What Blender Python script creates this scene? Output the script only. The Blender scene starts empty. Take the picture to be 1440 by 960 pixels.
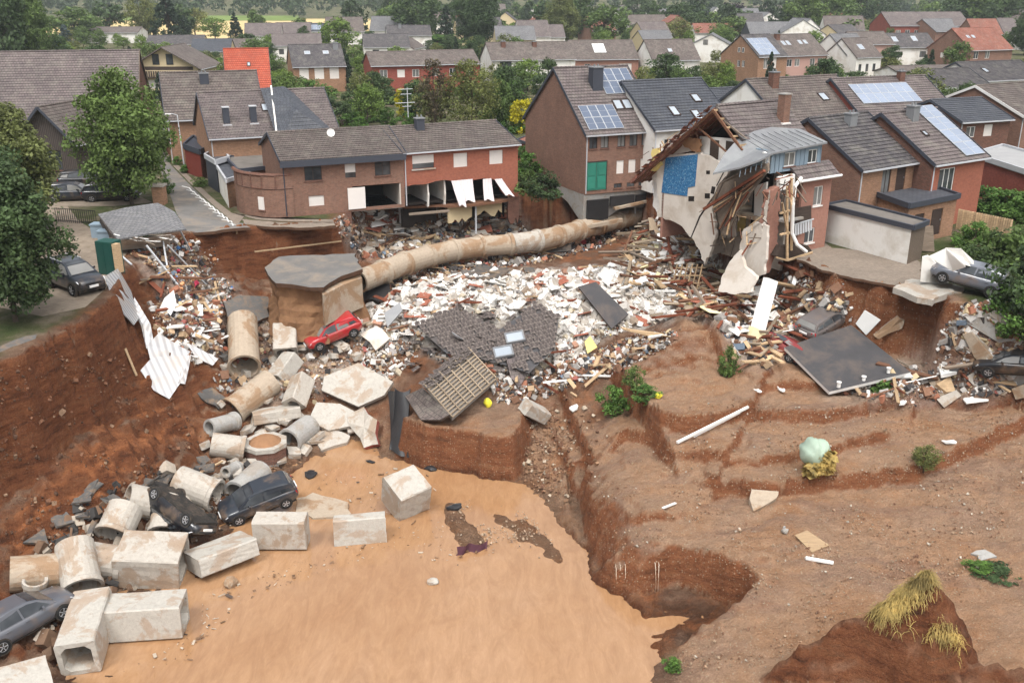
import bpy, bmesh, math, random
import numpy as np
from mathutils import Vector, Matrix, Euler
R = math.radians
rnd = random.Random(7)
SC = bpy.context.scene
COL = SC.collection

# ------------------------------------------------------------------ camera, world, sun, exposure
CAMZ, PITCH, FPX = 16.5, R(20.0), 1350.0
cam = bpy.data.cameras.new('camera')
cam.sensor_width = 36.0
cam.lens = 36.0 * FPX / 1440.0
cam.clip_end = 6000
camo = bpy.data.objects.new('camera', cam)
camo.location = (0, 0, CAMZ)
camo.rotation_euler = (math.pi / 2 - PITCH, 0, 0)
COL.objects.link(camo)
SC.camera = camo
SUN_EL, SUN_AZ = R(58), R(-35)          # sun high behind the left shoulder, veiled by cloud
w = bpy.data.worlds.new('World'); SC.world = w; w.use_nodes = True
nt = w.node_tree; nt.nodes.clear()
sky = nt.nodes.new('ShaderNodeTexSky'); sky.sky_type = 'NISHITA'; sky.sun_disc = False
sky.sun_elevation = SUN_EL; sky.sun_rotation = R(180) + SUN_AZ
sky.air_density = 1.0; sky.dust_density = 6.0; sky.ozone_density = 1.0
hs = nt.nodes.new('ShaderNodeHueSaturation'); hs.inputs['Saturation'].default_value = 0.30
bg = nt.nodes.new('ShaderNodeBackground'); bg.inputs['Strength'].default_value = 0.135
wo = nt.nodes.new('ShaderNodeOutputWorld')
nt.links.new(sky.outputs[0], hs.inputs['Color']); nt.links.new(hs.outputs[0], bg.inputs[0]); nt.links.new(bg.outputs[0], wo.inputs[0])
sl = bpy.data.lights.new('sun', 'SUN'); sl.energy = 1.5; sl.angle = R(18); sl.color = (1.0, 0.975, 0.94)
so = bpy.data.objects.new('sun', sl); COL.objects.link(so)
so.rotation_euler = (math.pi / 2 - SUN_EL, 0, SUN_AZ)
SC.view_settings.view_transform = 'Standard'; SC.view_settings.look = 'None'
SC.view_settings.gamma = 1.0; SC.view_settings.use_curve_mapping = False
SC.view_settings.exposure = 0.78
SC.cycles.max_bounces = 5; SC.cycles.diffuse_bounces = 3; SC.cycles.glossy_bounces = 2
SC.cycles.transmission_bounces = 3; SC.cycles.volume_bounces = 0; SC.cycles.transparent_max_bounces = 4
SC.cycles.use_denoising = True
SC.cycles.volume_step_rate = 4.0

# ------------------------------------------------------------------ pixels (1440 x 960 photo) to world
CP_, SP_ = math.cos(PITCH), math.sin(PITCH)
def ray(px, py):
    u = (px - 720) / FPX; v = (480 - py) / FPX
    return Vector((u, CP_ + v * SP_, -SP_ + v * CP_))
def T(px, py, z=0.0):
    d = ray(px, py); t = (z - CAMZ) / d.z
    return Vector((d.x * t, d.y * t, z))
def TY(px, py, Y):                       # the point of that direction at world distance Y
    d = ray(px, py); t = Y / d.y
    return Vector((d.x * t, Y, CAMZ + d.z * t))
def onplane(px, py, o, n):
    d = ray(px, py); c = Vector((0, 0, CAMZ)); t = (o - c).dot(n) / d.dot(n)
    return c + d * t

# ------------------------------------------------------------------ numpy noise
def _h(ix, iy, s):
    n = (ix * 374761393 + iy * 668265263 + s * 974634777) & 0xffffffff
    n = ((n ^ (n >> 13)) * 1274126177) & 0xffffffff
    return ((n ^ (n >> 16)) & 0xffff) / 65535.0
def vnoise(x, y, s=0):
    x = np.asarray(x, float); y = np.asarray(y, float)
    ix = np.floor(x).astype(np.int64); iy = np.floor(y).astype(np.int64)
    fx = x - ix; fy = y - iy; fx = fx * fx * (3 - 2 * fx); fy = fy * fy * (3 - 2 * fy)
    a = _h(ix, iy, s); b = _h(ix + 1, iy, s); c = _h(ix, iy + 1, s); d = _h(ix + 1, iy + 1, s)
    return (a * (1 - fx) + b * fx) * (1 - fy) + (c * (1 - fx) + d * fx) * fy - 0.5
def fbm(x, y, s=0, o=4):
    r = 0; a = 1.0
    for k in range(o):
        r = r + a * vnoise(x * 2 ** k, y * 2 ** k, s + k * 17); a *= 0.5
    return r
def sstep(a, b, x):
    t = np.clip((x - a) / (b - a), 0, 1); return t * t * (3 - 2 * t)

# ------------------------------------------------------------------ mesh building
def finish(me, uv=True, smooth=False):
    me.update()
    n = len(me.polygons)
    if uv and n:
        nl = len(me.loops)
        nor = np.empty(n * 3); me.polygons.foreach_get('normal', nor); nor = nor.reshape(-1, 3)
        lt = np.empty(n, np.int32); me.polygons.foreach_get('loop_total', lt)
        vi = np.empty(nl, np.int32); me.loops.foreach_get('vertex_index', vi)
        co = np.empty(len(me.vertices) * 3); me.vertices.foreach_get('co', co); co = co.reshape(-1, 3)
        ux = np.stack([-nor[:, 1], nor[:, 0], np.zeros(n)], 1)
        ln = np.linalg.norm(ux, axis=1); flat = ln < 0.05
        ux[flat] = (1, 0, 0); ln[flat] = 1; ux /= ln[:, None]
        vx = np.cross(nor, ux)
        li = np.repeat(np.arange(n), lt); p = co[vi]
        U = (p * ux[li]).sum(1); V = (p * vx[li]).sum(1)
        l = me.uv_layers.new(name='UVMap')
        l.uv.foreach_set('vector', np.stack([U, V], 1).astype(np.float32).ravel())
    if n: me.polygons.foreach_set('use_smooth', np.full(n, bool(smooth)))
    return me

KIDS = {}
class MB:
    def __init__(s): s.v = []; s.f = []; s.m = []; s.c = []
    def add(s, vs, fs, mi=0, col=None):
        o = len(s.v); s.v.extend([tuple(p) for p in vs])
        for f in fs: s.f.append(tuple(i + o for i in f)); s.m.append(mi); s.c.append(col)
        return s
    def box(s, x0, x1, y0, y1, z0, z1, mi=0, M=None, col=None):
        vs = [Vector(p) for p in ((x0,y0,z0),(x1,y0,z0),(x1,y1,z0),(x0,y1,z0),(x0,y0,z1),(x1,y0,z1),(x1,y1,z1),(x0,y1,z1))]
        if M is not None: vs = [M @ p for p in vs]
        return s.add(vs, ((0,3,2,1),(4,5,6,7),(0,1,5,4),(1,2,6,5),(2,3,7,6),(3,0,4,7)), mi, col)
    def bar(s, a, b, w, h=None, mi=0, col=None, roll=0):
        a = Vector(a); b = Vector(b); d = b - a; L = d.length
        if L < 1e-6: return s
        h = h or w
        q = d.to_track_quat('X', 'Z').to_matrix().to_4x4()
        M = Matrix.Translation(a) @ q @ Matrix.Rotation(roll, 4, 'X')
        return s.box(0, L, -w/2, w/2, -h/2, h/2, mi, M, col)
    def tube(s, pts, r, n=8, mi=0, cap=True, col=None):
        pts = [Vector(p) for p in pts]; rs = r if isinstance(r, (list, tuple)) else [r] * len(pts)
        o = len(s.v); prev = None
        for i, p in enumerate(pts):
            d = (pts[min(i+1, len(pts)-1)] - pts[max(i-1, 0)]).normalized()
            if prev is None:
                up = Vector((0,0,1)) if abs(d.z) < 0.9 else Vector((1,0,0))
                a = d.cross(up).normalized()
            else:
                a = (prev - d * prev.dot(d)).normalized()
            b = d.cross(a); prev = a
            for k in range(n):
                t = 2*math.pi*k/n
                s.v.append(tuple(p + (a*math.cos(t) + b*math.sin(t)) * rs[i]))
        for i in range(len(pts)-1):
            for k in range(n):
                s.f.append((o+i*n+k, o+i*n+(k+1)%n, o+(i+1)*n+(k+1)%n, o+(i+1)*n+k)); s.m.append(mi); s.c.append(col)
        if cap:
            s.f.append(tuple(o+k for k in range(n))[::-1]); s.m.append(mi); s.c.append(col)
            e = o+(len(pts)-1)*n
            s.f.append(tuple(e+k for k in range(n))); s.m.append(mi); s.c.append(col)
        return s
    def lathe(s, prof, n=16, mi=0, M=None, col=None):      # prof: (r, x) pairs, axis X
        o = len(s.v)
        for r, x in prof:
            for k in range(n):
                t = 2*math.pi*k/n; p = Vector((x, r*math.cos(t), r*math.sin(t)))
                s.v.append(tuple(M @ p if M is not None else p))
        for i in range(len(prof)-1):
            for k in range(n):
                s.f.append((o+i*n+k, o+(i+1)*n+k, o+(i+1)*n+(k+1)%n, o+i*n+(k+1)%n)); s.m.append(mi); s.c.append(col)
        return s
    def prism(s, poly, vec, mi=0, col=None):               # polygon (3-D points) extruded by vec
        poly = [Vector(p) for p in poly]; n = len(poly); vec = Vector(vec)
        nn = Vector((0,0,0))
        for i in range(n): nn += poly[i].cross(poly[(i+1) % n])
        if nn.dot(vec) > 0: poly = poly[::-1]
        vs = poly + [p + vec for p in poly]
        fs = [tuple(range(n)), tuple(range(2*n-1, n-1, -1))]
        fs += [(i, i+n, (i+1) % n + n, (i+1) % n) for i in range(n)]
        return s.add(vs, fs, mi, col)
    def build(s, name, mat, parent=None, smooth=False, uv=True, loc=None):
        me = bpy.data.meshes.new(name)
        me.from_pydata(s.v, [], s.f)
        mats = mat if isinstance(mat, (list, tuple)) else [mat]
        for m in mats: me.materials.append(MATS[m] if isinstance(m, str) else m)
        if len(mats) > 1: me.polygons.foreach_set('material_index', s.m)
        if any(c is not None for c in s.c):
            ca = me.color_attributes.new('Col', 'FLOAT_COLOR', 'CORNER')
            arr = []
            for f, c in zip(s.f, s.c): arr.extend((list(c or (.5, .5, .5)) + [1.0]) * len(f))
            ca.data.foreach_set('color', arr)
        finish(me, uv, smooth)
        return link(name, me, parent, loc)
def link(name, me, parent=None, loc=None):
    o = bpy.data.objects.new(name, me); COL.objects.link(o)
    if parent is not None: o.parent = parent; KIDS.setdefault(parent.name, []).append(o)
    if loc is not None: o.location = loc
    return o
def np_mesh(name, V, F, mat, smooth=False, uv=False, vcol=None):
    me = bpy.data.meshes.new(name)
    V = np.asarray(V, np.float32); F = np.asarray(F, np.int32); k = F.shape[1]
    me.vertices.add(len(V)); me.vertices.foreach_set('co', V.ravel())
    me.loops.add(F.size); me.loops.foreach_set('vertex_index', F.ravel())
    me.polygons.add(len(F)); me.polygons.foreach_set('loop_start', np.arange(0, F.size, k, dtype=np.int32))
    try: me.polygons.foreach_set('loop_total', np.full(len(F), k, np.int32))
    except Exception: pass
    if vcol is not None:
        ca = me.color_attributes.new('Col', 'FLOAT_COLOR', 'POINT')
        ca.data.foreach_set('color', np.asarray(vcol, np.float32).ravel())
    me.materials.append(MATS[mat] if isinstance(mat, str) else mat)
    me.validate(); finish(me, uv, smooth)
    return me
def tag(o, label=None, cat=None, group=None, kind=None):
    if label: o['label'] = label
    if cat: o['category'] = cat
    if group: o['group'] = group
    if kind or label: o['kind'] = kind or 'thing'
    return o
def empty(name, loc, rz=0.0, label=None, cat=None, group=None, rot=None):
    o = bpy.data.objects.new(name, None); COL.objects.link(o)
    o.empty_display_size = 0.3
    o.location = loc; o.rotation_euler = rot if rot else (0, 0, rz)
    return tag(o, label, cat, group)
def copy_tree(o, parent=None):
    c = o.copy(); COL.objects.link(c); c.parent = parent
    if parent is not None: KIDS.setdefault(parent.name, []).append(c)
    for ch in list(KIDS.get(o.name, [])): copy_tree(ch, c)
    return c
# ------------------------------------------------------------------ materials
MATS = {}
class NT:
    def __init__(s, name, rough=0.8, spec=0.3):
        m = bpy.data.materials.new(name); m.use_nodes = True; MATS[name] = m
        s.t = m.node_tree; s.b = s.t.nodes['Principled BSDF']
        s.b.inputs['Roughness'].default_value = rough; s.b.inputs['Specular IOR Level'].default_value = spec
    def n(s, ty, **kw):
        x = s.t.nodes.new(ty)
        for k, v in kw.items():
            if k in x.inputs: x.inputs[k].default_value = v
            else: setattr(x, k, v)
        return x
    def l(s, a, b): s.t.links.new(a, b)
    def ramp(s, fac, stops):
        r = s.n('ShaderNodeValToRGB'); e = r.color_ramp.elements
        while len(e) < len(stops): e.new(0.5)
        for x, (p, c) in zip(e, stops): x.position = p; x.color = (c[0], c[1], c[2], 1)
        s.l(fac, r.inputs[0]); return r.outputs[0]
    def mix(s, fac, a, b, mode='MIX'):
        x = s.n('ShaderNodeMix', data_type='RGBA', blend_type=mode)
        for sock, val in ((x.inputs[0], fac), (x.inputs[6], a), (x.inputs[7], b)):
            if hasattr(val, 'is_linked') or hasattr(val, 'links'): s.l(val, sock)
            elif isinstance(val, (int, float)): sock.default_value = val
            else: sock.default_value = (val[0], val[1], val[2], 1)
        return x.outputs[2]
    def coord(s, which='Object'): return s.n('ShaderNodeTexCoord').outputs[which]
    def noise(s, co, scale, detail=4, rough=0.6, dist=0.0):
        x = s.n('ShaderNodeTexNoise', Scale=scale, Detail=detail, Roughness=rough, Distortion=dist); s.l(co, x.inputs['Vector']); return x.outputs[0]
    def bump(s, h, strength=0.3, dist=0.05, normal=None):
        x = s.n('ShaderNodeBump', Strength=strength, Distance=dist); s.l(h, x.inputs['Height'])
        if normal is not None: s.l(normal, x.inputs['Normal'])
        s.l(x.outputs[0], s.b.inputs['Normal']); return x.outputs[0]
    def col(s, c): s.l(c, s.b.inputs['Base Color'])
    def rand(s): return s.n('ShaderNodeObjectInfo').outputs['Random']
def sc3(c, k): return tuple(min(1, x * k) for x in c)
def m_plain(name, c, rough=0.6, spec=0.3, var=0.12, scale=2.0, bump=0.0, metal=0.0, dirt=None, dlo=0.47, dhi=0.66, dk=.75):
    a = NT(name, rough, spec); co = a.coord()
    f = a.noise(co, scale, 5)
    k = a.ramp(f, [(0.3, sc3(c, 1 - var)), (0.7, sc3(c, 1 + var))])
    r = a.rand(); k = a.mix(0.5, k, a.ramp(r, [(0, sc3(c, 1 - var * 1.3)), (1, sc3(c, 1 + var * 1.3))]))
    if dirt:
        g = a.noise(co, scale * 0.6, 6, 0.7, 0.4)
        k = a.mix(a.ramp(g, [(dlo, (0, 0, 0)), (dhi, (dk, dk, dk))]), k, dirt)
    a.col(k); a.b.inputs['Metallic'].default_value = metal
    if bump: a.bump(a.noise(co, scale * 6, 5), bump, 0.04)
    return a
def m_brick(name, c1, c2, mortar, bw=0.25, bh=0.083, stain=0.35):
    a = NT(name, 0.9, 0.15); uv = a.coord('UV')
    b = a.n('ShaderNodeTexBrick', Scale=1.0); a.l(uv, b.inputs['Vector'])
    b.inputs['Brick Width'].default_value = bw; b.inputs['Row Height'].default_value = bh
    b.inputs['Mortar Size'].default_value = 0.011; b.inputs['Bias'].default_value = 0.0
    b.inputs['Color1'].default_value = (*c1, 1); b.inputs['Color2'].default_value = (*c2, 1); b.inputs['Mortar'].default_value = (*mortar, 1)
    g = a.noise(a.coord(), 0.5, 6, 0.7, 0.3)
    g2 = a.noise(a.coord(), 5.0, 4, 0.7)
    k = a.mix(stain, b.outputs[0], a.ramp(g, [(0.3, (.45, .42, .40)), (0.7, (1.2, 1.15, 1.1))]), 'MULTIPLY')
    k = a.mix(0.4, k, a.ramp(g2, [(0.3, (.6, .6, .6)), (0.7, (1.3, 1.3, 1.3))]), 'MULTIPLY')
    a.col(k); a.bump(b.outputs[1], -0.4, 0.02)
    return a
def m_tile(name, c1, c2, tw=0.3, th=0.36, lichen=(.28, .27, .22), lk=0.35, rough=0.75):
    a = NT(name, rough, 0.3); uv = a.coord('UV')
    b = a.n('ShaderNodeTexBrick', Scale=1.0, offset=0.5); a.l(uv, b.inputs['Vector'])
    b.inputs['Brick Width'].default_value = tw; b.inputs['Row Height'].default_value = th
    b.inputs['Mortar Size'].default_value = 0.02; b.inputs['Mortar Smooth'].default_value = 0.4
    b.inputs['Color1'].default_value = (*c1, 1); b.inputs['Color2'].default_value = (*c2, 1)
    b.inputs['Mortar'].default_value = (*sc3(c1, 0.35), 1)
    co = a.coord()
    g = a.noise(co, 1.1, 7, 0.75, 0.2); g2 = a.noise(co, 14, 4, 0.7)
    k = a.mix(a.ramp(g, [(0.48, (0, 0, 0)), (0.7, (lk, lk, lk))]), b.outputs[0], lichen)
    k = a.mix(0.5, k, a.ramp(g2, [(0.3, (.55, .55, .55)), (0.7, (1.4, 1.4, 1.4))]), 'MULTIPLY')
    k = a.mix(0.35, k, a.ramp(a.noise(co, 0.35, 4), [(0.35, (.6, .6, .62)), (0.65, (1.25, 1.22, 1.2))]), 'MULTIPLY')
    a.col(k); a.bump(b.outputs[1], -0.6, 0.03)
    return a
def m_wave(name, c1, c2, period=0.18, rough=0.5, axis='X', dirt=None, metal=0.0):
    a = NT(name, rough, 0.35); uv = a.coord('UV')
    wv = a.n('ShaderNodeTexWave', Scale=2 * math.pi / (period * 20), Distortion=0.0, bands_direction=axis); a.l(uv, wv.inputs['Vector'])
    k = a.mix(wv.outputs[1], c1, c2)
    co = a.coord()
    if dirt: k = a.mix(a.ramp(a.noise(co, 0.9, 6, 0.7), [(0.45, (0, 0, 0)), (0.7, (.7, .7, .7))]), k, dirt)
    a.col(k); a.bump(wv.outputs[1], 0.5, 0.03); a.b.inputs['Metallic'].default_value = metal
    return a
def m_wood(name, c, var=0.35, rough=0.8):
    a = NT(name, rough, 0.2); co = a.coord()
    mp = a.n('ShaderNodeMapping'); mp.inputs['Scale'].default_value = (0.6, 9, 9); a.l(co, mp.inputs[0])
    f = a.noise(mp.outputs[0], 2.0, 6, 0.7)
    k = a.ramp(f, [(0.3, sc3(c, 1 - var)), (0.7, sc3(c, 1 + var))])
    k = a.mix(0.6, k, a.ramp(a.rand(), [(0, (.55, .52, .5)), (0.5, (.95, .95, .95)), (1, (1.35, 1.3, 1.25))]), 'MULTIPLY')
    a.col(k); a.bump(f, 0.25, 0.02); return a
def m_conc(name, c, dirt, amt=0.6, scale=0.7, rough=0.85):
    a = NT(name, rough, 0.25); co = a.coord()
    f = a.noise(co, 5, 6, 0.7)
    k = a.ramp(f, [(0.3, sc3(c, 0.86)), (0.7, sc3(c, 1.1))])
    mp = a.n('ShaderNodeMapping'); a.l(co, mp.inputs[0])
    cb = a.n('ShaderNodeCombineXYZ'); r = a.rand()
    mu = a.n('ShaderNodeMath', operation='MULTIPLY'); a.l(r, mu.inputs[0]); mu.inputs[1].default_value = 40
    for i in range(3): a.l(mu.outputs[0], cb.inputs[i])
    a.l(cb.outputs[0], mp.inputs['Location'])
    g = a.noise(mp.outputs[0], scale, 7, 0.68, 0.5)
    k = a.mix(a.ramp(g, [(0.5, (0, 0, 0)), (0.56, (amt*.75,)*3), (0.75, (amt,)*3)]), k, dirt)
    g2 = a.noise(mp.outputs[0], scale*3.1, 6, 0.7)
    k = a.mix(a.ramp(g2, [(0.58, (0, 0, 0)), (0.75, (.5, .5, .5))]), k, sc3(dirt, 0.5))
    # pores and chips
    k = a.mix(0.35, k, a.ramp(a.noise(co, 38, 3), [(0.3, (.6, .6, .6)), (0.65, (1.15, 1.15, 1.15))]), 'MULTIPLY')
    a.col(k); a.bump(f, 0.3, 0.03); return a
def m_vcol(name, rough=0.85, k=0.35, bump=0.25):
    a = NT(name, rough, 0.2)
    v = a.n('ShaderNodeVertexColor', layer_name='Col').outputs[0]
    co = a.coord()
    c = a.mix(k, v, a.ramp(a.noise(co, 6, 5, 0.7), [(0.3, (.5, .48, .46)), (0.7, (1.35, 1.33, 1.3))]), 'MULTIPLY')
    a.col(c); a.bump(a.noise(co, 20, 4), bump, 0.03); return a
def m_leaf(name, c, var=0.5, trans=0.32):
    a = NT(name, 0.6, 0.25); co = a.coord()
    f = a.noise(co, 0.9, 3)
    f2 = a.noise(co, 7.0, 2)
    k = a.ramp(f, [(0.35, sc3(c, 1 - var)), (0.65, sc3(c, 1 + var))])
    k = a.mix(0.6, k, a.ramp(f2, [(0.3, (.5, .55, .5)), (0.7, (1.5, 1.4, 1.25))]), 'MULTIPLY')
    k = a.mix(0.5, k, a.ramp(a.rand(), [(0, (.75, .8, .85)), (1, (1.2, 1.15, 1.0))]), 'MULTIPLY')
    a.col(k); a.b.inputs['Subsurface Weight'].default_value = 0.0
    tr = a.n('ShaderNodeBsdfTranslucent'); a.l(k, tr.inputs[0])
    ms = a.n('ShaderNodeMixShader'); ms.inputs[0].default_value = trans
    o = a.t.nodes['Material Output']; a.l(a.b.outputs[0], ms.inputs[1]); a.l(tr.outputs[0], ms.inputs[2]); a.l(ms.outputs[0], o.inputs[0])
    return a
# walls and roofs
m_brick('brick_brown', (.185, .09, .062), (.265, .13, .088), (.22, .18, .15))
m_brick('brick_dark', (.12, .055, .038), (.19, .08, .055), (.16, .12, .10))
m_brick('brick_orange', (.31, .105, .068), (.36, .125, .08), (.28, .13, .09), stain=0.25)
m_brick('brick_red', (.25, .06, .045), (.32, .08, .055), (.22, .10, .08))
m_brick('brick_tan', (.26, .14, .08), (.36, .20, .12), (.28, .2, .15))
m_brick('brick_pink', (.34, .17, .13), (.38, .19, .14), (.30, .18, .14), stain=0.2)
m_tile('tile_brown', (.098, .080, .073), (.145, .118, .106))
m_tile('tile_mauve', (.112, .092, .090), (.155, .127, .122))
m_tile('tile_dark', (.06, .056, .06), (.10, .09, .092))
m_tile('tile_slate', (.058, .063, .075), (.08, .086, .10), lk=0.08, rough=0.55, tw=0.33, th=0.4)
m_tile('tile_red', (.36, .07, .038), (.44, .095, .05), lk=0.12)
m_tile('tile_maroon', (.20, .075, .05), (.27, .10, .07))
m_tile('tile_grey', (.13, .13, .135), (.18, .18, .185), lk=0.15)
m_plain('plaster_white', (.72, .70, .66), 0.9, 0.2, 0.06, 0.8, dirt=(.5, .45, .38))
m_plain('plaster_cream', (.56, .51, .45), 0.9, 0.2, 0.10, 0.9, 0.3, dirt=(.40, .33, .26))
m_plain('plaster_yellow', (.55, .45, .28), 0.9, 0.2, 0.08)
m_plain('render_pink', (.42, .26, .22), 0.9, 0.2, 0.08)
m_plain('paint_white', (.74, .73, .70), 0.5, 0.4, 0.05)
m_plain('shutter', (.70, .66, .62), 0.6, 0.3, 0.05)
m_plain('frame_dark', (.045, .03, .025), 0.6, 0.3, 0.1)
m_plain('gutter', (.45, .46, .48), 0.45, 0.5, 0.1)
m_plain('fascia_slate', (.045, .05, .065), 0.55, 0.4, 0.1)
m_plain('zinc', (.185, .19, .198), 0.45, 0.5, 0.12, 1.2, dirt=(.24, .25, .25))
m_plain('zinc_blue', (.22, .29, .35), 0.5, 0.4, 0.1, 1.2)
m_plain('flat_roof', (.16, .145, .13), 0.95, 0.15, 0.2, 1.2, 0.2, dirt=(.11, .10, .085))
m_plain('flat_roof_light', (.30, .30, .30), 0.9, 0.2, 0.15, 1.0)
m_plain('interior_dark', (.025, .02, .018), 0.95, 0.1, 0.2)  # near-black colour carries the shade inside rooms and openings
m_plain('interior_wall', (.46, .41, .36), 0.9, 0.2, 0.12, 1.0, dirt=(.3, .25, .2))
m_plain('curtain', (.74, .68, .68), 0.85, 0.2, 0.06, 6.0, 0.4)
a = NT('glass', 0.06, 0.6)
a.col(a.mix(0.5, a.ramp(a.noise(a.coord(), 0.7, 2), [(0.4, (.02, .025, .03)), (0.6, (.10, .11, .12))]), a.ramp(a.rand(), [(0, (.015, .018, .022)), (0.55, (.05, .055, .06)), (0.8, (.28, .27, .25)), (1, (.36, .35, .32))])))
m_plain('skylight_glass', (.34, .38, .42), 0.12, 0.7, 0.15, 0.4)
m_plain('solar_cell', (.10, .125, .175), 0.18, 0.6, 0.1, 0.5)
m_plain('solar_cell_pale', (.24, .28, .35), 0.2, 0.6, 0.1, 0.5)
m_plain('door_green', (.03, .19, .135), 0.45, 0.4, 0.2, 1.5)
m_plain('door_darkgreen', (.012, .065, .052), 0.5, 0.4, 0.15)
m_plain('door_red', (.16, .03, .02), 0.6, 0.3, 0.15)
a = NT('tile_blue', 0.25, 0.5)
vo = a.n('ShaderNodeTexVoronoi', Scale=14.0); a.l(a.coord(), vo.inputs['Vector'])
sep = a.n('ShaderNodeSeparateColor'); a.l(vo.outputs['Color'], sep.inputs[0])
a.col(a.ramp(sep.outputs[0], [(0.0, (.02, .10, .24)), (0.5, (.03, .15, .32)), (0.85, (.06, .21, .38)), (1.0, (.22, .36, .48))]))
# timber, metal, plastics
m_wood('wood_grey', (.20, .16, .125)); m_wood('wood_tan', (.29, .23, .165), 0.25); m_wood('wood_brown', (.15, .075, .045)); m_wood('wood_pale', (.46, .33, .20))
m_wood('wood_dark', (.055, .04, .032)); m_wood('wood_red', (.17, .055, .03))
m_wave('corrugated', (.26, .27, .28), (.50, .51, .52), 0.36, 0.45, 'X', dirt=(.45, .36, .28), metal=0.2)
m_wave('corrugated_white', (.42, .42, .43), (.72, .72, .72), 0.42, 0.5, 'X', dirt=(.5, .42, .34))
m_wave('planks_dark', (.035, .028, .025), (.09, .07, .06), 0.2, 0.8)
m_plain('steel', (.34, .35, .36), 0.35, 0.5, 0.1, metal=0.6)
m_plain('galvanised', (.48, .50, .52), 0.45, 0.5, 0.1)
m_plain('plastic_black', (.016, .016, .018), 0.5, 0.4, 0.2)
m_plain('foil_black', (.022, .021, .022), 0.45, 0.4, 0.3, 1.5, 0.5)
m_plain('foam_white', (.78, .78, .75), 0.8, 0.2, 0.06)
m_plain('foam_yellow', (.72, .58, .22), 0.9, 0.2, 0.1)
m_plain('foam_cream', (.75, .68, .42), 0.9, 0.2, 0.1)
m_plain('plastic_red', (.42, .03, .035), 0.45, 0.4, 0.1)
m_plain('plastic_blue', (.04, .14, .38), 0.5, 0.4, 0.15)
m_plain('plastic_yellow', (.75, .66, .05), 0.5, 0.4, 0.05)
m_plain('plastic_green', (.05, .30, .13), 0.5, 0.4, 0.1)
m_plain('bale_green', (.30, .38, .30), 0.5, 0.4, 0.14, 2.0, 0.4)
m_plain('cloth_maroon', (.07, .03, .04), 0.9, 0.1, 0.3)
m_conc('concrete', (.42, .385, .335), (.27, .17, .095), 0.75)
m_conc('concrete_pale', (.42, .395, .35), (.30, .19, .11), 0.65)
m_conc('concrete_muddy', (.38, .31, .235), (.26, .15, .075), 0.9, 0.5)
m_conc('concrete_grey', (.33, .32, .30), (.25, .19, .13), 0.5)
m_conc('block_white', (.74, .72, .68), (.50, .40, .30), 0.5, 1.6)
a = m_plain('asphalt', (.10, .095, .09), 0.9, 0.25, 0.25, 3.0, 0.3, dirt=(.25, .165, .10))
m_plain('asphalt_road', (.155, .148, .14), 0.9, 0.2, 0.2, 0.8, 0.2, dirt=(.26, .21, .16))
m_plain('roof_felt', (.062, .060, .063), 0.8, 0.3, 0.2, 0.8, 0.2, dirt=(.12, .095, .08))
m_plain('road_paint', (.62, .62, .60), 0.8, 0.2, 0.1)
m_plain('kerb', (.34, .30, .26), 0.9, 0.2, 0.15, 3.0)
m_brick('cobbles', (.22, .185, .15), (.28, .235, .19), (.15, .12, .10), 0.22, 0.11)
m_plain('soil_red', (.245, .09, .04), 0.95, 0.1, 0.4, 1.4, 0.7, dirt=(.15, .065, .035))
m_plain('soil_dark', (.09, .05, .032), 0.95, 0.1, 0.4, 2.0, 0.7)
m_plain('soil_brown', (.22, .12, .065), 0.95, 0.1, 0.4, 1.5, 0.7, dirt=(.30, .17, .09))
m_plain('yard_gravel', (.25, .205, .16), 0.95, 0.15, 0.25, 2.5, 0.4, dirt=(.17, .135, .095))
m_vcol('litter'); m_vcol('stones', 0.9, 0.3)
# car parts
for nm, c in (('paint_black', (.012, .013, .016)), ('paint_navy', (.022, .027, .036)), ('paint_silver', (.095, .10, .115)), ('paint_grey', (.13, .14, .165)), ('paint_red', (.38, .018, .022)), ('paint_dullred', (.22, .035, .035)), ('paint_taupe', (.12, .105, .10)), ('paint_whitecar', (.7, .7, .7))):
    a = m_plain(nm, c, 0.28, 0.5, 0.08, 1.5, dirt=(.20, .13, .08), dlo=.52, dhi=.72, dk=.65); a.b.inputs['Coat Weight'].default_value = 0.5; a.b.inputs['Coat Roughness'].default_value = 0.12
m_plain('tyre', (.018, .018, .018), 0.85, 0.2, 0.2); m_plain('rim', (.55, .56, .58), 0.3, 0.5, 0.08, metal=0.5)
m_plain('underbody', (.03, .027, .024), 0.8, 0.3, 0.4, 5.0, 0.5, dirt=(.10, .075, .055))
m_plain('lamp_clear', (.62, .65, .68), 0.1, 0.7, 0.05); m_plain('lamp_red', (.45, .015, .02), 0.15, 0.6, 0.05)
m_plain('plate', (.72, .72, .7), 0.5, 0.3, 0.03)
# plants
m_leaf('leaf_green', (0.111, 0.170, 0.051)); m_leaf('leaf_dark', (0.066, 0.106, 0.044)); m_leaf('leaf_light', (0.147, 0.222, 0.052))
m_leaf('leaf_olive', (0.155, 0.177, 0.063)); m_leaf('leaf_yellow', (.42, .38, .02)); m_leaf('leaf_conifer', (0.033, 0.055, 0.033))
m_leaf('leaf_blue', (.07, .10, .10)); m_leaf('leaf_purple', (.035, .022, .035)); m_leaf('leaf_hedge', (0.096, 0.184, 0.044))
m_leaf('leaf_far', (.055, .085, .045), 0.35); m_leaf('straw', (.40, .30, .11), 0.5)
m_leaf('leaf_brownish', (.085, .07, .045))
m_plain('bark', (.07, .055, .042), 0.95, 0.1, 0.35, 5.0, 0.6)
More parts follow.
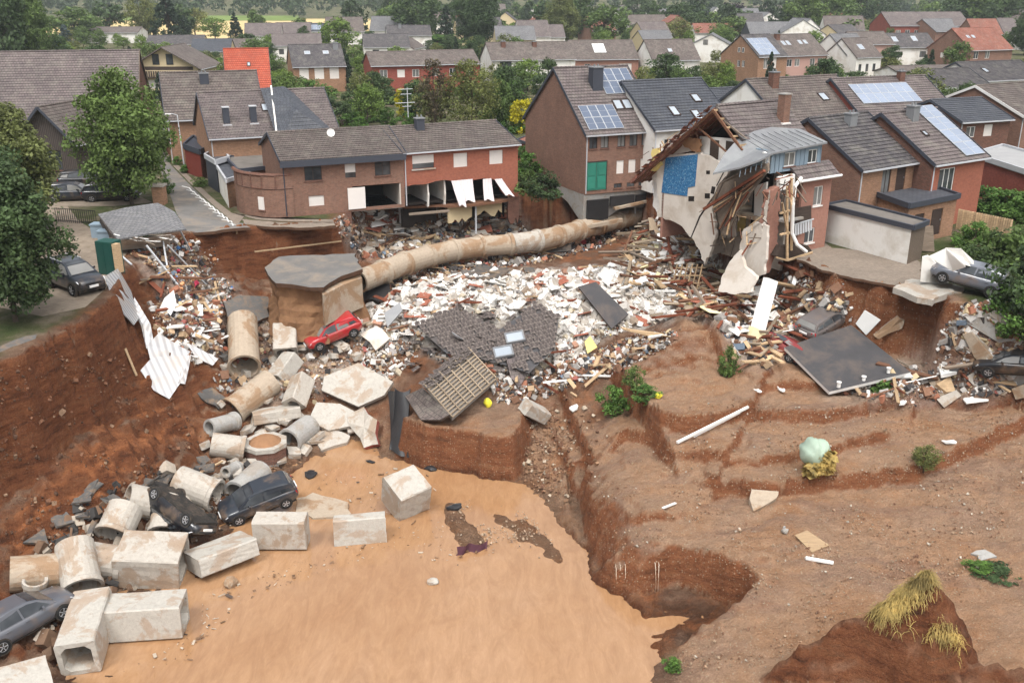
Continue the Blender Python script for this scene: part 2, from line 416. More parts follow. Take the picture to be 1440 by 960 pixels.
# ------------------------------------------------------------------ terrain: one sheet, town at z = 0, washed-out pit below
WATER = -9.8
CPTS = [  # photo pixel and height of the washed-out ground
 (300,960,-10.8),(700,960,-10.9),(860,930,-10.7),(600,820,-10.8),(330,850,-10.7),(560,730,-10.5),(460,665,-10.3),(180,930,-10.5),(500,900,-10.9),
 (650,690,-10.1),(690,760,-10.25),(735,735,-10.2),(790,770,-10.3),(620,760,-10.4),(720,800,-10.4),(830,850,-10.6),(600,665,-10.2),(670,675,-9.95),(760,740,-10.2),(820,790,-10.3),(870,850,-10.3),(520,625,-10.0),(470,640,-10.0),
 (130,790,-9.1),(60,830,-9.0),(0,865,-8.9),(30,930,-9.4),(100,945,-9.7),(140,880,-9.8),(200,790,-9.5),(260,760,-9.6),(200,750,-9.0),(250,690,-8.8),(300,645,-9.0),(340,690,-9.5),(390,650,-9.6),
 (330,600,-8.6),(260,610,-7.9),(150,690,-7.2),(80,760,-8.2),(0,760,-7.4),(0,650,-5.2),(100,600,-5.0),(200,560,-5.6),(0,575,-3.8),(60,540,-3.3),(150,500,-3.3),(120,560,-4.6),(250,520,-5.0),(300,470,-4.6),
 (205,455,-3.2),(235,420,-1.6),(215,380,-0.7),(260,390,-2.2),(300,400,-3.4),(330,370,-3.6),(200,640,-6.8),(120,650,-6.0),
 (340,520,-6.6),(400,560,-7.6),(420,620,-9.3),(480,500,-6.2),(400,480,-5.6),(470,560,-8.2),(540,600,-9.0),(540,640,-9.7),(360,450,-5.0),(430,445,-4.6),
 (520,430,-4.9),(600,420,-4.2),(700,430,-4.2),(800,420,-4.1),(900,410,-4.1),(560,490,-6.0),(640,480,-5.2),(720,480,-5.3),(800,470,-5.3),(900,450,-5.0),(820,530,-6.8),(740,550,-7.0),(640,550,-6.9),(700,520,-6.2),(880,490,-5.8),
 (560,375,-4.2),(700,360,-4.3),(850,340,-4.6),(440,400,-4.2),(520,325,-3.2),(640,325,-3.4),(760,310,-4.2),(400,345,-3.6),(330,345,-3.2),(900,330,-4.0),(980,360,-3.6),(1040,400,-3.4),(1000,420,-3.9),(620,390,-4.2),(800,370,-4.6),
 (790,590,-8.4),(745,650,-9.4),(780,700,-9.65),(830,560,-7.4),(860,520,-6.6),(950,510,-5.0),(930,470,-4.9),(980,470,-4.2),(1010,510,-4.8),(900,540,-6.3),
 (850,650,-7.8),(880,770,-7.6),(850,720,-7.9),(950,740,-7.4),(1000,790,-7.5),(1000,700,-7.1),(1100,780,-7.3),(1100,880,-8.2),(1000,920,-8.9),(1300,880,-7.8),(1440,880,-7.4),(1440,750,-6.9),(1250,760,-7.2),(1200,690,-6.9),(1440,640,-6.1),(1200,610,-6.1),(1000,600,-6.2),(900,610,-7.0),
 (1300,570,-5.6),(1440,550,-5.1),(1120,550,-5.5),(1100,470,-4.4),(1180,450,-4.2),(1250,460,-4.4),(1330,480,-4.6),(1400,470,-3.6),(1440,450,-2.5),(1060,440,-4.0),(1100,410,-3.6),(1200,410,-3.8),(1030,480,-4.6),(1040,540,-5.4),
 (1500,960,-7.4),(1560,700,-6),(1560,520,-3.5),(-120,640,-4),(-120,900,-8.8),(700,1060,-11),(1200,1040,-8.4),(200,1060,-10.9)]
_P = np.array([tuple(T(*c)) for c in CPTS])
_c2 = 1.5 ** 2
def _phi(r2): return np.sqrt(r2 + _c2)
_A = _phi(((_P[:, None, :2] - _P[None, :, :2]) ** 2).sum(2)) + 0.15 * -np.eye(len(_P))
_W = np.linalg.solve(_A, _P[:, 2] + 6.0)
def pit(x, y):
    r = np.full(x.shape, -6.0)
    for (a, b, _), wgt in zip(_P, _W): r = r + wgt * _phi((x - a) ** 2 + (y - b) ** 2)
    return r
def wpoly(pts, z): return np.array([tuple(T(px, py, z))[:2] for px, py in pts])
def sdist(x, y, P, closed=True):           # signed distance, positive inside
    d = np.full(x.shape, 1e9); ins = np.zeros(x.shape, bool); n = len(P)
    for i in range(n if closed else n - 1):
        a = P[i]; b = P[(i + 1) % n]; e = b - a; L2 = (e ** 2).sum() + 1e-12
        t = np.clip(((x - a[0]) * e[0] + (y - a[1]) * e[1]) / L2, 0, 1)
        d = np.minimum(d, np.hypot(x - a[0] - t * e[0], y - a[1] - t * e[1]))
        if closed:
            c = ((a[1] > y) != (b[1] > y)) & (x < (b[0] - a[0]) * (y - a[1]) / (b[1] - a[1] + 1e-12) + a[0]); ins ^= c
    return np.where(ins, d, -d) if closed else d
TOWN = wpoly([(-420,560),(-60,530),(0,508),(52,482),(100,458),(140,432),(158,405),(172,378),(192,352),(240,330),(300,322),(345,318),(400,316),(470,310),(500,286),(560,278),(640,270),(728,262),(745,258),(772,252),(800,257),(825,264),(905,256),
              (930,280),(960,300),(1040,330),(1085,345),(1110,352),(1135,366),(1180,384),(1240,398),(1292,404),(1330,412),(1345,425),(1400,436),(1480,448),(1800,470)], 0.0)
TOWN = np.vstack([TOWN, [[3000, TOWN[-1][1]], [3000, 4000], [-3000, 4000], [-3000, TOWN[0][1]]]])
TERR = wpoly([(836,640),(822,680),(838,730),(852,765),(872,792),(905,790),(950,783),(1000,792),(1045,806),(1064,820),(1040,838),(1000,850),(960,868),(925,882),(912,905),(922,960),(950,1100),(1800,1100),(1800,560),(1100,540),(900,560)], -7.9)
BLOCK = wpoly([(572,588),(600,600),(640,604),(690,612),(722,618),(732,590),(735,560),(690,545),(600,555)], -7.3)
LEDGES = [([(838,622),(880,604),(960,628),(1010,618),(1060,604),(1110,610),(1160,613),(1230,602),(1300,594),(1380,600),(1440,606)], -6.5, 0.75),
          ([(940,652),(1000,664),(1060,668),(1120,660),(1180,650),(1230,640),(1275,632)], -6.8, 0.5),
          ([(960,682),(1010,690),(1090,694),(1150,688),(1210,682),(1290,676),(1340,660),(1400,640),(1470,618)], -6.9, 0.8),
          ([(1040,566),(1110,560),(1200,566),(1290,558),(1400,575)], -5.7, 0.5),
          ([(850,742),(900,752),(950,748),(990,742)], -8.0, 0.4)]
LEDW = [(wpoly(p, z), hgt) for p, z, hgt in LEDGES]
# ridges of loose earth: pixel, height of crest, half-width left / right
RIDGE = [((1085,935),-8.0),((1130,905),-7.2),((1180,880),-6.6),((1220,858),-5.9),((1262,834),-5.0),((1290,818),-4.45),((1306,808),-4.1)]
RIDGE2 = [((1300,905),-6.5),((1330,900),-6.1),((1365,925),-6.6),((1440,945),-6.9)]
BARS = [[((632,708),-9.78),((650,738),-9.66),((668,762),-9.70),((700,770),-9.82)], [((690,718),-9.78),((722,734),-9.68),((760,760),-9.70),((800,800),-9.85)]]
def ridge(x, y, pts, kf, kb):
    W_ = [T(p[0], p[1], z) for p, z in pts]; best = np.full(x.shape, -99.0)
    for a, b in zip(W_[:-1], W_[1:]):
        e = b - a; L2 = e.x ** 2 + e.y ** 2
        t = np.clip(((x - a.x) * e.x + (y - a.y) * e.y) / L2, 0, 1)
        cx = a.x + t * e.x; cy = a.y + t * e.y
        side = (x - cx) * -e.y + (y - cy) * e.x
        d = np.hypot(x - cx, y - cy)
        best = np.maximum(best, a.z + t * e.z - d * np.where(side > 0, kb, kf))
    return best
HEAPS = [(600,430,-4.6,3.2,.9),(690,425,-4.4,3.4,1.0),(780,425,-4.4,3.6,1.1),(880,420,-4.4,3.4,1.0),(690,490,-5.4,3.2,.7),(930,385,-4,3.0,1.2),(985,370,-3.6,2.8,1.3),(560,460,-5.4,2.2,.6),(960,480,-4.6,2.6,.9),(1040,430,-3.8,2.4,.9),(235,390,-1.6,2.0,.5),(330,420,-4.2,2.0,.6),(1390,470,-3.4,3.0,.8),(560,318,-3.2,3.0,.8),(660,318,-3.3,3.0,.6)]
HEAPW = [(T(a, b, c).x, T(a, b, c).y, r_, h_) for a, b, c, r_, h_ in HEAPS]
DUST = [([(508,445),(545,415),(600,395),(660,385),(740,385),(800,382),(850,378),(905,352),(950,340),(985,372),(970,420),(945,450),(890,462),(850,475),(820,500),(780,520),(748,530),(690,545),(605,500),(560,490),(530,500),(505,470)], 1.0, 10),
        ([(868,370),(905,320),(985,345),(1060,400),(1180,430),(1200,455),(1110,480),(1080,520),(1030,500),(1000,452),(940,440)], .6, 10), ([(480,312),(720,290),(740,330),(560,362),(500,365)], .5, 10), ([(180,345),(262,345),(330,400),(318,500),(250,480),(215,400)], .4, 10), ([(340,420),(440,440),(500,480),(500,540),(400,560),(330,580)], .45, 12), ([(1300,480),(1370,440),(1440,470),(1440,560),(1300,575),(1160,555)], .35, 12)]
def height(x, y, full=False):
    x = np.asarray(x, float); y = np.asarray(y, float)
    wob = fbm(x * 0.9, y * 0.9, 3) * 0.9
    near = (np.abs(x) < 75) & (y < 125)
    h = np.where(near, 0, 0).astype(float); z = np.zeros(x.shape + (4,))
    xn = x[near]; yn = y[near]; wn = wob[near]
    p = pit(xn, yn)
    # terrace against the water
    dt = sdist(xn, yn, TERR) + wn * 0.5
    low = np.minimum(p, -9.5 - 0.8 * sstep(-.6, -3.0, dt))
    inbite = sstep(-0.38, 0.05, dt)
    tt = T(870, 800, -7.9)
    q = (xn > tt.x - 2.5) & (yn < T(800, 640, -8).y)
    p = np.where(q & (xn > 3.0), low + (p - low) * inbite, p)
    db = sdist(xn, yn, BLOCK) + wn * 0.5
    p = p + (np.maximum(-7.3 + 0.3 * wn, p) - p) * sstep(-0.5, 0.1, db)
    for L, hh in LEDW:
        Pl = np.vstack([L, [[L[-1][0] + 6, L[-1][1] + 12], [L[0][0] - 2, L[0][1] + 12]]])
        d = sdist(xn, yn, Pl) + wn * 0.22
        ends = np.minimum(np.hypot(xn - L[0][0], yn - L[0][1]), np.hypot(xn - L[-1][0], yn - L[-1][1]))
        p = p + hh * sstep(-0.12, 0.16, d) * np.exp(-np.clip(d, 0, 9) / 3.4) * sstep(0, 2.5, ends) - 0.12 * np.exp(-(d + 0.35) ** 2 / 0.12) * sstep(0, 2.5, ends)
    # washed strata: contour-following ledges on the gravel side, chunky slumps on the left slope
    zr_ = sstep(3.5, 6.5, xn) * sstep(60, 54, yn) * sstep(24, 30, yn)
    st = 0.42; hw = p + fbm(xn * .35, yn * .35, 41, 3) * .55; fr = hw / st - np.floor(hw / st)
    p = p + zr_ * .35 * (st * (np.floor(hw / st) + sstep(.30, .62, fr)) - hw) * sstep(-.25, .2, fbm(xn * .16, yn * .16, 43, 2) + .12)
    p = p - zr_ * .12 * sstep(.25, .02, np.abs(fbm(xn * .22 + yn * .05, yn * .8, 57, 3)))
    zl = sstep(-11, -15, xn)
    st = .8; hw = p + fbm(xn * .5, yn * .5, 47, 4) * 1.1; fr = hw / st - np.floor(hw / st)
    p = p + zl * .75 * (st * (np.floor(hw / st) + sstep(.15, .75, fr)) - hw)
    p = p - zl * .5 * np.abs(fbm(xn * .8, yn * .8, 53, 4)) + zl * .12
    loose = np.maximum(ridge(xn, yn, RIDGE, 1.6, 2.2), ridge(xn, yn, RIDGE2, 1.2, 2.0)) + 0.3 * wn + 0.75 * fbm(xn * 1.1, yn * 1.1, 61, 3)
    onr = sstep(-0.1, 0.2, loose - p)
    p = np.maximum(p, loose)
    rough = 0.10 + 0.42 * sstep(-3, 6, -xn - 8)
    p = p + fbm(xn * 1.6, yn * 1.6, 11, 4) * rough + fbm(xn * 5, yn * 5, 21, 2) * (0.08 + .10 * sstep(-11, -15, xn)) - np.abs(vnoise(xn * 2.6, yn * 2.6, 83)) * .16 + .04
    for bb in BARS: p = np.maximum(p, ridge(xn, yn, bb, .16, .16) + .12 * wn)
    for hx, hy, hr, ha in HEAPW: p = p + ha * np.exp(-((xn - hx) ** 2 + (yn - hy) ** 2) / hr ** 2)
    p = np.where(yn < 14, -11, p)
    # town plateau with its scarp
    d = sdist(xn, yn, TOWN) + wn * 0.7 + fbm(xn * 3, yn * 3, 5, 2) * 0.2
    k = sstep(-0.9, 0.0, d)
    left = sstep(-14, -22, xn) * sstep(66, 56, yn)
    k = k * (1 - left) + left * sstep(-1.0, 0.0, d)
    hh = p + (0.0 - p) * k
    hh = hh + (1 - k) * k * fbm(xn * 4, yn * 4, 31, 3) * 1.2
    h[near] = hh
    far = sstep(640, 1500, y); h = h + far * 34 + np.where(y > 700, fbm(x / 160, y / 160, 9, 3) * 14 * far, 0)
    if not full: return h
    zn = np.zeros(xn.shape + (4,))
    zn[:, 0] = sstep(0.2, 1.2, d)                                  # town ground
    zn[:, 1] = np.clip(sstep(-1.5, 1.5, xn - 4.0) * sstep(0.0, 0.6, dt + 0.6) * (1 - zn[:, 0]), 0, 1)      # washed gravel terrace
    zn[:, 2] = np.clip(onr, 0, 1)
    zn[:, 1] *= 1 - zn[:, 2]
    # dust and crushed plaster lying over the debris fields
    yy = yn * CP_ - (hh - CAMZ) * SP_; vv = yn * SP_ + (hh - CAMZ) * CP_
    qx = 720 + FPX * xn / np.maximum(yy, 1); qy = 480 - FPX * vv / np.maximum(yy, 1); du = np.zeros(xn.shape)
    mud = .85 * sstep(-25, 25, sdist(qx, qy, np.array([(290,600),(330,480),(380,405),(520,400),(520,480),(560,600),(740,565),(830,560),(840,700),(850,840),(760,820),(620,790),(600,700),(560,680),(430,660),(300,660)], float)) + 40 * wn)
    zn[:, 1] = np.maximum(zn[:, 1], mud * (1 - zn[:, 0]))
    for poly, kk, soft in DUST: du = np.maximum(du, kk * sstep(-soft, soft, sdist(qx, qy, np.array(poly, float)) + 22 * wn))
    zn[:, 3] = du * (1 - zn[:, 0])
    z[near] = zn; z[~near] = (1, 0, 0, 0)
    return h, z
def H(x, y): return float(height(np.array([x]), np.array([y]))[0])
def _axis(a, b, st, lo, hi, g):
    mid = list(np.arange(a, b, st)); up = [b]; s_ = st
    while up[-1] < hi: s_ *= g; up.append(up[-1] + s_)
    dn = [a]; s_ = st
    while dn[-1] > lo: s_ *= g; dn.append(dn[-1] - s_)
    return np.array(sorted(dn[1:]) + mid + up)
XS = _axis(-42, 42, 0.15, -2400, 2400, 1.22); YS = _axis(27, 76, 0.15, 8, 3000, 1.16)
GX, GY = np.meshgrid(XS, YS)
GZ, GZONE = height(GX.ravel(), GY.ravel(), True)
GZ2 = GZ.reshape(GX.shape)
_gy, _gx = np.gradient(GZ2, YS, XS); _st = np.clip(np.hypot(_gx, _gy) - .45, 0, 1.6) * (YS < 110)[:, None] * (np.abs(XS) < 60)[None, :]
GZ2 = GZ2 + _st * (fbm(GX * 1.7, GY * 1.7, 71, 3) * .45 + vnoise(GX * 4.5, GY * 4.5, 77) * .22)
GZ = GZ2.ravel()
def Hs(x, y):                              # fast bilinear lookup on the built sheet
    i = min(max(int(np.searchsorted(XS, x)) - 1, 0), len(XS) - 2); j = min(max(int(np.searchsorted(YS, y)) - 1, 0), len(YS) - 2)
    fx = (x - XS[i]) / (XS[i+1] - XS[i]); fy = (y - YS[j]) / (YS[j+1] - YS[j])
    return float((GZ2[j, i] * (1-fx) + GZ2[j, i+1] * fx) * (1-fy) + (GZ2[j+1, i] * (1-fx) + GZ2[j+1, i+1] * fx) * fy)
def G(px, py, up=0.0):                     # where that direction comes within 'up' of the built ground (or the water)
    d = ray(px, py); t = 20.0; prev = t
    while t < 1500:
        x, y, z = d.x * t, d.y * t, CAMZ + d.z * t
        if z < max(Hs(x, y), WATER) + up:
            lo, hi = prev, t
            for _ in range(14):
                m = (lo + hi) / 2
                if CAMZ + d.z * m < max(Hs(d.x * m, d.y * m), WATER) + up: hi = m
                else: lo = m
            return Vector((d.x * hi, d.y * hi, CAMZ + d.z * hi))
        prev = t; t += 0.35 if t < 130 else 3
    return T(px, py, 0)
def HsV(x, y):
    i = np.clip(np.searchsorted(XS, x) - 1, 0, len(XS) - 2); j = np.clip(np.searchsorted(YS, y) - 1, 0, len(YS) - 2)
    fx = (x - XS[i]) / (XS[i+1] - XS[i]); fy = (y - YS[j]) / (YS[j+1] - YS[j])
    return (GZ2[j, i] * (1-fx) + GZ2[j, i+1] * fx) * (1-fy) + (GZ2[j+1, i] * (1-fx) + GZ2[j+1, i+1] * fx) * fy
def GM(px, py):
    u = (np.asarray(px, float) - 720) / FPX; v = (480 - np.asarray(py, float)) / FPX
    D = np.stack([u, CP_ + v * SP_, -SP_ + v * CP_], 1); t = np.full(len(u), 20.0); done = np.zeros(len(u), bool)
    for _ in range(420):
        P = D * t[:, None]; P[:, 2] += CAMZ; hit = P[:, 2] < np.maximum(HsV(P[:, 0], P[:, 1]), WATER); done |= hit
        t = np.where(done, t, t + 0.22)
    P = D * t[:, None]; P[:, 2] = np.maximum(HsV(P[:, 0], P[:, 1]), WATER); return P
a = NT('ground', 0.92, 0.2); co = a.coord()
vcn = a.n('ShaderNodeVertexColor', layer_name='Col'); vc = vcn.outputs[0]
sp = a.n('ShaderNodeSeparateColor'); a.l(vc, sp.inputs[0])
n1 = a.noise(co, 0.35, 6, 0.65, 0.3); n2 = a.noise(co, 2.2, 6, 0.7); n3 = a.noise(co, 11, 4, 0.75)
dirt = a.ramp(n1, [(0.36, (.33, .13, .055)), (0.42, (.24, .105, .05)), (0.50, (.165, .09, .056)), (0.58, (.215, .13, .085)), (0.66, (.29, .195, .13))])
grav = a.ramp(n1, [(0.34, (.36, .19, .10)), (0.44, (.39, .23, .135)), (0.56, (.38, .24, .153)), (0.68, (.34, .218, .147))])
town = a.ramp(n1, [(0.36, (.06, .085, .025)), (0.5, (.10, .105, .045)), (0.62, (.20, .165, .115)), (0.75, (.24, .20, .15))])
loose = a.ramp(n2, [(0.3, (.15, .072, .04)), (0.7, (.27, .135, .078))])
fa = a.n('ShaderNodeAttribute', attribute_name='fresh')
dirt = a.mix(fa.outputs['Fac'], dirt, a.ramp(n2, [(0.3, (.22, .07, .024)), (0.7, (.36, .14, .055))]))
k = a.mix(sp.outputs[1], dirt, grav); k = a.mix(sp.outputs[2], k, loose); 
geo = a.n('ShaderNodeNewGeometry'); sx = a.n('ShaderNodeSeparateXYZ'); a.l(geo.outputs['Normal'], sx.inputs[0])
steep = a.ramp(sx.outputs[2], [(0.60, (1, 1, 1)), (0.89, (0, 0, 0))])
wv = a.n('ShaderNodeTexNoise', Scale=1.0, Detail=5.0, Roughness=0.7); mp = a.n('ShaderNodeMapping'); mp.inputs['Scale'].default_value = (0.5, 0.5, 3.2); a.l(co, mp.inputs[0]); a.l(mp.outputs[0], wv.inputs['Vector'])
scarp = a.ramp(wv.outputs[0], [(0.28, (.060, .027, .015)), (0.45, (.155, .055, .024)), (0.58, (.21, .082, .036)), (0.75, (.14, .07, .038))])
sc2 = a.ramp(wv.outputs[0], [(0.30, (.15, .06, .028)), (0.5, (.25, .095, .042)), (0.7, (.28, .135, .068))])
mw = a.n('ShaderNodeMapping'); mw.inputs['Scale'].default_value = (.10, .5, 1); a.l(co, mw.inputs[0])
wetf = a.ramp(a.noise(mw.outputs[0], 1.0, 4, .6, .6), [(0.50, (0, 0, 0)), (0.62, (.8, .8, .8))])
wetg = a.mix(1.0, wetf, sp.outputs[1], 'MULTIPLY')
k = a.mix(wetg, k, (.29, .18, .125))
k = a.mix(sp.outputs[0], k, town); k = a.mix(steep, k, a.mix(sp.outputs[1], scarp, sc2))
k = a.mix(vcn.outputs[1], k, a.ramp(n2, [(0.3, (.30, .25, .20)), (0.5, (.44, .40, .35)), (0.7, (.54, .51, .47))]))
k = a.mix(0.55, k, a.ramp(n2, [(0.28, (.62, .60, .58)), (0.72, (1.32, 1.32, 1.32))]), 'MULTIPLY')
k = a.mix(0.55, k, a.ramp(n3, [(0.28, (.62, .60, .58)), (0.5, (1.0, 1.0, 1.0)), (0.74, (1.42, 1.42, 1.4))]), 'MULTIPLY')
vo = a.n('ShaderNodeTexVoronoi', Scale=9.0); a.l(co, vo.inputs['Vector'])
vr = a.n('ShaderNodeSeparateColor'); a.l(vo.outputs['Color'], vr.inputs[0])
spk = a.mix(1.0, a.ramp(vo.outputs['Distance'], [(0.20, (.8, .8, .8)), (0.38, (0, 0, 0))]), a.ramp(vr.outputs[0], [(0.55, (0, 0, 0)), (0.9, (1, 1, 1))]), 'MULTIPLY')
spk = a.mix(1.0, spk, a.mix(sp.outputs[1], (.12, .12, .12), (1, 1, 1)), 'MULTIPLY')
k = a.mix(spk, k, (.44, .36, .25))
pz_ = a.n('ShaderNodeSeparateXYZ'); a.l(co, pz_.inputs[0])
zj = a.n('ShaderNodeMath', operation='MULTIPLY_ADD'); a.l(n2, zj.inputs[0]); zj.inputs[1].default_value = .5; a.l(pz_.outputs[2], zj.inputs[2])
zm = a.n('ShaderNodeMapRange'); a.l(zj.outputs[0], zm.inputs[0]); zm.inputs[1].default_value = -9.5; zm.inputs[2].default_value = -9.05
shore = a.ramp(zm.outputs[0], [(0.0, (1, 1, 1)), (1.0, (0, 0, 0))])            # soaked strip along the waterline
k = a.mix(shore, k, a.mix(1.0, k, (.55, .52, .50), 'MULTIPLY'))
a.col(k)
hsum = a.n('ShaderNodeMath', operation='ADD'); a.l(n2, hsum.inputs[0]); a.l(n3, hsum.inputs[1])
a.bump(hsum.outputs[0], 0.9, 0.28)
wetm = a.mix(shore, a.ramp(wetg, [(0.0, (.92,) * 3), (0.8, (.30,) * 3)]), (.35,) * 3); a.l(wetm, a.b.inputs['Roughness'])
nx, ny = len(XS), len(YS)
ii = np.arange(nx * ny).reshape(ny, nx)
FQ = np.stack([ii[:-1, :-1].ravel(), ii[:-1, 1:].ravel(), ii[1:, 1:].ravel(), ii[1:, :-1].ravel()], 1)
me = np_mesh('ground', np.stack([GX.ravel(), GY.ravel(), GZ], 1), FQ, 'ground', smooth=True, vcol=GZONE)
_yy = GY.ravel() * CP_ - (GZ - CAMZ) * SP_; _vv = GY.ravel() * SP_ + (GZ - CAMZ) * CP_; _ok = (GY.ravel() < 80) & (np.abs(GX.ravel()) < 45)
_qx = 720 + FPX * GX.ravel()[_ok] / _yy[_ok]; _qy = 480 - FPX * _vv[_ok] / _yy[_ok]; _f = np.zeros(GX.size); _w = fbm(GX.ravel()[_ok] * .9, GY.ravel()[_ok] * .9, 3)
for poly in ([(10,790),(60,690),(130,600),(200,570),(262,560),(268,620),(190,680),(90,760)], [(160,470),(230,440),(250,520),(200,545)]): _f[_ok] = np.maximum(_f[_ok], .9 * sstep(-14, 14, sdist(_qx, _qy, np.array(poly, float)) + 45 * _w))
at_ = me.attributes.new('fresh', 'FLOAT', 'POINT'); at_.data.foreach_set('value', _f.astype(np.float32))
tag(link('ground', me), kind='structure')
# muddy water
a = NT('muddy_water', 0.04, 0.9); co = a.coord()
n1 = a.noise(co, 0.12, 5, 0.6, 0.6); n2 = a.noise(co, 1.6, 5, 0.65, 1.2)
k = a.ramp(n1, [(0.32, (.30, .16, .075)), (0.5, (.33, .185, .092)), (0.7, (.355, .21, .115))])
ms = a.n('ShaderNodeMapping'); ms.inputs['Scale'].default_value = (1.0, .28, 1); ms.inputs['Rotation'].default_value = (0, 0, -.5); a.l(co, ms.inputs[0])
n4 = a.noise(ms.outputs[0], 1.1, 6, 0.7, 1.6); n5 = a.noise(ms.outputs[0], 5.0, 4, 0.7, 1.0)
k = a.mix(0.75, k, a.ramp(n4, [(0.35, (.86, .83, .80)), (0.5, (1.0, 1.0, 1.0)), (0.68, (1.16, 1.19, 1.22))]), 'MULTIPLY')
a.col(a.mix(0.25, k, a.ramp(n5, [(0.38, (.88, .87, .86)), (0.52, (1.0, 1.0, 1.0)), (0.66, (1.3, 1.35, 1.4))]), 'MULTIPLY'))
mp = a.n('ShaderNodeMapping'); mp.inputs['Scale'].default_value = (1.0, 0.55, 1); mp.inputs['Rotation'].default_value = (0, 0, 0.6); a.l(co, mp.inputs[0])
w1 = a.noise(mp.outputs[0], 2.6, 4, 0.6, 0.8)
w3 = a.noise(mp.outputs[0], 7.0, 3, 0.6, .5)
b1 = a.bump(w1, 0.5, 0.035); a.bump(w3, 0.4, 0.012, b1)
wx = np.linspace(-46, 14, 61); wy = np.linspace(10, 58, 49); X_, Y_ = np.meshgrid(wx, wy); i2 = np.arange(X_.size).reshape(X_.shape)
me = np_mesh('water', np.stack([X_.ravel(), Y_.ravel(), np.full(X_.size, WATER)], 1), np.stack([i2[:-1, :-1].ravel(), i2[:-1, 1:].ravel(), i2[1:, 1:].ravel(), i2[1:, :-1].ravel()], 1), 'muddy_water', smooth=True)
tag(link('water', me), kind='structure')
# ------------------------------------------------------------------ buildings
def wall_holes(mb, o, u, L, z0, z1, holes, deep=0.14, mi=0, low=None):
    """wall quad grid with real openings; o origin, u unit direction, outward normal = u x z; holes (u0,u1,z0,z1)"""
    o = Vector(o); u = Vector(u); nrm = u.cross(Vector((0, 0, 1)))
    us = sorted({0.0, L} | {h[0] for h in holes} | {h[1] for h in holes}); zs = sorted({z0, z1} | {h[2] for h in holes} | {h[3] for h in holes})
    P = lambda a, z, d=0.0: o + u * a + Vector((0, 0, z)) - nrm * d
    for a, b in zip(us[:-1], us[1:]):
        for c, e in zip(zs[:-1], zs[1:]):
            m = ((a + b) / 2, (c + e) / 2)
            if any(h[0] < m[0] < h[1] and h[2] < m[1] < h[3] for h in holes): continue
            mb.add([P(a, c), P(b, c), P(b, e), P(a, e)], [(0, 1, 2, 3)], mi)
    for a, b, c, e in holes:
        mb.add([P(a, c), P(b, c), P(b, e), P(a, e), P(a, c, deep), P(b, c, deep), P(b, e, deep), P(a, e, deep)], [(0, 4, 5, 1), (1, 5, 6, 2), (2, 6, 7, 3), (3, 7, 4, 0)], mi)
def frame_M(o, u):
    o = Vector(o); u = Vector(u); n = u.cross(Vector((0, 0, 1)))
    return Matrix(((u.x, -n.x, 0, o.x), (u.y, -n.y, 0, o.y), (u.z, -n.z, 1, o.z), (0, 0, 0, 1)))   # local x along wall, y into the wall, z up
def window(par, M, u, z, w, h, kind, near=True, sillm='brick_dark', deep=0.12):
    """kind: win white frame, dwin dark frame, shut closed roller shutter, half, door, gdoor, dark"""
    fr = 'frame_dark' if kind[0] == 'd' else 'paint_white'
    mb = MB(); t = 0.06 if w < 1.6 else 0.07; y0, y1 = deep - 0.07, deep - 0.01
    B = lambda a, b, c, d, e, f, mi=0: mb.box(a, b, e, f, c, d, mi, M)
    if kind in ('shut', 'half', 'dshut'):
        zs = z if kind != 'half' else z + h * 0.38
        n = max(3, int((z + h - zs) / 0.12)); st = (z + h - zs) / n
        for i in range(n): B(u, u + w, zs + i * st, zs + i * st + st * 0.86, 0.05 + 0.01, 0.085)
        B(u, u + w, zs, z + h, 0.075, 0.10)
        s = mb.build('roller_shutter', 'shutter', par)
        if kind == 'half':
            mb = MB(); B(u, u + w, z, zs, 0.10, 0.12); mb.build('pane', 'glass', par)
    elif kind in ('door', 'gdoor', 'rdoor', 'wdoor'):
        mat = {'door': 'frame_dark', 'gdoor': 'door_darkgreen', 'rdoor': 'door_red', 'wdoor': 'paint_white'}[kind]
        B(u, u + w, z, z + h, 0.06, 0.12)
        for i in range(3): B(u + w*.15, u + w*.85, z + h * (.08 + .31*i), z + h * (.08 + .31*i) + h*.24, 0.045, 0.06)
        s = mb.build('door', mat, par)
        if near:
            mb = MB(); B(u + w*.86, u + w*.90, z + 1.0, z + 1.14, 0.0, 0.045); mb.build('handle', 'steel', s)
    else:
        nv = 1 if w < 0.75 else 2 if w < 1.9 else 3
        B(u, u + w, z, z + t, y0, y1); B(u, u + w, z + h - t, z + h, y0, y1)
        for i in range(nv + 1):
            x = u + (w - t) * i / nv; B(x, x + t, z + t, z + h - t, y0, y1)
        if near:
            s = mb.build('window', fr, par)
            mb = MB(); B(u + t, u + w - t, z + t, z + h - t, y1 - 0.035, y1 - 0.02); mb.build('pane', 'glass', s)
            if w > 0.7:
                mb = MB(); B(u - .06, u + w + .06, z - .09, z - 0.005, -0.07, deep - .02); mb.build('sill', sillm, s)
        else:
            B(u + t, u + w - t, z + t, z + h - t, y1 - 0.035, y1 - 0.02, 1); s = mb.build('window', [fr, 'glass'], par)
    return s
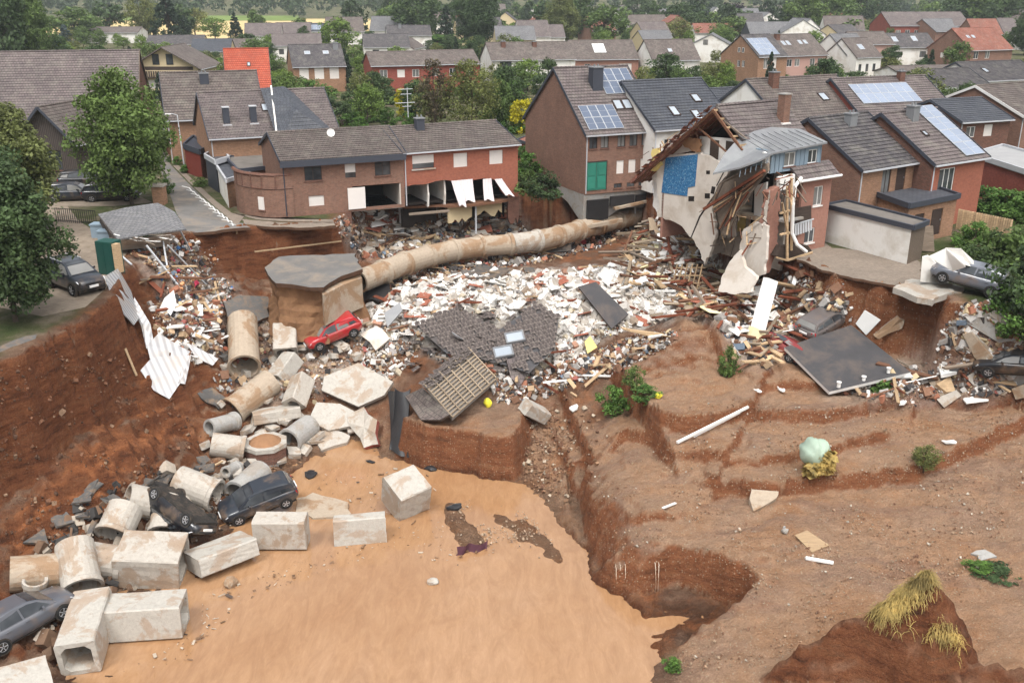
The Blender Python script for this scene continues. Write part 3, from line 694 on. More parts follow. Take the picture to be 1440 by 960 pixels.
def slope(mb, e0, e1, r1, r0, rows=True, th=0.14, pitch=0.36):
    e0, e1, r0, r1 = map(Vector, (e0, e1, r0, r1)); n = (e1 - e0).cross(r0 - e0).normalized()
    if n.z < 0: n = -n
    Ls = ((r0 + r1) / 2 - (e0 + e1) / 2).length; k = max(1, int(Ls / pitch)) if rows else 1
    for i in range(k):
        a, b = i / k, (i + 1) / k
        p0, p1, p2, p3 = e0.lerp(r0, a), e1.lerp(r1, a), e1.lerp(r1, b), e0.lerp(r0, b)
        up = n * (0.045 if rows else 0.02); dn = n * 0.005
        mb.add([p0 + up, p1 + up, p2 + dn, p3 + dn, p0, p1, p2, p3], [(0, 1, 2, 3), (4, 5, 1, 0), (5, 6, 2, 1), (7, 4, 0, 3)])
    d = n * -th
    mb.add([e0, e1, r1, r0, e0 + d, e1 + d, r1 + d, r0 + d], [(7, 6, 5, 4), (0, 4, 5, 1), (1, 5, 6, 2), (3, 7, 4, 0), (2, 6, 7, 3)])
    return n
def house(name, label, p0, p1, ze, D, rise, wall='brick_brown', roof='tile_brown', ridge='x', wins=(), near=True, rp=0.5, ov=0.3, chim=(), sky=(), solar=(), group=None, base=0.0,
          cat='house', gut='gutter', wallF=None, hole=(), bargem='fascia_slate', L=None, yaw=None, walls='FRBL', gov=0.15, rpx=None):
    a = T(*p0, ze); b = T(*p1, ze)
    if yaw is None: yaw = math.atan2(b.y - a.y, b.x - a.x)
    if L is None: L = math.hypot(b.x - a.x, b.y - a.y)
    if rpx is not None:                    # ridge height read from a pixel of the ridge's left / front end
        cx, cy = (a.x - math.sin(yaw) * rp * D, a.y + math.cos(yaw) * rp * D) if ridge == 'x' else (a.x + math.cos(yaw) * rp * L, a.y + math.sin(yaw) * rp * L)
        rise = max(0.8, min(6.5, TY(rpx[0], rpx[1], cy).z - ze))
    root = empty(name, (a.x, a.y, base), yaw, label, cat, group)
    z1 = ze - base; zr = z1 + rise
    X, Y = Vector((1, 0, 0)), Vector((0, 1, 0))
    faces = {'F': ((0, 0, 0), X, L), 'R': ((L, 0, 0), Y, D), 'B': ((L, D, 0), -X, L), 'L': ((0, D, 0), -Y, D)}
    def ucoord(f, u, w):   # L and B run right-to-left: u is always measured from the front-left corner
        return u if f in 'FR' else faces[f][2] - u - w
    hs = {k: [] for k in 'FRBL'}
    for f, u, z, w_, h_, kd in wins:
        if z + h_ < z1 - 0.02: hs[f].append((ucoord(f, u, w_), ucoord(f, u, w_) + w_, z, z + h_))
    for f, u, z, w_, h_ in hole: hs[f].append((ucoord(f, u, w_), ucoord(f, u, w_) + w_, z, z + h_))
    for f in walls:
        o, u, l = faces[f]; mb = MB()
        wall_holes(mb, o, u, l, 0, z1, hs[f])
        if rise > 0:
            if ridge == 'x' and f in 'LR':
                pk = rp * D if f == 'R' else (1 - rp) * D
                q = Vector(o); mb.add([q + Vector((0,0,z1)), q + u*l + Vector((0,0,z1)), q + u*pk + Vector((0,0,zr))], [(0, 1, 2)])
            if ridge == 'y' and f in 'FB':
                pk = rp * L if f == 'F' else (1 - rp) * L
                q = Vector(o); mb.add([q + Vector((0,0,z1)), q + u*l + Vector((0,0,z1)), q + u*pk + Vector((0,0,zr))], [(0, 1, 2)])
        mb.build('wall', wallF if (f == 'F' and wallF) else wall, root)
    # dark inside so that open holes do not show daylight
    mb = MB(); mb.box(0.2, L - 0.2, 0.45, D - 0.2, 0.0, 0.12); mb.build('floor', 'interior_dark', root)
    for f, u, z, w_, h_, kd in wins:
        o, uu, l = faces[f]; M = frame_M(o, uu)
        inwall = z + h_ < z1 - 0.02
        window(root, M, ucoord(f, u, w_), z, w_, h_, kd, near, deep=0.12 if inwall else -0.0 + 0.005)
    # roof
    if rise > 0:
        mb = MB()
        if ridge == 'x':
            sl = rise / (rp * D); dz = ov * sl; sb = rise / ((1 - rp) * D); dzb = ov * sb
            slope(mb, (-gov, -ov, z1 - dz), (L + gov, -ov, z1 - dz), (L + gov, rp * D, zr), (-gov, rp * D, zr), near)
            slope(mb, (L + gov, D + ov, z1 - dzb), (-gov, D + ov, z1 - dzb), (-gov, rp * D, zr), (L + gov, rp * D, zr), False)
            rA, rB = Vector((-gov, rp * D, zr)), Vector((L + gov, rp * D, zr))
        else:
            sl = rise / (rp * L); dz = ov * sl; sb = rise / ((1 - rp) * L); dzb = ov * sb
            slope(mb, (-ov, D + gov, z1 - dz), (-ov, -gov, z1 - dz), (rp * L, -gov, zr), (rp * L, D + gov, zr), near)
            slope(mb, (L + ov, -gov, z1 - dzb), (L + ov, D + gov, z1 - dzb), (rp * L, D + gov, zr), (rp * L, -gov, zr), near)
            rA, rB = Vector((rp * L, -gov, zr)), Vector((rp * L, D + gov, zr))
        ro = mb.build('roof', roof, root)
        mb = MB(); n_ = max(2, int((rB - rA).length / 0.4))
        if near:
            for i in range(n_):
                p = rA.lerp(rB, i / n_); q = rA.lerp(rB, (i + 1) / n_ + .01)
                mb.tube([p + Vector((0,0,.02)), q + Vector((0,0,.05))], 0.11, 6)
        else: mb.tube([rA, rB], 0.1, 5)
        mb.build('ridge_cap', roof, ro)
        gl = []
        if ridge == 'x':
            gl.append((-gov, L + gov, -ov - .12, -ov, z1 - dz - .13, z1 - dz - .02))
            if near: gl.append((-gov, L + gov, D + ov, D + ov + .12, z1 - dzb - .13, z1 - dzb - .02))
        else:
            gl += [(-ov - .12, -ov, -gov, D + gov, z1 - dz - .13, z1 - dz - .02), (L + ov, L + ov + .12, -gov, D + gov, z1 - dzb - .13, z1 - dzb - .02)]
        for q in gl: MB().box(*q).build('gutter', gut, ro)
        if near and bargem:
            bl = []
            if ridge == 'x':
                for x in (-gov - .05, L + gov):
                    for ya, za, yb, zb in ((-ov, z1 - dz, rp * D, zr), (D + ov, z1 - dzb, rp * D, zr)): bl.append(((x + .025, ya, za - .03), (x + .025, yb, zb - .03)))
            else:
                for y in (-gov - .05, D + gov):
                    for xa, za, xb, zb in ((-ov, z1 - dz, rp * L, zr), (L + ov, z1 - dzb, rp * L, zr)): bl.append(((xa, y + .025, za - .03), (xb, y + .025, zb - .03)))
            for p, q in bl: MB().bar(p, q, .05, .24).build('bargeboard', bargem, ro)
            for x in ((0.1,) if ridge == 'x' else ()):
                mb = MB(); mb.tube([(x, -.08, 0.1), (x, -.08, z1 - dz - .1)], .05, 6); mb.build('downpipe', gut, root)
        # front-slope frame: origin eave-left, axes u (along), s (up slope), n
        if ridge == 'x':
            E = Vector((0, -ov, z1 - dz)); U = X; Rg = Vector((0, rp * D, zr))
        else:
            E = Vector((L + ov, 0, z1 - dzb)); U = Y; Rg = Vector((rp * L, 0, zr))
        S = (Rg - E).normalized(); N = U.cross(S)
        def on(u, s, n): return E + U * u + S * s + N * n
        def patch(u, s, w_, h_, n0, n1, mb):
            v = [on(u, s, n0), on(u + w_, s, n0), on(u + w_, s + h_, n0), on(u, s + h_, n0), on(u, s, n1), on(u + w_, s, n1), on(u + w_, s + h_, n1), on(u, s + h_, n1)]
            mb.add(v, ((0,3,2,1),(4,5,6,7),(0,1,5,4),(1,2,6,5),(2,3,7,6),(3,0,4,7)))
        for (u, s, w_, h_) in sky:
            mb = MB()
            for q in ((u, s, w_, .09), (u, s + h_ - .09, w_, .09), (u, s + .09, .09, h_ - .18), (u + w_ - .09, s + .09, .09, h_ - .18)): patch(*q, .0, .13, mb)
            k = mb.build('skylight', 'frame_dark' if near else 'gutter', root)
            mb = MB(); patch(u + .09, s + .09, w_ - .18, h_ - .18, .02, .10, mb); mb.build('pane', 'skylight_glass', k)
        for (u0, s0, nc, nr, pw, ph, pm) in solar:
            for i in range(nc):
                for j in range(nr):
                    mb = MB(); patch(u0 + i * (pw + .03), s0 + j * (ph + .03), pw, ph, .10, .14, mb); k = mb.build('solar_panel', 'galvanised', root)
                    mb = MB(); patch(u0 + i * (pw + .03) + .03, s0 + j * (ph + .03) + .03, pw - .06, ph / 2 - .04, .13, .146, mb)
                    patch(u0 + i * (pw + .03) + .03, s0 + j * (ph + .03) + ph / 2 + .01, pw - .06, ph / 2 - .04, .13, .146, mb); mb.build('cells', pm, k)
        for (u, s, w_, d_, h_, cm) in chim:
            c = on(u, s, 0); mb = MB(); mb.box(c.x - w_/2, c.x + w_/2, c.y - d_/2, c.y + d_/2, c.z - .6, c.z + h_)
            k = mb.build('chimney', cm, root)
            mb = MB(); mb.box(c.x - w_/2 - .06, c.x + w_/2 + .06, c.y - d_/2 - .06, c.y + d_/2 + .06, c.z + h_, c.z + h_ + .09)
            for q in (-.18, .18): mb.tube([(c.x + q, c.y, c.z + h_ + .09), (c.x + q, c.y, c.z + h_ + .3)], .08, 8)
            mb.build('chimney_cap', 'zinc', k)
    else:
        mb = MB(); mb.box(-ov, L + ov, -ov, D + ov, z1, z1 + .16); ro = mb.build('roof', roof, root)
        mb = MB()
        for q in ((-ov - .05, L + ov + .05, -ov - .05, -ov), (-ov - .05, L + ov + .05, D + ov, D + ov + .05), (-ov - .05, -ov, -ov, D + ov), (L + ov, L + ov + .05, -ov, D + ov)):
            mb.box(*q, z1 - .1, z1 + .22)
        mb.build('roof_edge', gut, ro)
    HOUSES.append((name, round(L, 1), round(D, 1), round(math.degrees(yaw)), round(a.x), round(a.y), round(rise, 1), label))
    return root
HOUSES = []
# ------------------------------------------------------------------ the houses round the pit
def row(f, us, z, w, h, k): return [(f, u, z, w, h, k) for u in us]
hA = house('brick_house', 'brown brick house with curved corner wall and dark fascia above the washed-out street', (395,224), (567,213), 4.5, 9.0, 2.4, 'brick_brown', 'tile_brown', rpx=(382,187), gut='fascia_slate', ov=0.35,
  wins=[('F',1.7,2.7,1.35,1.1,'dwin'), ('F',4.9,2.7,.85,1.1,'half'), ('F',7.3,2.7,1.3,1.1,'dwin'), ('F',1.9,.7,1.2,.8,'shut')], hole=[('F',5.4,.25,4.0,1.75)], chim=(), sky=())
mb = MB(); mb.box(-.2, 9.8, -.50, -.44, 3.9, 4.33); mb.build('fascia', 'fascia_slate', hA)
# things seen in the torn-open garage
mb = MB(); mb.box(5.0, 6.4, -.10, -.03, .2, 1.9); mb.build('garage_panel', 'shutter', hA)
mb = MB(); mb.box(9.3, 9.44, .05, 5.0, .1, 2.1); mb.build('inner_wall', 'plaster_cream', hA)
mb = MB(); mb.box(5.3, 9.5, .05, 5, -.05, .12); mb.build('garage_floor', 'concrete_grey', hA)
mb = MB(); mb.box(5.3, 9.5, 5.0, 5.15, .05, 2.4); mb.build('inner_wall', 'interior_dark', hA)
mb = MB(); mb.box(5.3, 9.5, .15, 5, 2.05, 2.2); mb.build('ceiling', 'plaster_cream', hA)
# curved corner wall with the roof-terrace parapet
inv = (Matrix.Translation(hA.location) @ Matrix.Rotation(hA.rotation_euler.z, 4, 'Z')).inverted()
cpts = [Vector((x, y, 0)) for x, y in ((-3.03,4.6),(-3.0,3.3),(-2.73,2.3),(-2.21,1.39),(-1.53,.55),(-.58,-.08),(.7,-.08))]
prof = []
for i in range(len(cpts) - 1):
    for k in range(4): prof.append(cpts[i].lerp(cpts[i+1], k / 4))
prof.append(cpts[-1])
mb = MB(); mb.box(-.4, 5.2, -.05, .3, -1.0, .02); mb.build('plinth', 'brick_dark', hA)
mb = MB(); zt = 3.25
for a_, b_ in zip(prof[:-1], prof[1:]):
    n_ = (b_ - a_).cross(Vector((0,0,1))).normalized() * -.3
    v = [a_, b_, b_ + n_, a_ + n_]; mb.add([p + Vector((0,0,-.3)) for p in v] + [p + Vector((0,0,zt)) for p in v], [(0,1,5,4),(2,3,7,6),(4,5,6,7),(3,0,4,7),(1,2,6,5)])
cw = mb.build('curved_wall', 'brick_brown', hA)
mb = MB(); mb.tube([p + Vector((0, .12, zt + .04)) for p in prof], .16, 6); mb.build('coping', 'brick_dark', cw)
mb = MB(); mb.tube([p + Vector((0, -.01, 2.25)) for p in prof], .05, 6); mb.build('brick_band', 'brick_dark', cw)
for i in (4, 8, 12, 16, 20):
    mb = MB(); p = prof[i]; mb.bar(p + Vector((0,-.03,2.3)), p + Vector((0,-.03,3.25)), .1); mb.build('pilaster', 'brick_dark', cw)
mb = MB(); mb.prism([Vector((p.x + .2, p.y + .2, 2.2)) for p in prof[::3]] + [Vector((1.0, 4.5, 2.2))], (0,0,.1)); mb.build('terrace_floor', 'flat_roof', hA)
for (i, z, w_, h_) in ((15, .6, .55, 1.0),):
    p = prof[i]; q = prof[i+1]; d_ = (q - p).normalized(); M = frame_M(p - d_ * .2, d_)
    mb = MB(); mb.box(0, w_, -.04, .02, z, z + h_, 0, M); k = mb.build('roller_shutter', 'shutter', cw)
    mb = MB(); mb.box(-.08, w_ + .08, -.08, .02, z - .1, z, 0, M); mb.build('sill', 'brick_dark', k)

hB = house('brick_house', 'orange-red brick house with its ground floor torn open and white curtains hanging out', (567,213), (728,200.5), 4.5, 9.0, 2.4, 'brick_orange', 'tile_brown', rpx=(548,180), walls='RBL',
  chim=[(3.0, 4.2, .7, .6, .9, 'fascia_slate')])
wB = [(.75, 3.0, 1.9, 1.1, 'half'), (4.4, 2.85, 1.25, 1.15, 'shut'), (7.7, 2.85, 1.25, 1.15, 'shut')]
DB = -.55
mb = MB(); wall_holes(mb, (0,0,0), (1,0,0), 10.4, 1.95, 4.5, [(u, u + w_, z, z + h_) for u, z, w_, h_, k in wB])
edge = [(u * 10.4 / 10.8, z + DB) for u, z in [(0,2.2),(.8,2.3),(1.9,2.24),(2.9,2.42),(3.6,2.46),(4.6,2.30),(5.6,2.34),(6.5,2.22),(7.4,2.28),(8.3,2.12),(8.9,1.95),(9.1,1.1),(9.5,.7),(10.1,.55),(10.8,.4)]]
for (u0, z0), (u1, z1) in zip(edge[:-1], edge[1:]):
    mb.add([(u0,0,z0),(u1,0,z1),(u1,0,1.95),(u0,0,1.95),(u0,.24,z0),(u1,.24,z1)], [(0,1,2,3),(0,4,5,1)])
mb.add([(0,.24,1.9),(10.4,.24,1.9),(10.4,.24,4.5),(0,.24,4.5)], [(3,2,1,0)])
mb.build('front_wall', 'brick_orange', hB)
for u, z, w_, h_, k in wB: window(hB, frame_M((0,0,0), (1,0,0)), u, z, w_, h_, k)
mb = MB(); mb.box(.65, 2.75, -.10, .1, 2.89, 2.99); mb.build('sill', 'concrete_pale', hB)
def room(par, x0, x1, y1, z0, z1, mat):
    mb = MB(); mb.box(x0, x1, y1, y1 + .12, z0, z1); mb.build('inner_wall', mat, par)
room(hB, .2, 10.2, 4.2, -2.6, 4.3, 'interior_wall'); 
mb = MB(); mb.box(.2, 10.2, .3, 4.2, 1.96, 2.1); mb.build('ceiling', 'interior_wall', hB)
for x, m_ in ((2.1, 'plaster_white'), (3.6, 'plaster_white'), (6.1, 'interior_wall'), (7.3, 'interior_dark')):
    mb = MB(); mb.prism([(x, .35, -.25), (x, 4.2, -.25), (x, 4.2, 1.95), (x, .3 + .3 * rnd.random(), 1.95), (x, .2, .7)], (.14,0,0)); mb.build('inner_wall', m_, hB)
mb = MB(); pts = [(3.9,-.15),(5,-.5),(6.2,-.62),(7.5,-.5),(8.6,-.42),(9.5,-.2),(9.8,.4),(9.8,4.1),(.3,4.1),(.3,1.2),(2.0,.8),(3.2,.5)]
mb.prism([(x, y, -.42) for x, y in pts], (0,0,.2)); mb.build('torn_floor', 'wood_brown', hB)
mb = MB(); mb.bar((.4,.3,-.7),(3.6,-.7,-.55),.5,.12); mb.build('fallen_floor_board', 'wood_grey', hB)
# cellar walls hanging in the cut
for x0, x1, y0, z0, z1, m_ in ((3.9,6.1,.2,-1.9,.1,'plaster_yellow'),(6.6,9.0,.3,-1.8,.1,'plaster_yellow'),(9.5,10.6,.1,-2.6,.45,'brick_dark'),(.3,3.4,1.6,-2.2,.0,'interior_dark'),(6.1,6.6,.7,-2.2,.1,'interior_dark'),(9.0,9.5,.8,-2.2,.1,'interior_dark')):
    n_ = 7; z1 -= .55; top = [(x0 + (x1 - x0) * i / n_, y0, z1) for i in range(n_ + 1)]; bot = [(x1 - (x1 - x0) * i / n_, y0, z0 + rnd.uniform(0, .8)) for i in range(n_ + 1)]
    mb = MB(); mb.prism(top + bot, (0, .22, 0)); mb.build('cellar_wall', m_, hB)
mb = MB(); mb.box(6.25, 6.37, -.15, -.03, -2.9, -.4); mb.build('post', 'galvanised', hB)
# curtains blown out
def curtain(par, x0, x1, zt, xb0, xb1, zb, yo):
    n_ = 14; mbc = MB(); V = []; F_ = []
    for j in range(7):
        t = j / 6
        for i in range(n_ + 1):
            s_ = i / n_; xa = x0 + (x1 - x0) * s_; xb = xb0 + (xb1 - xb0) * s_
            V.append((xa + (xb - xa) * t, -.12 - yo * t ** 1.5 + .07 * math.sin(s_ * 22 + j * .2) * (0.4 + t * .6), zt + (zb + .12 * math.sin(s_ * 5) - zt) * t))
    for j in range(6):
        for i in range(n_): F_.append((j*(n_+1)+i, j*(n_+1)+i+1, (j+1)*(n_+1)+i+1, (j+1)*(n_+1)+i))
    mbc.add(V, F_); return mbc.build('curtain', 'curtain', par, smooth=True)
curtain(hB, 4.1, 5.1, 1.8, 4.6, 5.2, -.3, .5); curtain(hB, 5.0, 6.05, 1.8, 5.2, 6.1, .0, .3); curtain(hB, 7.0, 7.8, 1.7, 7.0, 7.9, -.1, .3); curtain(hB, 8.1, 8.8, 1.6, 8.9, 9.7, .2, .6)
# aerial on the roof
mb = MB(); mb.tube([(2.2,4.2,6.6),(2.2,4.2,9.0)], .035, 5)
for z_, l_ in ((8.9,.8),(8.5,.6),(7.8,1.1),(7.5,.5)): mb.tube([(2.2 - l_,4.2,z_),(2.2 + l_*.6,4.2,z_)], .025, 4)
mb.build('aerial', 'galvanised', hB)

hC = house('brick_house', 'tall brown brick house with solar panels, bare gable and green double door', (824,186), (919,179), 5.35, 12.2, 4.5, 'brick_brown', 'tile_mauve', rpx=(786,96), yaw=R(24), L=7.2,
  wins=row('F',(.35,1.45,3.1,4.3,5.5),3.9,.78,1.2,'dwin') + row('F',(3.1,4.3,5.5),1.6,.72,1.15,'shut') + row('F',(2.9,4.2,5.4),.35,.8,.4,'dwin'),
  chim=[(3.1,5.7,1.0,.9,1.6,'fascia_slate')], sky=[(3.9,2.7,.85,1.2),(4.8,2.7,.85,1.2)], solar=[(.35,.5,4,2,.82,1.4,'solar_cell'),(3.7,4.6,4,2,.82,1.55,'solar_cell')])
M = frame_M((0,0,0),(1,0,0))
d = MB()
for i in range(2): d.box(.15 + i*.98, .15 + i*.98 + .94, -.05, .0, .35, 2.75, 0, M)
d = d.build('door', 'door_green', hC)
for i in range(2):
    for j in range(2):
        q = MB(); q.box(.27 + i*.98, .97 + i*.98, -.08, -.05, .5 + j*1.15, 1.5 + j*1.1, 0, M); q.build('door_pane', 'door_green', d)
q = MB(); q.box(.08, .14, -.07, .0, .3, 2.85, 0, M); q.box(2.08, 2.14, -.07, .0, .3, 2.85, 0, M); q.box(.14, 2.08, -.07, .0, 2.76, 2.85, 0, M); q.build('door_frame', 'frame_dark', d)
q = MB(); q.box(-.02, 7.2, -.03, -.005, .0, .95, 0, frame_M((0,0,0),(1,0,0))); 
# exposed foundation below the tall house
q = MB()
q.prism([(0,.05,.05),(2.2,.0,.05),(4.5,.15,.05),(7.2,.1,.05),(7.2,.3,-1.4),(6.1,.3,-1.7),(4,.3,-1.5),(2.6,.3,-2.2),(1.2,.3,-2.4),(0,.2,-2.6)], (0,.4,0))
q.prism([(0.02,.1,.05),(0.02,5.5,.05),(0.02,5.2,-.8),(0.02,3.2,-1.2),(0.02,.3,-2.6)], (.4,0,0)); q.build('foundation', 'concrete_grey', hC)
for x0, x1, z0, z1 in ((.3,2.4,-2.3,-.5),(2.6,5.0,-1.2,-.35),(5.2,6.9,-1.1,-.4)):
    q = MB(); q.box(x0, x1, -.1, .12, z0, z1); q.build('tar_coat', 'foil_black', hC)
q = MB(); q.bar((-.3,-.6,-2.7),(3.3,-.9,-2.3),.35,.3); q.bar((2.8,-.4,-1.35),(6.6,-.2,-1.0),.3,.22); q.build('footing', 'concrete_muddy', hC)

house('row_house', 'white rendered house with slate-blue roof between the tall brick house and the ruin', (921,180), (1016,168), 5.6, 11.0, 4.0, 'plaster_white', 'tile_slate', rpx=(898,115), yaw=R(25), L=8.2,
  sky=[(2.6,1.7,.8,1.3),(5.8,3.4,.8,1.1),(4.6,1.0,.8,1.3)], wins=row('F',(1,3,5.5),3.4,1.0,1.2,'win'))
house('row_house', 'slate-roofed house set back behind the ruined house', (1018,165), (1060,160), 4.6, 10.0, 3.5, 'plaster_white', 'tile_slate', rpx=(1004,126), yaw=R(25), L=6.5)
house('row_house', 'long brown-tiled house with single skylight and dark chimney behind the ruin', (1100,171), (1212,162), 5.0, 11.0, 4.2, 'plaster_white', 'tile_brown', rpx=(1056,112), yaw=R(27), L=11.5,
  sky=[(7.0,2.9,.95,1.2)], chim=[(2.5,5.6,.8,.7,1.3,'brick_dark')], wins=row('F',(1,4,7),3.0,1.0,1.2,'win'))
house('row_house', 'brown-tiled house with a long double row of pale solar panels', (1215,166), (1347,162), 5.0, 11.0, 4.2, 'brick_red', 'tile_mauve', rpx=(1178,111), yaw=R(20), L=11.5,
  solar=[(1.2,2.4,7,2,1.0,1.55,'solar_cell_pale')], chim=[(8.2,6.2,.6,.6,.8,'brick_dark')], wins=row('R',(1,4),2.6,1.0,1.2,'win'))
hG = house('brick_house', 'tan-brown brick house with lichened roof beside the white garage', (1211,236), (1284,223), 5.0, 9.6, 3.6, 'brick_brown', 'tile_dark', rpx=(1143,167), yaw=R(35), L=6.6, wallF='brick_tan',
  wins=[('F',2.6,2.7,1.0,1.9,'dwin'), ('F',4.3,2.7,1.1,2.0,'door'), ('L',4.6,2.2,1.6,1.7,'dshut'), ('L',3.0,.2,2.4,1.2,'dwin')], chim=[(3.6,4.9,.8,.6,.7,'zinc')])
q = MB(); q.box(4.0,4.7,-.9,-.2,6.2,6.3); 
hH = house('brick_house', 'dark red brick house with a slanting double column of solar panels', (1313,228), (1378,217), 5.0, 9.6, 3.6, 'brick_dark', 'tile_mauve', rpx=(1242,160), yaw=R(33), L=6.4, wallF='brick_orange',
  solar=[(3.9,.4,2,4,1.15,1.45,'solar_cell_pale')], chim=[(2.6,5.1,.7,.7,.9,'zinc')], wins=[('F',.9,2.6,1.9,1.8,'win')], sky=[(1.9,3.0,.5,.6)])
q = MB(); q.box(1.0,1.9,-.45,-.03,1.75,2.4); ac = q.build('air_conditioner', 'paint_white', hH); q = MB(); q.lathe([(.0,-.47),(.24,-.47),(.24,-.45)],12,0,Matrix.Translation((1.45,0,2.07)) @ Matrix.Rotation(math.pi/2,4,'Z')); q.build('fan', 'frame_dark', ac)
# dark flat-roofed extension in front of both
def slabhouse(name, label, pts, z, thick, roofm, wallm, cat='building', wins=(), edge='fascia_slate', zb=0.0, group=None):
    """flat-roofed block from the four pixel corners of its roof (left, back, right, front)"""
    P = [T(px, py, z) for px, py in pts]; c = sum(P, Vector()) / len(P)
    root = empty(name, (c.x, c.y, zb), 0, label, cat, group); Q = [p - Vector((c.x, c.y, zb)) for p in P]
    mb = MB(); mb.prism(Q, (0,0,-thick)); ro = mb.build('roof', roofm, root)
    mb = MB()
    for a_, b_ in zip(Q, Q[1:] + Q[:1]): mb.bar(a_ + Vector((0,0,-.02)), b_ + Vector((0,0,-.02)), .16, thick + .12)
    mb.build('roof_edge', edge, ro)
    C0 = Vector((0,0,0)); n = len(Q)
    for i in range(n):
        a_, b_ = Q[i].copy(), Q[(i+1) % n].copy()
        a_ = a_.lerp(Vector((0,0,a_.z)), .045); b_ = b_.lerp(Vector((0,0,b_.z)), .045)
        a_.z = b_.z = 0; nn = (b_ - a_).cross(Vector((0,0,1)))
        if nn.dot((a_ + b_) / 2) < 0: a_, b_ = b_, a_
        L = (b_ - a_).length; hs = [w_ for w_ in wins if w_[0] == i]
        mb = MB(); wall_holes(mb, a_, (b_ - a_).normalized(), L, 0, z - zb - thick + .02, [(u*L, u*L + w_, z0, z0 + h_) for _, u, z0, w_, h_, k in hs])
        mb.build('wall', wallm[i] if isinstance(wallm, (list, tuple)) else wallm, root)
        for _, u, z0, w_, h_, k in hs: window(root, frame_M(a_, (b_ - a_).normalized()), u*L, z0, w_, h_, k)
    mb = MB(); mb.prism([q_ * .8 + Vector((0,0,-q_.z*.8 + .05)) for q_ in Q], (0,0,.05)); mb.build('floor', 'interior_dark', root)
    return root
ext = slabhouse('flat_roof_extension', 'single-storey brick extension with dark slate-grey flat roof beside the white garage', [(1203,262),(1275,250),(1350,275),(1279,289)], 2.9, .25, 'tile_slate', ['brick_tan','brick_tan','brick_tan','brick_tan'], wins=[(2,.15,.4,1.1,1.7,'door'),(2,.5,.3,1.3,1.9,'door'),(3,.3,.5,2.0,1.3,'dwin')])
gar = slabhouse('garage', 'long white rendered garage with grey flat roof above the broken driveway', [(1159,289),(1190,283),(1306,312),(1285,320)], 2.5, .2, 'flat_roof', ['brick_dark','plaster_white','wood_grey','plaster_white'], cat='garage')
house('brick_house', 'brown brick gable house at the edge of the street beside red flat-roofed hall', (1438,162), (1520,150), 5.2, 11.0, 4.0, 'brick_brown', 'tile_brown', rpx=(1414,121), yaw=R(30), L=9, bargem='paint_white', wins=[('L',6.0,5.6,.5,.7,'dwin')])
slabhouse('flat_roof_hall', 'low red brick hall with pale grey flat roof', [(1368,217),(1410,205),(1520,235),(1470,250)], 3.4, .3, 'flat_roof_light', 'brick_red', cat='hall', edge='gutter')
house('brick_house', 'dark brick house with slate-blue roof and red flower boxes between the roofs', (1352,170), (1402,165), 5.2, 8.0, 2.6, 'brick_dark', 'tile_slate', yaw=R(22), L=6.2, wins=[('F',.8,3.6,1.1,1.0,'win'),('F',3.0,3.6,1.1,1.1,'shut'),('F',2.6,.9,1.7,1.1,'shut')], rpx=(1335,141))
# left of the street
house('barn', 'huge barn roof of worn brown tiles at the edge of town', (-60,168), (111,159), 4.5, 15.0, 5.4, 'brick_dark', 'tile_mauve', rpx=(-80,74), yaw=R(14), L=17, cat='barn', bargem='wood_grey')
house('timber_shed', 'dark plank shed with open gable beside the parked cars', (28,192), (118,186), 3.4, 9.0, 2.6, 'planks_dark', 'tile_brown', ridge='y', yaw=R(-12), rpx=(66,150), cat='shed', ov=.6, gov=.6, wins=[('F',2.4,.3,1.8,1.9,'dwin')])
hM = house('brick_house', 'brown brick house with long tiled roof, two dark chimneys and a slate cross wing', (295,192), (378,186), 4.5, 10.5, 4.2, 'brick_tan', 'tile_mauve', rpx=(284,131), yaw=R(24), L=11.5,
  sky=[(5.2,3.4,.9,1.1)], wins=[('F',4.6,1.6,.7,2.0,'dwin'),('F',1.2,1.9,.5,.9,'win')])
for u, y, zt in ((1.5, 1.6, 6.75), (3.9, 1.6, 6.75)):
    mb = MB(); mb.box(u, u + .55, y - .3, y + .3, 4.8, zt); k = mb.build('chimney', 'fascia_slate', hM)
    mb = MB(); mb.box(u - .12, u + .67, y - .5, y - .32, 4.75, 5.3); mb.box(u - .05, u + .6, y - .35, y + .35, zt, zt + .08); mb.build('flashing', 'gutter', k)
mb = MB(); slope(mb, (5.6,-2.0,3.9), (5.6,4.9,8.0), (7.8,4.9,8.1), (7.8,-.2,6.4), True); slope(mb, (11.2,-1.6,3.9), (11.4,4,5.2), (7.8,4.9,8.1), (7.8,-.2,6.4), True); slope(mb, (5.6,-2.0,3.9), (11.2,-1.6,3.9), (7.9,-.2,6.4), (7.7,-.2,6.4), True)
cwg = mb.build('cross_wing_roof', 'tile_slate', hM); mb = MB(); mb.box(6.2,10.6,-1.2,1.0,0,4.3); mb.build('cross_wing_wall', 'brick_tan', hM)
mb = MB(); mb.bar((5.5,-2.1,4.0),(6.6,4.9,8.2),.14,.1); mb.build('valley_flashing', 'plaster_white', cwg)
house('brick_house', 'brown-tiled house with dark timber gable behind the street lamp', (234,166), (345,160), 4.6, 10.0, 4.2, 'brick_tan', 'tile_brown', rpx=(226,103), yaw=R(20), L=9.5, sky=(), chim=[(4.2,5.2,.9,.5,.9,'fascia_slate')])
slabhouse('garage', 'brown garage with red wooden door and slate-edged roof at the street verge', [(258,205),(272,192),(293,208),(281,213)], 2.6, .35, 'fascia_slate', ['brick_dark','brick_dark','brick_dark','door_red'], cat='garage')
slabhouse('lean_to', 'white-walled lean-to with slate-grey roof beside the curved brick wall', [(303,231),(330,226),(352,243),(318,254)], 2.3, .2, 'tile_slate', ['plaster_white','brick_tan','brick_tan','plaster_white'], cat='lean-to', edge='gutter')
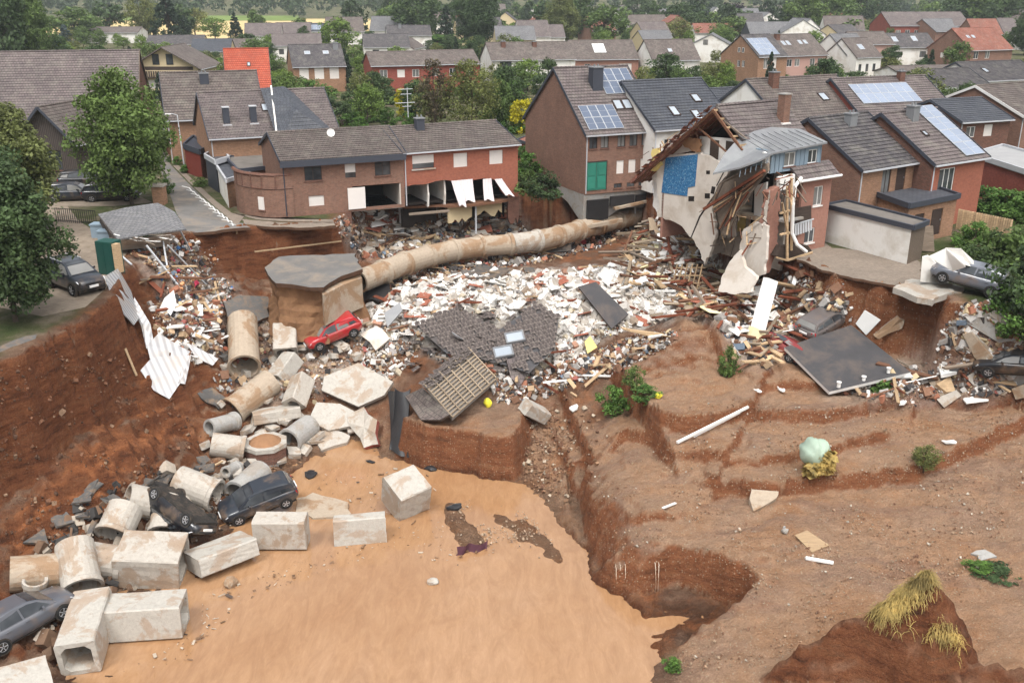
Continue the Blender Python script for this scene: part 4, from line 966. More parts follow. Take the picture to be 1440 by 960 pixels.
slabhouse('lean_to', 'small slate-roofed lean-to under the brick roof terrace railing', [(288,219),(308,208),(322,222),(303,228)], 2.7, .3, 'tile_slate', 'fascia_slate', cat='lean-to', edge='gutter')
slabhouse('carport', 'small carport with white corrugated roof beside the street lamp', [(229,181),(252,174),(268,182),(244,191)], 2.6, .12, 'corrugated_white', 'wood_brown', cat='carport', edge='gutter')
fr = slabhouse('roof_terrace', 'flat terrace roof with wooden railing behind the curved brick wall', [(318,222),(392,210),(404,232),(335,240)], 2.6, .2, 'flat_roof', 'brick_brown', cat='terrace')
# houses further back
BG = [
 ('chalet_house', 'dark timber chalet with balcony under a wide gable', (186,93), (278,93), 4.4, 11, 3.4, 'plaster_yellow', 'tile_brown', 'y', dict(rpx=(236,66), ov=.9, gov=1.0, wins=[('F',2.2,.6,3.0,1.5,'shut'),('F',6.4,.6,3.6,1.4,'shut'),('F',3.6,4.6,1.2,1.8,'dwin'),('F',6,4.6,1.2,1.8,'dwin')])),
 ('red_roof_house', 'white house with bright red tiled roof and small white dormer', (319,126), (371,125), 3.2, 8.5, 4.2, 'plaster_white', 'tile_red', 'x', dict(rpx=(303,69), yaw=R(14), L=6.2, sky=[(3.1,4.3,.5,.7)], near=True)),
 ('brick_house', 'tan brick house with three tall white shutters and two skylights', (412,93), (483,91), 4.5, 10, 3.6, 'brick_tan', 'tile_dark', 'x', dict(rpx=(395,63), yaw=R(18), L=9, wins=row('F',(1.0,3.6,6.2),2.2,1.6,2.2,'shut') + [('L',2,2.4,.8,1.2,'dwin'),('L',4,2.4,.8,1.2,'dwin')], sky=[(2.4,3.4,1.0,.9),(5.6,3.4,1.0,.9)], chim=[(8,5.0,.9,.7,.9,'zinc')])),
 ('brick_house', 'red brick terrace house with glazed white porch', (522,92), (598,90), 4.8, 10, 2.6, 'brick_red', 'tile_brown', 'x', dict(rpx=(510,73), yaw=R(16), L=9.6, wins=[('F',1.4,2.7,1.3,1.3,'win'),('F',4.4,2.7,1.3,1.3,'shut'),('F',7,2.7,1.2,1.3,'win')])),
 ('brick_house', 'red brick terrace house half hidden behind the birch', (600,90), (670,88), 4.8, 10, 2.6, 'brick_red', 'tile_brown', 'x', dict(rpx=(588,71), yaw=R(16), L=9.4, wins=row('F',(1,4,7),2.7,1.2,1.3,'win'))),
 ('white_house', 'white rendered house with long balcony and awnings behind the trees', (692,84), (812,81), 4.8, 10, 3.4, 'plaster_white', 'tile_brown', 'x', dict(rpx=(668,60), yaw=R(14), L=16, wins=row('F',(1.5,5.5,9.5),2.9,2.2,1.5,'dwin') + row('F',(1.5,6,11),.3,2.2,1.8,'dwin'), chim=[(3,4.6,.8,.7,.9,'brick_dark'),(9,4.6,.8,.7,.8,'brick_dark')])),
 ('brick_house', 'brick bungalow with pale solar panels behind the tall brick house', (808,83), (902,82), 4.2, 11, 3.6, 'brick_pink', 'tile_brown', 'x', dict(rpx=(797,57), yaw=R(10), L=13, solar=[(4.4,2.2,2,3,1.2,1.0,'paint_white')], wins=[('F',2,1.8,1.2,1.4,'win'),('F',6,1.8,1.4,1.2,'dwin'),('F',9,1.8,2.6,1.4,'shut')])),
 ('white_house', 'white gabled house with brown roof and shuttered windows', (918,84), (985,81), 4.2, 9, 3.6, 'plaster_white', 'tile_brown', 'x', dict(rpx=(897,56), yaw=R(16), L=10, sky=[(4,2.4,.8,.9)], wins=row('F',(2,4.4,7),1.6,1.3,1.4,'shut'))),
 ('brick_house', 'big brick gable house with silver solar roof and timber pergola', (1067,79), (1096,77), 5.0, 11, 4.2, 'brick_tan', 'tile_dark', 'x', dict(rpx=(1034,49), yaw=R(28), L=7.2, solar=[(.3,.5,4,3,1.25,1.7,'solar_cell_pale')], wins=[('F',1.4,2.6,1.0,1.9,'win'),('F',3.6,2.6,1.0,2.0,'shut'),('L',3.8,2.7,.8,1.2,'win'),('L',5.2,2.7,.8,1.2,'win'),('L',4.2,5.4,.6,.9,'win'),('L',5.4,5.4,.6,.9,'win'),('L',6.6,.2,1.1,1.9,'door')])),
 ('row_house', 'pinkish terrace house with paired skylights next to the silver solar roof', (1102,78), (1194,73), 4.8, 11, 3.8, 'render_pink', 'tile_brown', 'x', dict(rpx=(1072,49), yaw=R(27), L=11.5, sky=[(2.0,3.4,.8,1.3),(3.2,3.4,.8,1.3),(6.4,3.6,.8,1.2),(7.8,3.6,.8,1.2)], wins=row('F',(1.0,3.0,7,9),2.6,1.3,1.4,'win'), chim=[(1.8,5.6,.9,.8,.9,'brick_dark')])),
 ('row_house', 'grey-roofed terrace house with white gable behind the garden shrubs', (1190,76), (1222,73), 4.6, 10, 3.6, 'plaster_white', 'tile_grey', 'x', dict(rpx=(1155,48), yaw=R(28), L=7.5, wins=row('F',(1,3.5),2.4,1.2,1.3,'dwin'))),
 ('white_house', 'white house with big rooflight and steep brown roof', (1205,80), (1250,75), 4.2, 9, 3.6, 'plaster_white', 'tile_brown', 'x', dict(rpx=(1178,54), yaw=R(28), L=7, sky=[(2.4,2.4,1.4,1.5)], wins=row('F',(.8,2.8,4.8),1.2,.8,1.5,'dwin'))),
 ('pink_house', 'dusky pink rendered house with dark gable and balcony', (1205,62), (1236,58), 5.6, 9, 2.4, 'render_pink', 'tile_brown', 'x', dict(rpx=(1198,45), yaw=R(15), L=9.5, wins=row('F',(1,4),3.4,1.2,1.2,'dwin'))),
 ('white_house', 'white cube-shaped house with dark roof and two long skylights', (1250,66), (1302,63), 4.6, 9, 3.0, 'plaster_white', 'tile_dark', 'x', dict(rpx=(1243,47), yaw=R(10), L=12, sky=[(2,2.2,1.2,1.9),(7,2.4,1.2,1.9)], wins=row('F',(2,8),2.2,1.6,1.3,'dwin'))),
 ('brick_house', 'large brick house with weathered red roof and white marquee in its yard', (1366,70), (1412,66), 4.6, 12, 4.0, 'brick_brown', 'tile_maroon', 'x', dict(rpx=(1338,40), yaw=R(25), L=13, sky=[(2,4.2,.8,.9),(3.6,4.2,.8,.9)], wins=row('F',(1,4.5),2.6,1.4,1.6,'win') + [('L',4,2.5,1.2,1.1,'shut'),('L',7,2.5,1.2,1.1,'shut')])),
 ('white_house', 'white-walled house with arched windows and dark brown roof', (1328,122), (1378,117), 4.0, 9, 3.0, 'plaster_white', 'tile_dark', 'x', dict(rpx=(1298,98), yaw=R(22), L=8.5, wins=row('F',(1,3.2,6),1.6,.9,1.4,'dwin'), near=True)),
 ('white_house', 'dark-roofed white house with brick chimney stack beside the satellite dish', (1378,113), (1452,106), 4.2, 10, 3.4, 'plaster_white', 'tile_dark', 'x', dict(rpx=(1348,88), yaw=R(22), L=13, sky=[(3,2.4,.9,1.3)], near=True)),
 ('long_house', 'low brown-roofed outbuilding behind the solar roofs', (1268,104), (1345,100), 3.2, 8, 2.2, 'plaster_white', 'tile_brown', 'x', dict(rpx=(1262,93), yaw=R(15), L=13)),
 ('school_hall', 'long red brick hall with shallow grey roof between tall trees', (1252,36), (1292,36), 6.5, 16, 3.0, 'brick_red', 'tile_mauve', 'x', dict(rpx=(1250,17), yaw=R(3), L=26, wins=row('F',range(2,24,3),3.5,1.6,1.6,'win'))),
 ('grey_house', 'grey-roofed brick house behind the weathered red roof', (1316,44), (1345,42), 5.0, 12, 4.0, 'brick_brown', 'tile_grey', 'x', dict(rpx=(1290,27), yaw=R(25), L=13)),
 ('cream_house', 'cream house with dark gabled roof among the tall trees', (1180,48), (1205,46), 4.8, 10, 4.0, 'plaster_yellow', 'tile_dark', 'x', dict(rpx=(1168,35), yaw=R(25), L=9)),
 ('blue_house', 'slate-blue house with white window frames far behind the pergola', (1055,47), (1092,46), 4.5, 10, 2.6, 'fascia_slate', 'tile_grey', 'x', dict(rpx=(1057,31), yaw=R(3), L=14, wins=row('F',(2,5,9),2.2,1.8,1.5,'win'))),
 ('white_house', 'small white gable house left of the silver solar roof', (968,64), (1005,67), 4.0, 10, 3.2, 'plaster_white', 'tile_grey', 'y', dict(rpx=(984,48), yaw=R(-14), wins=[('F',3.6,4.2,1.1,1.2,'dwin')])),
 ('brown_roof_house', 'brown-roofed bungalow at the field edge behind the blue spruce', (100,46), (146,46), 3.5, 12, 4, 'plaster_white', 'tile_brown', 'x', dict(rpx=(104,38), L=22, yaw=R(4))),
 ('bungalow', 'yellow-gabled bungalow with slate roof behind the chalet', (205,62), (258,61), 4.0, 10, 3.0, 'plaster_yellow', 'tile_dark', 'x', dict(rpx=(205,50), L=14, yaw=R(8))),
 ('bungalow', 'slate-roofed bungalow between the chalet and the red roof', (268,72), (300,70), 3.4, 10, 3.0, 'plaster_yellow', 'tile_slate', 'x', dict(rpx=(266,55), L=9, yaw=R(8))),
 ('bungalow', 'brown-roofed bungalow with solar panels behind the red roof', (292,70), (338,69), 3.2, 9, 2.4, 'plaster_yellow', 'tile_brown', 'x', dict(rpx=(296,55), L=11, yaw=R(5))),
 ('white_house', 'white gabled house with brown roof behind the three-shutter house', (383,64), (440,62), 4.0, 10, 3.4, 'plaster_white', 'tile_mauve', 'x', dict(rpx=(374,48), L=12, yaw=R(12), wins=[('F',1.5,1.8,1.2,1.3,'dwin')])),
 ('field_house', 'brown-roofed house with plain gable at the edge of the wheat field', (344,50), (366,49), 4.0, 10, 4.4, 'plaster_white', 'tile_mauve', 'x', dict(rpx=(343,33), L=11, yaw=R(10))),
 ('field_house', 'brown-roofed house at the edge of the wheat field with white gable', (388,47), (412,46), 4.0, 10, 4.4, 'plaster_white', 'tile_mauve', 'x', dict(rpx=(386,32), L=11, yaw=R(10))),
 ('field_house', 'white house with solar roof at the wheat field', (422,44), (442,43), 4.5, 10, 3.6, 'plaster_white', 'tile_slate', 'x', dict(rpx=(426,33), L=10, yaw=R(12), solar=[(1,1,4,2,1.4,1.7,'solar_cell_pale')])),
 ('gabled_house', 'white half-hipped house with dark roof left of the brick terrace', (512,66), (545,66), 4.0, 11, 4.2, 'plaster_white', 'tile_dark', 'x', dict(rpx=(508,48), L=11, yaw=R(10), wins=row('F',(2,6),2.0,1.6,1.3,'dwin'))),
 ('gabled_house', 'white gable-fronted house with brown roof behind the brick terrace', (545,68), (562,68), 3.4, 12, 3.2, 'plaster_white', 'tile_brown', 'y', dict(rpx=(553,56), L=6.5, yaw=R(-8), wins=[('F',2,1.2,1.2,1.2,'dwin')])),
 ('gabled_house', 'brown-roofed house with chimney near the conifer', (545,50), (585,49), 4.4, 11, 4, 'plaster_white', 'tile_dark', 'x', dict(rpx=(540,36), L=13, yaw=R(10), chim=[(4,5,.9,.8,.9,'zinc')])),
 ('gabled_house', 'grey-roofed cream house right of the dark plane tree', (698,55), (738,54), 4.2, 11, 4, 'plaster_yellow', 'tile_grey', 'x', dict(rpx=(698,37), L=11, yaw=R(6), wins=[('F',.6,2,1.2,1.4,'win')])),
 ('gabled_house', 'brown-roofed house left of the tall lime tree', (742,52), (775,51), 4.2, 11, 4.4, 'plaster_white', 'tile_mauve', 'x', dict(rpx=(745,35), L=11, yaw=R(6))),
 ('gabled_house', 'distant white gable house above the lime tree', (884,23), (899,23), 5, 14, 5.5, 'plaster_white', 'tile_mauve', 'y', dict(rpx=(891,14), L=10, yaw=R(-5), wins=[('F',4,4.5,1.6,1.8,'dwin')])),
 ('gabled_house', 'tan-gabled house with brown roof right of the lime tree', (905,47), (930,45), 4.6, 11, 4.4, 'plaster_yellow', 'tile_mauve', 'x', dict(rpx=(897,31), L=9, yaw=R(15))),
 ('gabled_house', 'grey-roofed house between lime tree and willow', (905,56), (930,54), 3.6, 11, 3.2, 'plaster_yellow', 'tile_grey', 'x', dict(rpx=(908,43), L=9, yaw=R(10))),
 ('low_house', 'long reddish-roofed bungalow left of the dark beech', (978,46), (1016,45), 3.4, 11, 3.4, 'plaster_white', 'tile_maroon', 'x', dict(rpx=(978,33), L=20, yaw=R(2))),
]
for n_, lab, p0, p1, ze, D, rise, wl, rf, rg, kw in BG:
    kw = dict(kw); kw.setdefault('near', False)
    hh_ = house(n_, lab, p0, p1, ze, D, rise, wl, rf, rg, **kw)
    if n_ == 'red_roof_house':
        dm_ = MB().prism([(1.6,.25,2.6),(3.4,.25,2.6),(3.4,.25,4.2),(3.0,.25,4.9),(2.5,.25,5.1),(2.0,.25,4.9),(1.6,.25,4.2)], (0,3.0,0)).build('dormer', 'plaster_white', hh_)
        window(dm_, frame_M((1.6,.24,0),(1,0,0)), .45, 3.1, .9, 1.1, 'win', deep=-.0)
    if n_ == 'chalet_house':
        for i in range(24): MB().box(1.0 + i*.4, 1.3 + i*.4, -1.1, -1.04, 2.6, 3.6).build('balcony_board', 'wood_dark', hh_)
        MB().box(.8, 10.6, -1.15, .0, 2.45, 2.6).build('balcony_floor', 'wood_dark', hh_); MB().box(.9, 10.5, -.02, .02, 3.7, 4.3).build('gable_boarding', 'wood_dark', hh_)
# small far houses, each its own thing, seen as roofs between the trees
farspec = [(20,-6),(995,22),(1028,26),(1052,20),(1076,23),(1010,16),(1095,18),(1118,24),(1330,22),(1356,18),(1402,20),(1425,28),(1380,26),(1300,16),(1226,12),(1196,14),(940,18),(915,26),(520,42),(476,38),(460,44),(640,40),(1440,40),(1412,46),(1345,30),(1060,33),(1035,36),(950,30),(850,30),(760,27)]
rf_r = random.Random(31); farspec += [(rf_r.uniform(560, 1450), rf_r.uniform(12, 40)) for _ in range(26)] + [(rf_r.uniform(560, 1450), rf_r.uniform(40, 52)) for _ in range(8)]
for i, (px, py) in enumerate(farspec[1:]):
    rf, wl = rnd.choice([('tile_brown','plaster_white'),('tile_mauve','plaster_white'),('tile_maroon','brick_brown'),('tile_grey','plaster_white'),('tile_dark','plaster_yellow')])
    house('far_house', f"small distant {wl.split('_')[1]}-walled house with {rf.split('_')[1]} roof between the trees", (px, py), (px + 9, py), 4.5, 9, 4.2, wl, rf, 'x' if i % 3 else 'y', near=False, L=rnd.uniform(9, 15), yaw=R(rnd.uniform(-10, 30)), group='distant houses between the trees', wins=row('F',(1.5,5),1.6,1.6,1.4,'dwin'))

slabhouse('garden_shed', 'small dark red garden shed with white door beside the tall brick gable', [(727,197),(744,190),(764,196),(750,204)], 2.1, .15, 'tile_maroon', ['brick_red','brick_red','brick_red','brick_red'], cat='shed', wins=[(2,.3,.1,.8,1.7,'wdoor')])
pg = empty('pergola', T(1032,113,0), R(10), 'white timber pergola with pale roof in front of the silver solar roof', 'pergola')
MB().box(0,9,0,4,2.3,2.42).build('roof', 'flat_roof_light', pg)
for x in (0.1,2.3,4.5,6.7,8.8): MB().box(x,x+.15,.05,.2,0,2.3).build('post', 'paint_white', pg)
for x in (0.1,2.3,4.5,6.7):
    MB().bar((x+.1,.12,1.7),(x+.8,.12,2.3),.1).build('brace', 'paint_white', pg)
mq = empty('marquee', T(1372,84,0), R(10), 'white party marquee in the yard of the weathered red-roofed house', 'tent')
MB().box(0,9,0,5,.1,2.2).build('side_sheet', 'paint_white', mq); MB().prism([(-.2,-.2,2.2),(9.2,-.2,2.2),(9.2,2.5,3.3),(-.2,2.5,3.3)], (0,0,.08)).build('roof_sheet', 'paint_white', mq); MB().prism([(-.2,5.2,2.2),(9.2,5.2,2.2),(9.2,2.5,3.3),(-.2,2.5,3.3)], (0,0,.08)).build('roof_sheet', 'paint_white', mq)
for px, py, z, lab in ((465,187,6.6,'white satellite dish on the ridge of the curved brick house'),(1366,121,4.6,'white satellite dish beside the brick chimney stack'),(1366,245,3.0,'black satellite dish on the orange brick wall')):
    o = MB().lathe([(0,.0),(.3,.04),(.5,.14),(.5,.12),(.3,.02),(0,-.03)], 16).build('satellite_dish', 'plastic_black' if 'black' in lab else 'paint_white', loc=T(px, py, z)); o.rotation_euler = (0, R(-20), R(-70)); o.scale = (.6, .6, .6); tag(o, lab, 'satellite dish')
# ------------------------------------------------------------------ trees, shrubs, hedges, forest
def leaves(centres, radii, per, size, seed, flat=0.6):
    r = np.random.RandomState(seed); C_ = np.asarray(centres, float); Rr = np.asarray(radii, float); n = len(C_) * per
    ci = np.repeat(np.arange(len(C_)), per)
    d = r.normal(size=(n, 3)); d /= np.linalg.norm(d, axis=1)[:, None]
    rad = Rr[ci][:, None] * (r.uniform(0.25, 1.0, (n, 1)) ** 0.55)
    p = C_[ci] + d * rad * np.array([1, 1, 0.8])
    nrm = d * 0.7 + r.normal(size=(n, 3)) * 0.6 + np.array([0, 0, flat]); nrm /= np.linalg.norm(nrm, axis=1)[:, None]
    a = np.cross(nrm, r.normal(size=(n, 3))); a /= np.linalg.norm(a, axis=1)[:, None]; b = np.cross(nrm, a)
    s = size * r.uniform(0.6, 1.3, (n, 1))
    V = np.stack([p - a * s * .5, p - b * s * .32, p + a * s * .5, p + b * s * .32], 1).reshape(-1, 3)
    return V, np.arange(n * 4).reshape(n, 4)
def crown_pts(kind, h, rad, n, seed, base=0.28):
    r = random.Random(seed); C_, R_ = [], []
    for i in range(n):
        if kind == 'cone':
            t = r.random() ** 0.8; z = h * (base * .4 + t * (1 - base * .4)); rr = rad * (1 - t) ** 0.85 + .12; a = r.uniform(0, 6.283); q = rr * r.uniform(.45, 1.0)
            C_.append((q * math.cos(a), q * math.sin(a), z - q * .18)); R_.append(max(.25, rad * .24 * (1.1 - t * .6)))
        else:
            while True:
                x, y, z = (r.uniform(-1, 1) for _ in range(3)); q = math.sqrt(x*x + y*y + z*z)
                if .35 < q < 1: break
            k = (0.82 + .18 * math.sin(3 * math.atan2(y, x) + seed) + .1 * r.uniform(-1, 1))
            zc = h * (base + (1 - base) * .5); hz = h * (1 - base) * .5
            tap = 1.0 if z < 0 else 1 - .25 * z
            C_.append((x * rad * k * tap, y * rad * k * tap, zc + z * hz * .93)); R_.append(rad * r.uniform(.17, .32))
    return C_, R_
def trunk_mesh(h, rad, C_, seed, tr=0.02):
    r = random.Random(seed); mb = MB(); r0 = max(.07, h * tr)
    pts = [Vector((0, 0, -.15)), Vector((.02*h*r.uniform(-1,1), .02*h*r.uniform(-1,1), h*.3)), Vector((.03*h*r.uniform(-1,1), .03*h*r.uniform(-1,1), h*.6)), Vector((0, 0, h*.88))]
    mb.tube(pts, [r0, r0*.75, r0*.45, r0*.12], 7)
    for c in r.sample(C_, min(9, len(C_))):
        c = Vector(c); z = min(h*.75, max(h*.2, c.z * .6)); st = Vector((0, 0, z)); mid = st.lerp(c, .55) + Vector((0, 0, h*.02)); mb.tube([st, mid, c], [r0*.4, r0*.25, r0*.07], 5)
    return mb
PROTO = {}
def near_house(p):
    h = min(HOUSES, key=lambda q: (q[4] + q[1]/2 - p.x) ** 2 + (q[5] + q[2]/2 - p.y) ** 2); w_ = h[7].split()[:10]
    while w_[-1] in ('with', 'and', 'the', 'a', 'an', 'its', 'of', 'in', 'at', 'to', 'behind', 'beside', 'between', 'over', 'under', 'above', 'white', 'brown', 'dark', 'pale', 'two', 'three', 'red', 'single'): w_.pop()
    return ' '.join(w_)
def proto(key, kind, mat, h, rad, n, per, size, seed, base=.28, flat=.5):
    C_, R_ = crown_pts(kind, h, rad, n, seed, base)
    V, F_ = leaves(C_, R_, per, size, seed, flat)
    cm = np_mesh('crown', V, F_, mat)
    tm = trunk_mesh(h, rad, C_, seed).build('trunk', 'bark'); t_me = tm.data; bpy.data.objects.remove(tm)
    PROTO[key] = (cm, t_me, h, rad)
def tree(name, label, key, px, py, h, rad=None, group=None, cat='tree', rz=None, z=None, mat=None, loc=None):
    cm, tme, ph, pr = PROTO[key]
    p = loc if loc is not None else (G(px, py) if z is None else T(px, py, z))
    root = empty(name, p, rnd.uniform(0, 6.28) if rz is None else rz, label, cat, group)
    sz = h / ph; sr = (rad / pr) if rad else sz
    root.scale = (sr, sr, sz)
    link('trunk', tme, root); link('crown', cm, root)
    return root
for i in range(3):
    proto(f'near{i}', 'round', ('leaf_green', 'leaf_olive', 'leaf_dark')[i], 10, 4.2, 190, 125, .30, 11 + i, .06)
    proto(f'green{i}', 'round', 'leaf_green', 10, 4.5, 80, 40, .55, 21 + i, .15)
    proto(f'dark{i}', 'round', 'leaf_dark', 10, 4.5, 80, 40, .55, 31 + i, .12)
    proto(f'light{i}', 'round', 'leaf_light', 10, 4.5, 80, 40, .5, 41 + i, .12)
    proto(f'olive{i}', 'round', 'leaf_olive', 10, 4.5, 70, 40, .5, 51 + i, .15)
    proto(f'cone{i}', 'cone', 'leaf_conifer', 10, 3.0, 90, 34, .5, 61 + i, .1, .2)
    proto(f'far{i}', 'round', ('leaf_green', 'leaf_dark', 'leaf_far')[i], 10, 4.8, 45, 26, .95, 71 + i, .08)
    proto(f'bush{i}', 'round', ('leaf_green', 'leaf_dark', 'leaf_hedge')[i], 3, 2.0, 50, 46, .26, 81 + i, -.25)
proto('blue', 'cone', 'leaf_blue', 10, 3.6, 80, 30, .55, 91, .05, .2)
proto('yellow', 'round', 'leaf_yellow', 4, 2.0, 60, 50, .26, 92, -.05)
proto('purple', 'round', 'leaf_purple', 10, 5.0, 60, 30, .8, 93, .1)
proto('brownish', 'round', 'leaf_brownish', 10, 3.2, 60, 34, .34, 94, .1)
proto('birch', 'round', 'leaf_olive', 10, 4.2, 110, 60, .30, 95, .05, -.2)
tree('street_tree', 'big dark green tree beside the street and the parked cars', 'near0', 186, 288, 10.8, 4.1)
tree('street_tree', 'yellow-green tree beside the plank shed', 'near1', 15, 330, 9.6, 4.4)
tree('street_tree', 'dark leafy tree overhanging the parked dark car', 'near2', 22, 452, 8.4, 3.3)
tree('street_tree', 'dark leafy tree behind the overhanging tree by the yard', 'near2', -45, 400, 9.5, 4.5)
tree('garden_tree', 'thin olive shrub tree growing against the brown-tiled gable', 'olive0', 274, 203, 5.4, 2.0)
tree('garden_tree', 'slim bare-twigged sapling in front of the barn roof', 'birch', 75, 178, 5.2, 1.3)
tree('garden_tree', 'brownish birch with pale bare trunk behind the orange-red house', 'brownish', 612, 190, 9.3, 2.7)
tree('garden_tree', 'large drooping birch behind the orange-red house', 'birch', 664, 189, 9.2, 4.0)
tree('garden_tree', 'dark green tree right of the drooping birch', 'dark0', 712, 182, 8.2, 2.6)
tree('garden_tree', 'dark round tree left of the brownish birch', 'dark1', 585, 172, 5.5, 2.4)
tree('yellow_shrub', 'bright yellow-leaved shrub beside the glazed white porch', 'yellow', 571, 165, 4.2, 1.9, cat='shrub')
tree('yellow_shrub', 'bright yellow-topped shrub beside the tall brick gable', 'yellow', 733, 187, 4.4, 2.1, cat='shrub')
SH = [(505,160,3,2.8,'bush1'),(530,152,3,2.6,'bush0'),(545,178,2.4,1.7,'bush2'),(575,180,2.0,1.7,'bush2'),(505,182,1.6,1.3,'bush2'),(690,178,2.6,2.2,'bush2'),(720,188,2.2,1.6,'bush2'),(490,128,6,1.6,'cone0'),(535,140,4.2,2.8,'dark2'),(498,150,3.5,2.0,'bush1'),
      (740,252,2.6,1.9,'bush2'),(742,272,2.0,1.6,'bush0'),(765,275,2.1,1.9,'bush1'),(735,236,2.2,1.6,'bush2'),(893,262,2.2,1.0,'bush1'),(760,140,4,2.2,'dark0'),(790,118,4.4,3.0,'bush1'),(820,112,4.0,2.4,'bush1'),(925,118,3.6,3.0,'light0'),(948,116,3.2,2.6,'bush2'),
      (1168,104,3.8,3.0,'bush1'),(1190,101,3.0,2.4,'bush0'),(1140,112,2.6,1.6,'bush2'),(1098,113,2.6,1.8,'bush2'),(1245,104,3.6,3.4,'olive1'),(1205,102,2.2,1.8,'bush1'),(1412,82,3.8,2.0,'light1'),(1395,86,2.4,1.6,'bush2'),
      (1380,300,2.2,2.0,'bush2'),(1410,306,2.2,2.2,'bush2'),(1440,312,2.4,2.2,'bush2'),(1355,292,2.0,1.4,'bush0'),(1368,356,2.2,1.5,'bush2'),(1352,345,1.5,1.0,'bush0'),(1405,395,3.2,2.2,'bush1'),(1432,405,4.0,2.6,'bush0'),(1445,440,4.0,2.4,'bush1'),(1422,462,2.4,1.7,'bush2'),(1448,478,2.6,1.8,'bush0'),(1385,372,2.4,1.6,'bush0'),
      (120,150,5,3.2,'dark0'),(150,140,5,3.4,'green0'),(108,128,5.5,3.6,'green1'),(170,120,6,3.6,'dark2'),(140,112,7,4.2,'dark1'),(185,128,5,2.5,'dark0'),(205,150,4,2,'bush1'),(228,150,5,1.4,'cone1'),(282,98,4.2,3.0,'dark1'),(297,88,3,2.8,'bush2'),(382,112,5,3.2,'green2'),(398,130,4.0,3.4,'light2'),(420,134,3.2,3.2,'bush0'),(440,136,2.8,2.6,'bush2'),(378,90,5,3,'dark2'),
      (250,232,.9,.7,'bush2'),(262,243,.8,.8,'bush2'),(282,262,.9,.9,'bush0'),(240,228,.7,.5,'bush2'),(236,272,1.3,.8,'bush2')]
GRP = {'bush0': 'green', 'bush1': 'dark green', 'bush2': 'fresh green'}
for px, py, h, r_, k in SH:
    d_ = T(px, py, 0).y
    wh = 'in the gardens behind the houses' if d_ > 88 else ('at the scarp by the tall brick house' if px < 900 and px > 700 else ('beside the hanging grey car and fence' if px > 1300 else 'on the verge of the narrow street'))
    nm = 'shrub' if k.startswith('bush') else 'garden_tree'
    kn = GRP.get(k) or {'cone': 'slim dark conifer', 'dark': 'dark leafy tree', 'gree': 'mid-green tree', 'ligh': 'light green tree', 'oliv': 'olive-green tree'}[k[:4]]
    lab = f'{kn} bush {wh}' if nm == 'shrub' else f'{kn} {wh}'
    if d_ > 88: lab = f'{kn} bush by the {near_house(T(px, py, 0))}' if nm == 'shrub' else f'{kn} by the {near_house(T(px, py, 0))}'
    tree(nm, lab, k, px, py, h, r_, group='shrubs and small trees ' + wh, cat='shrub' if nm == 'shrub' else 'tree', z=0 if d_ > 60 else None)
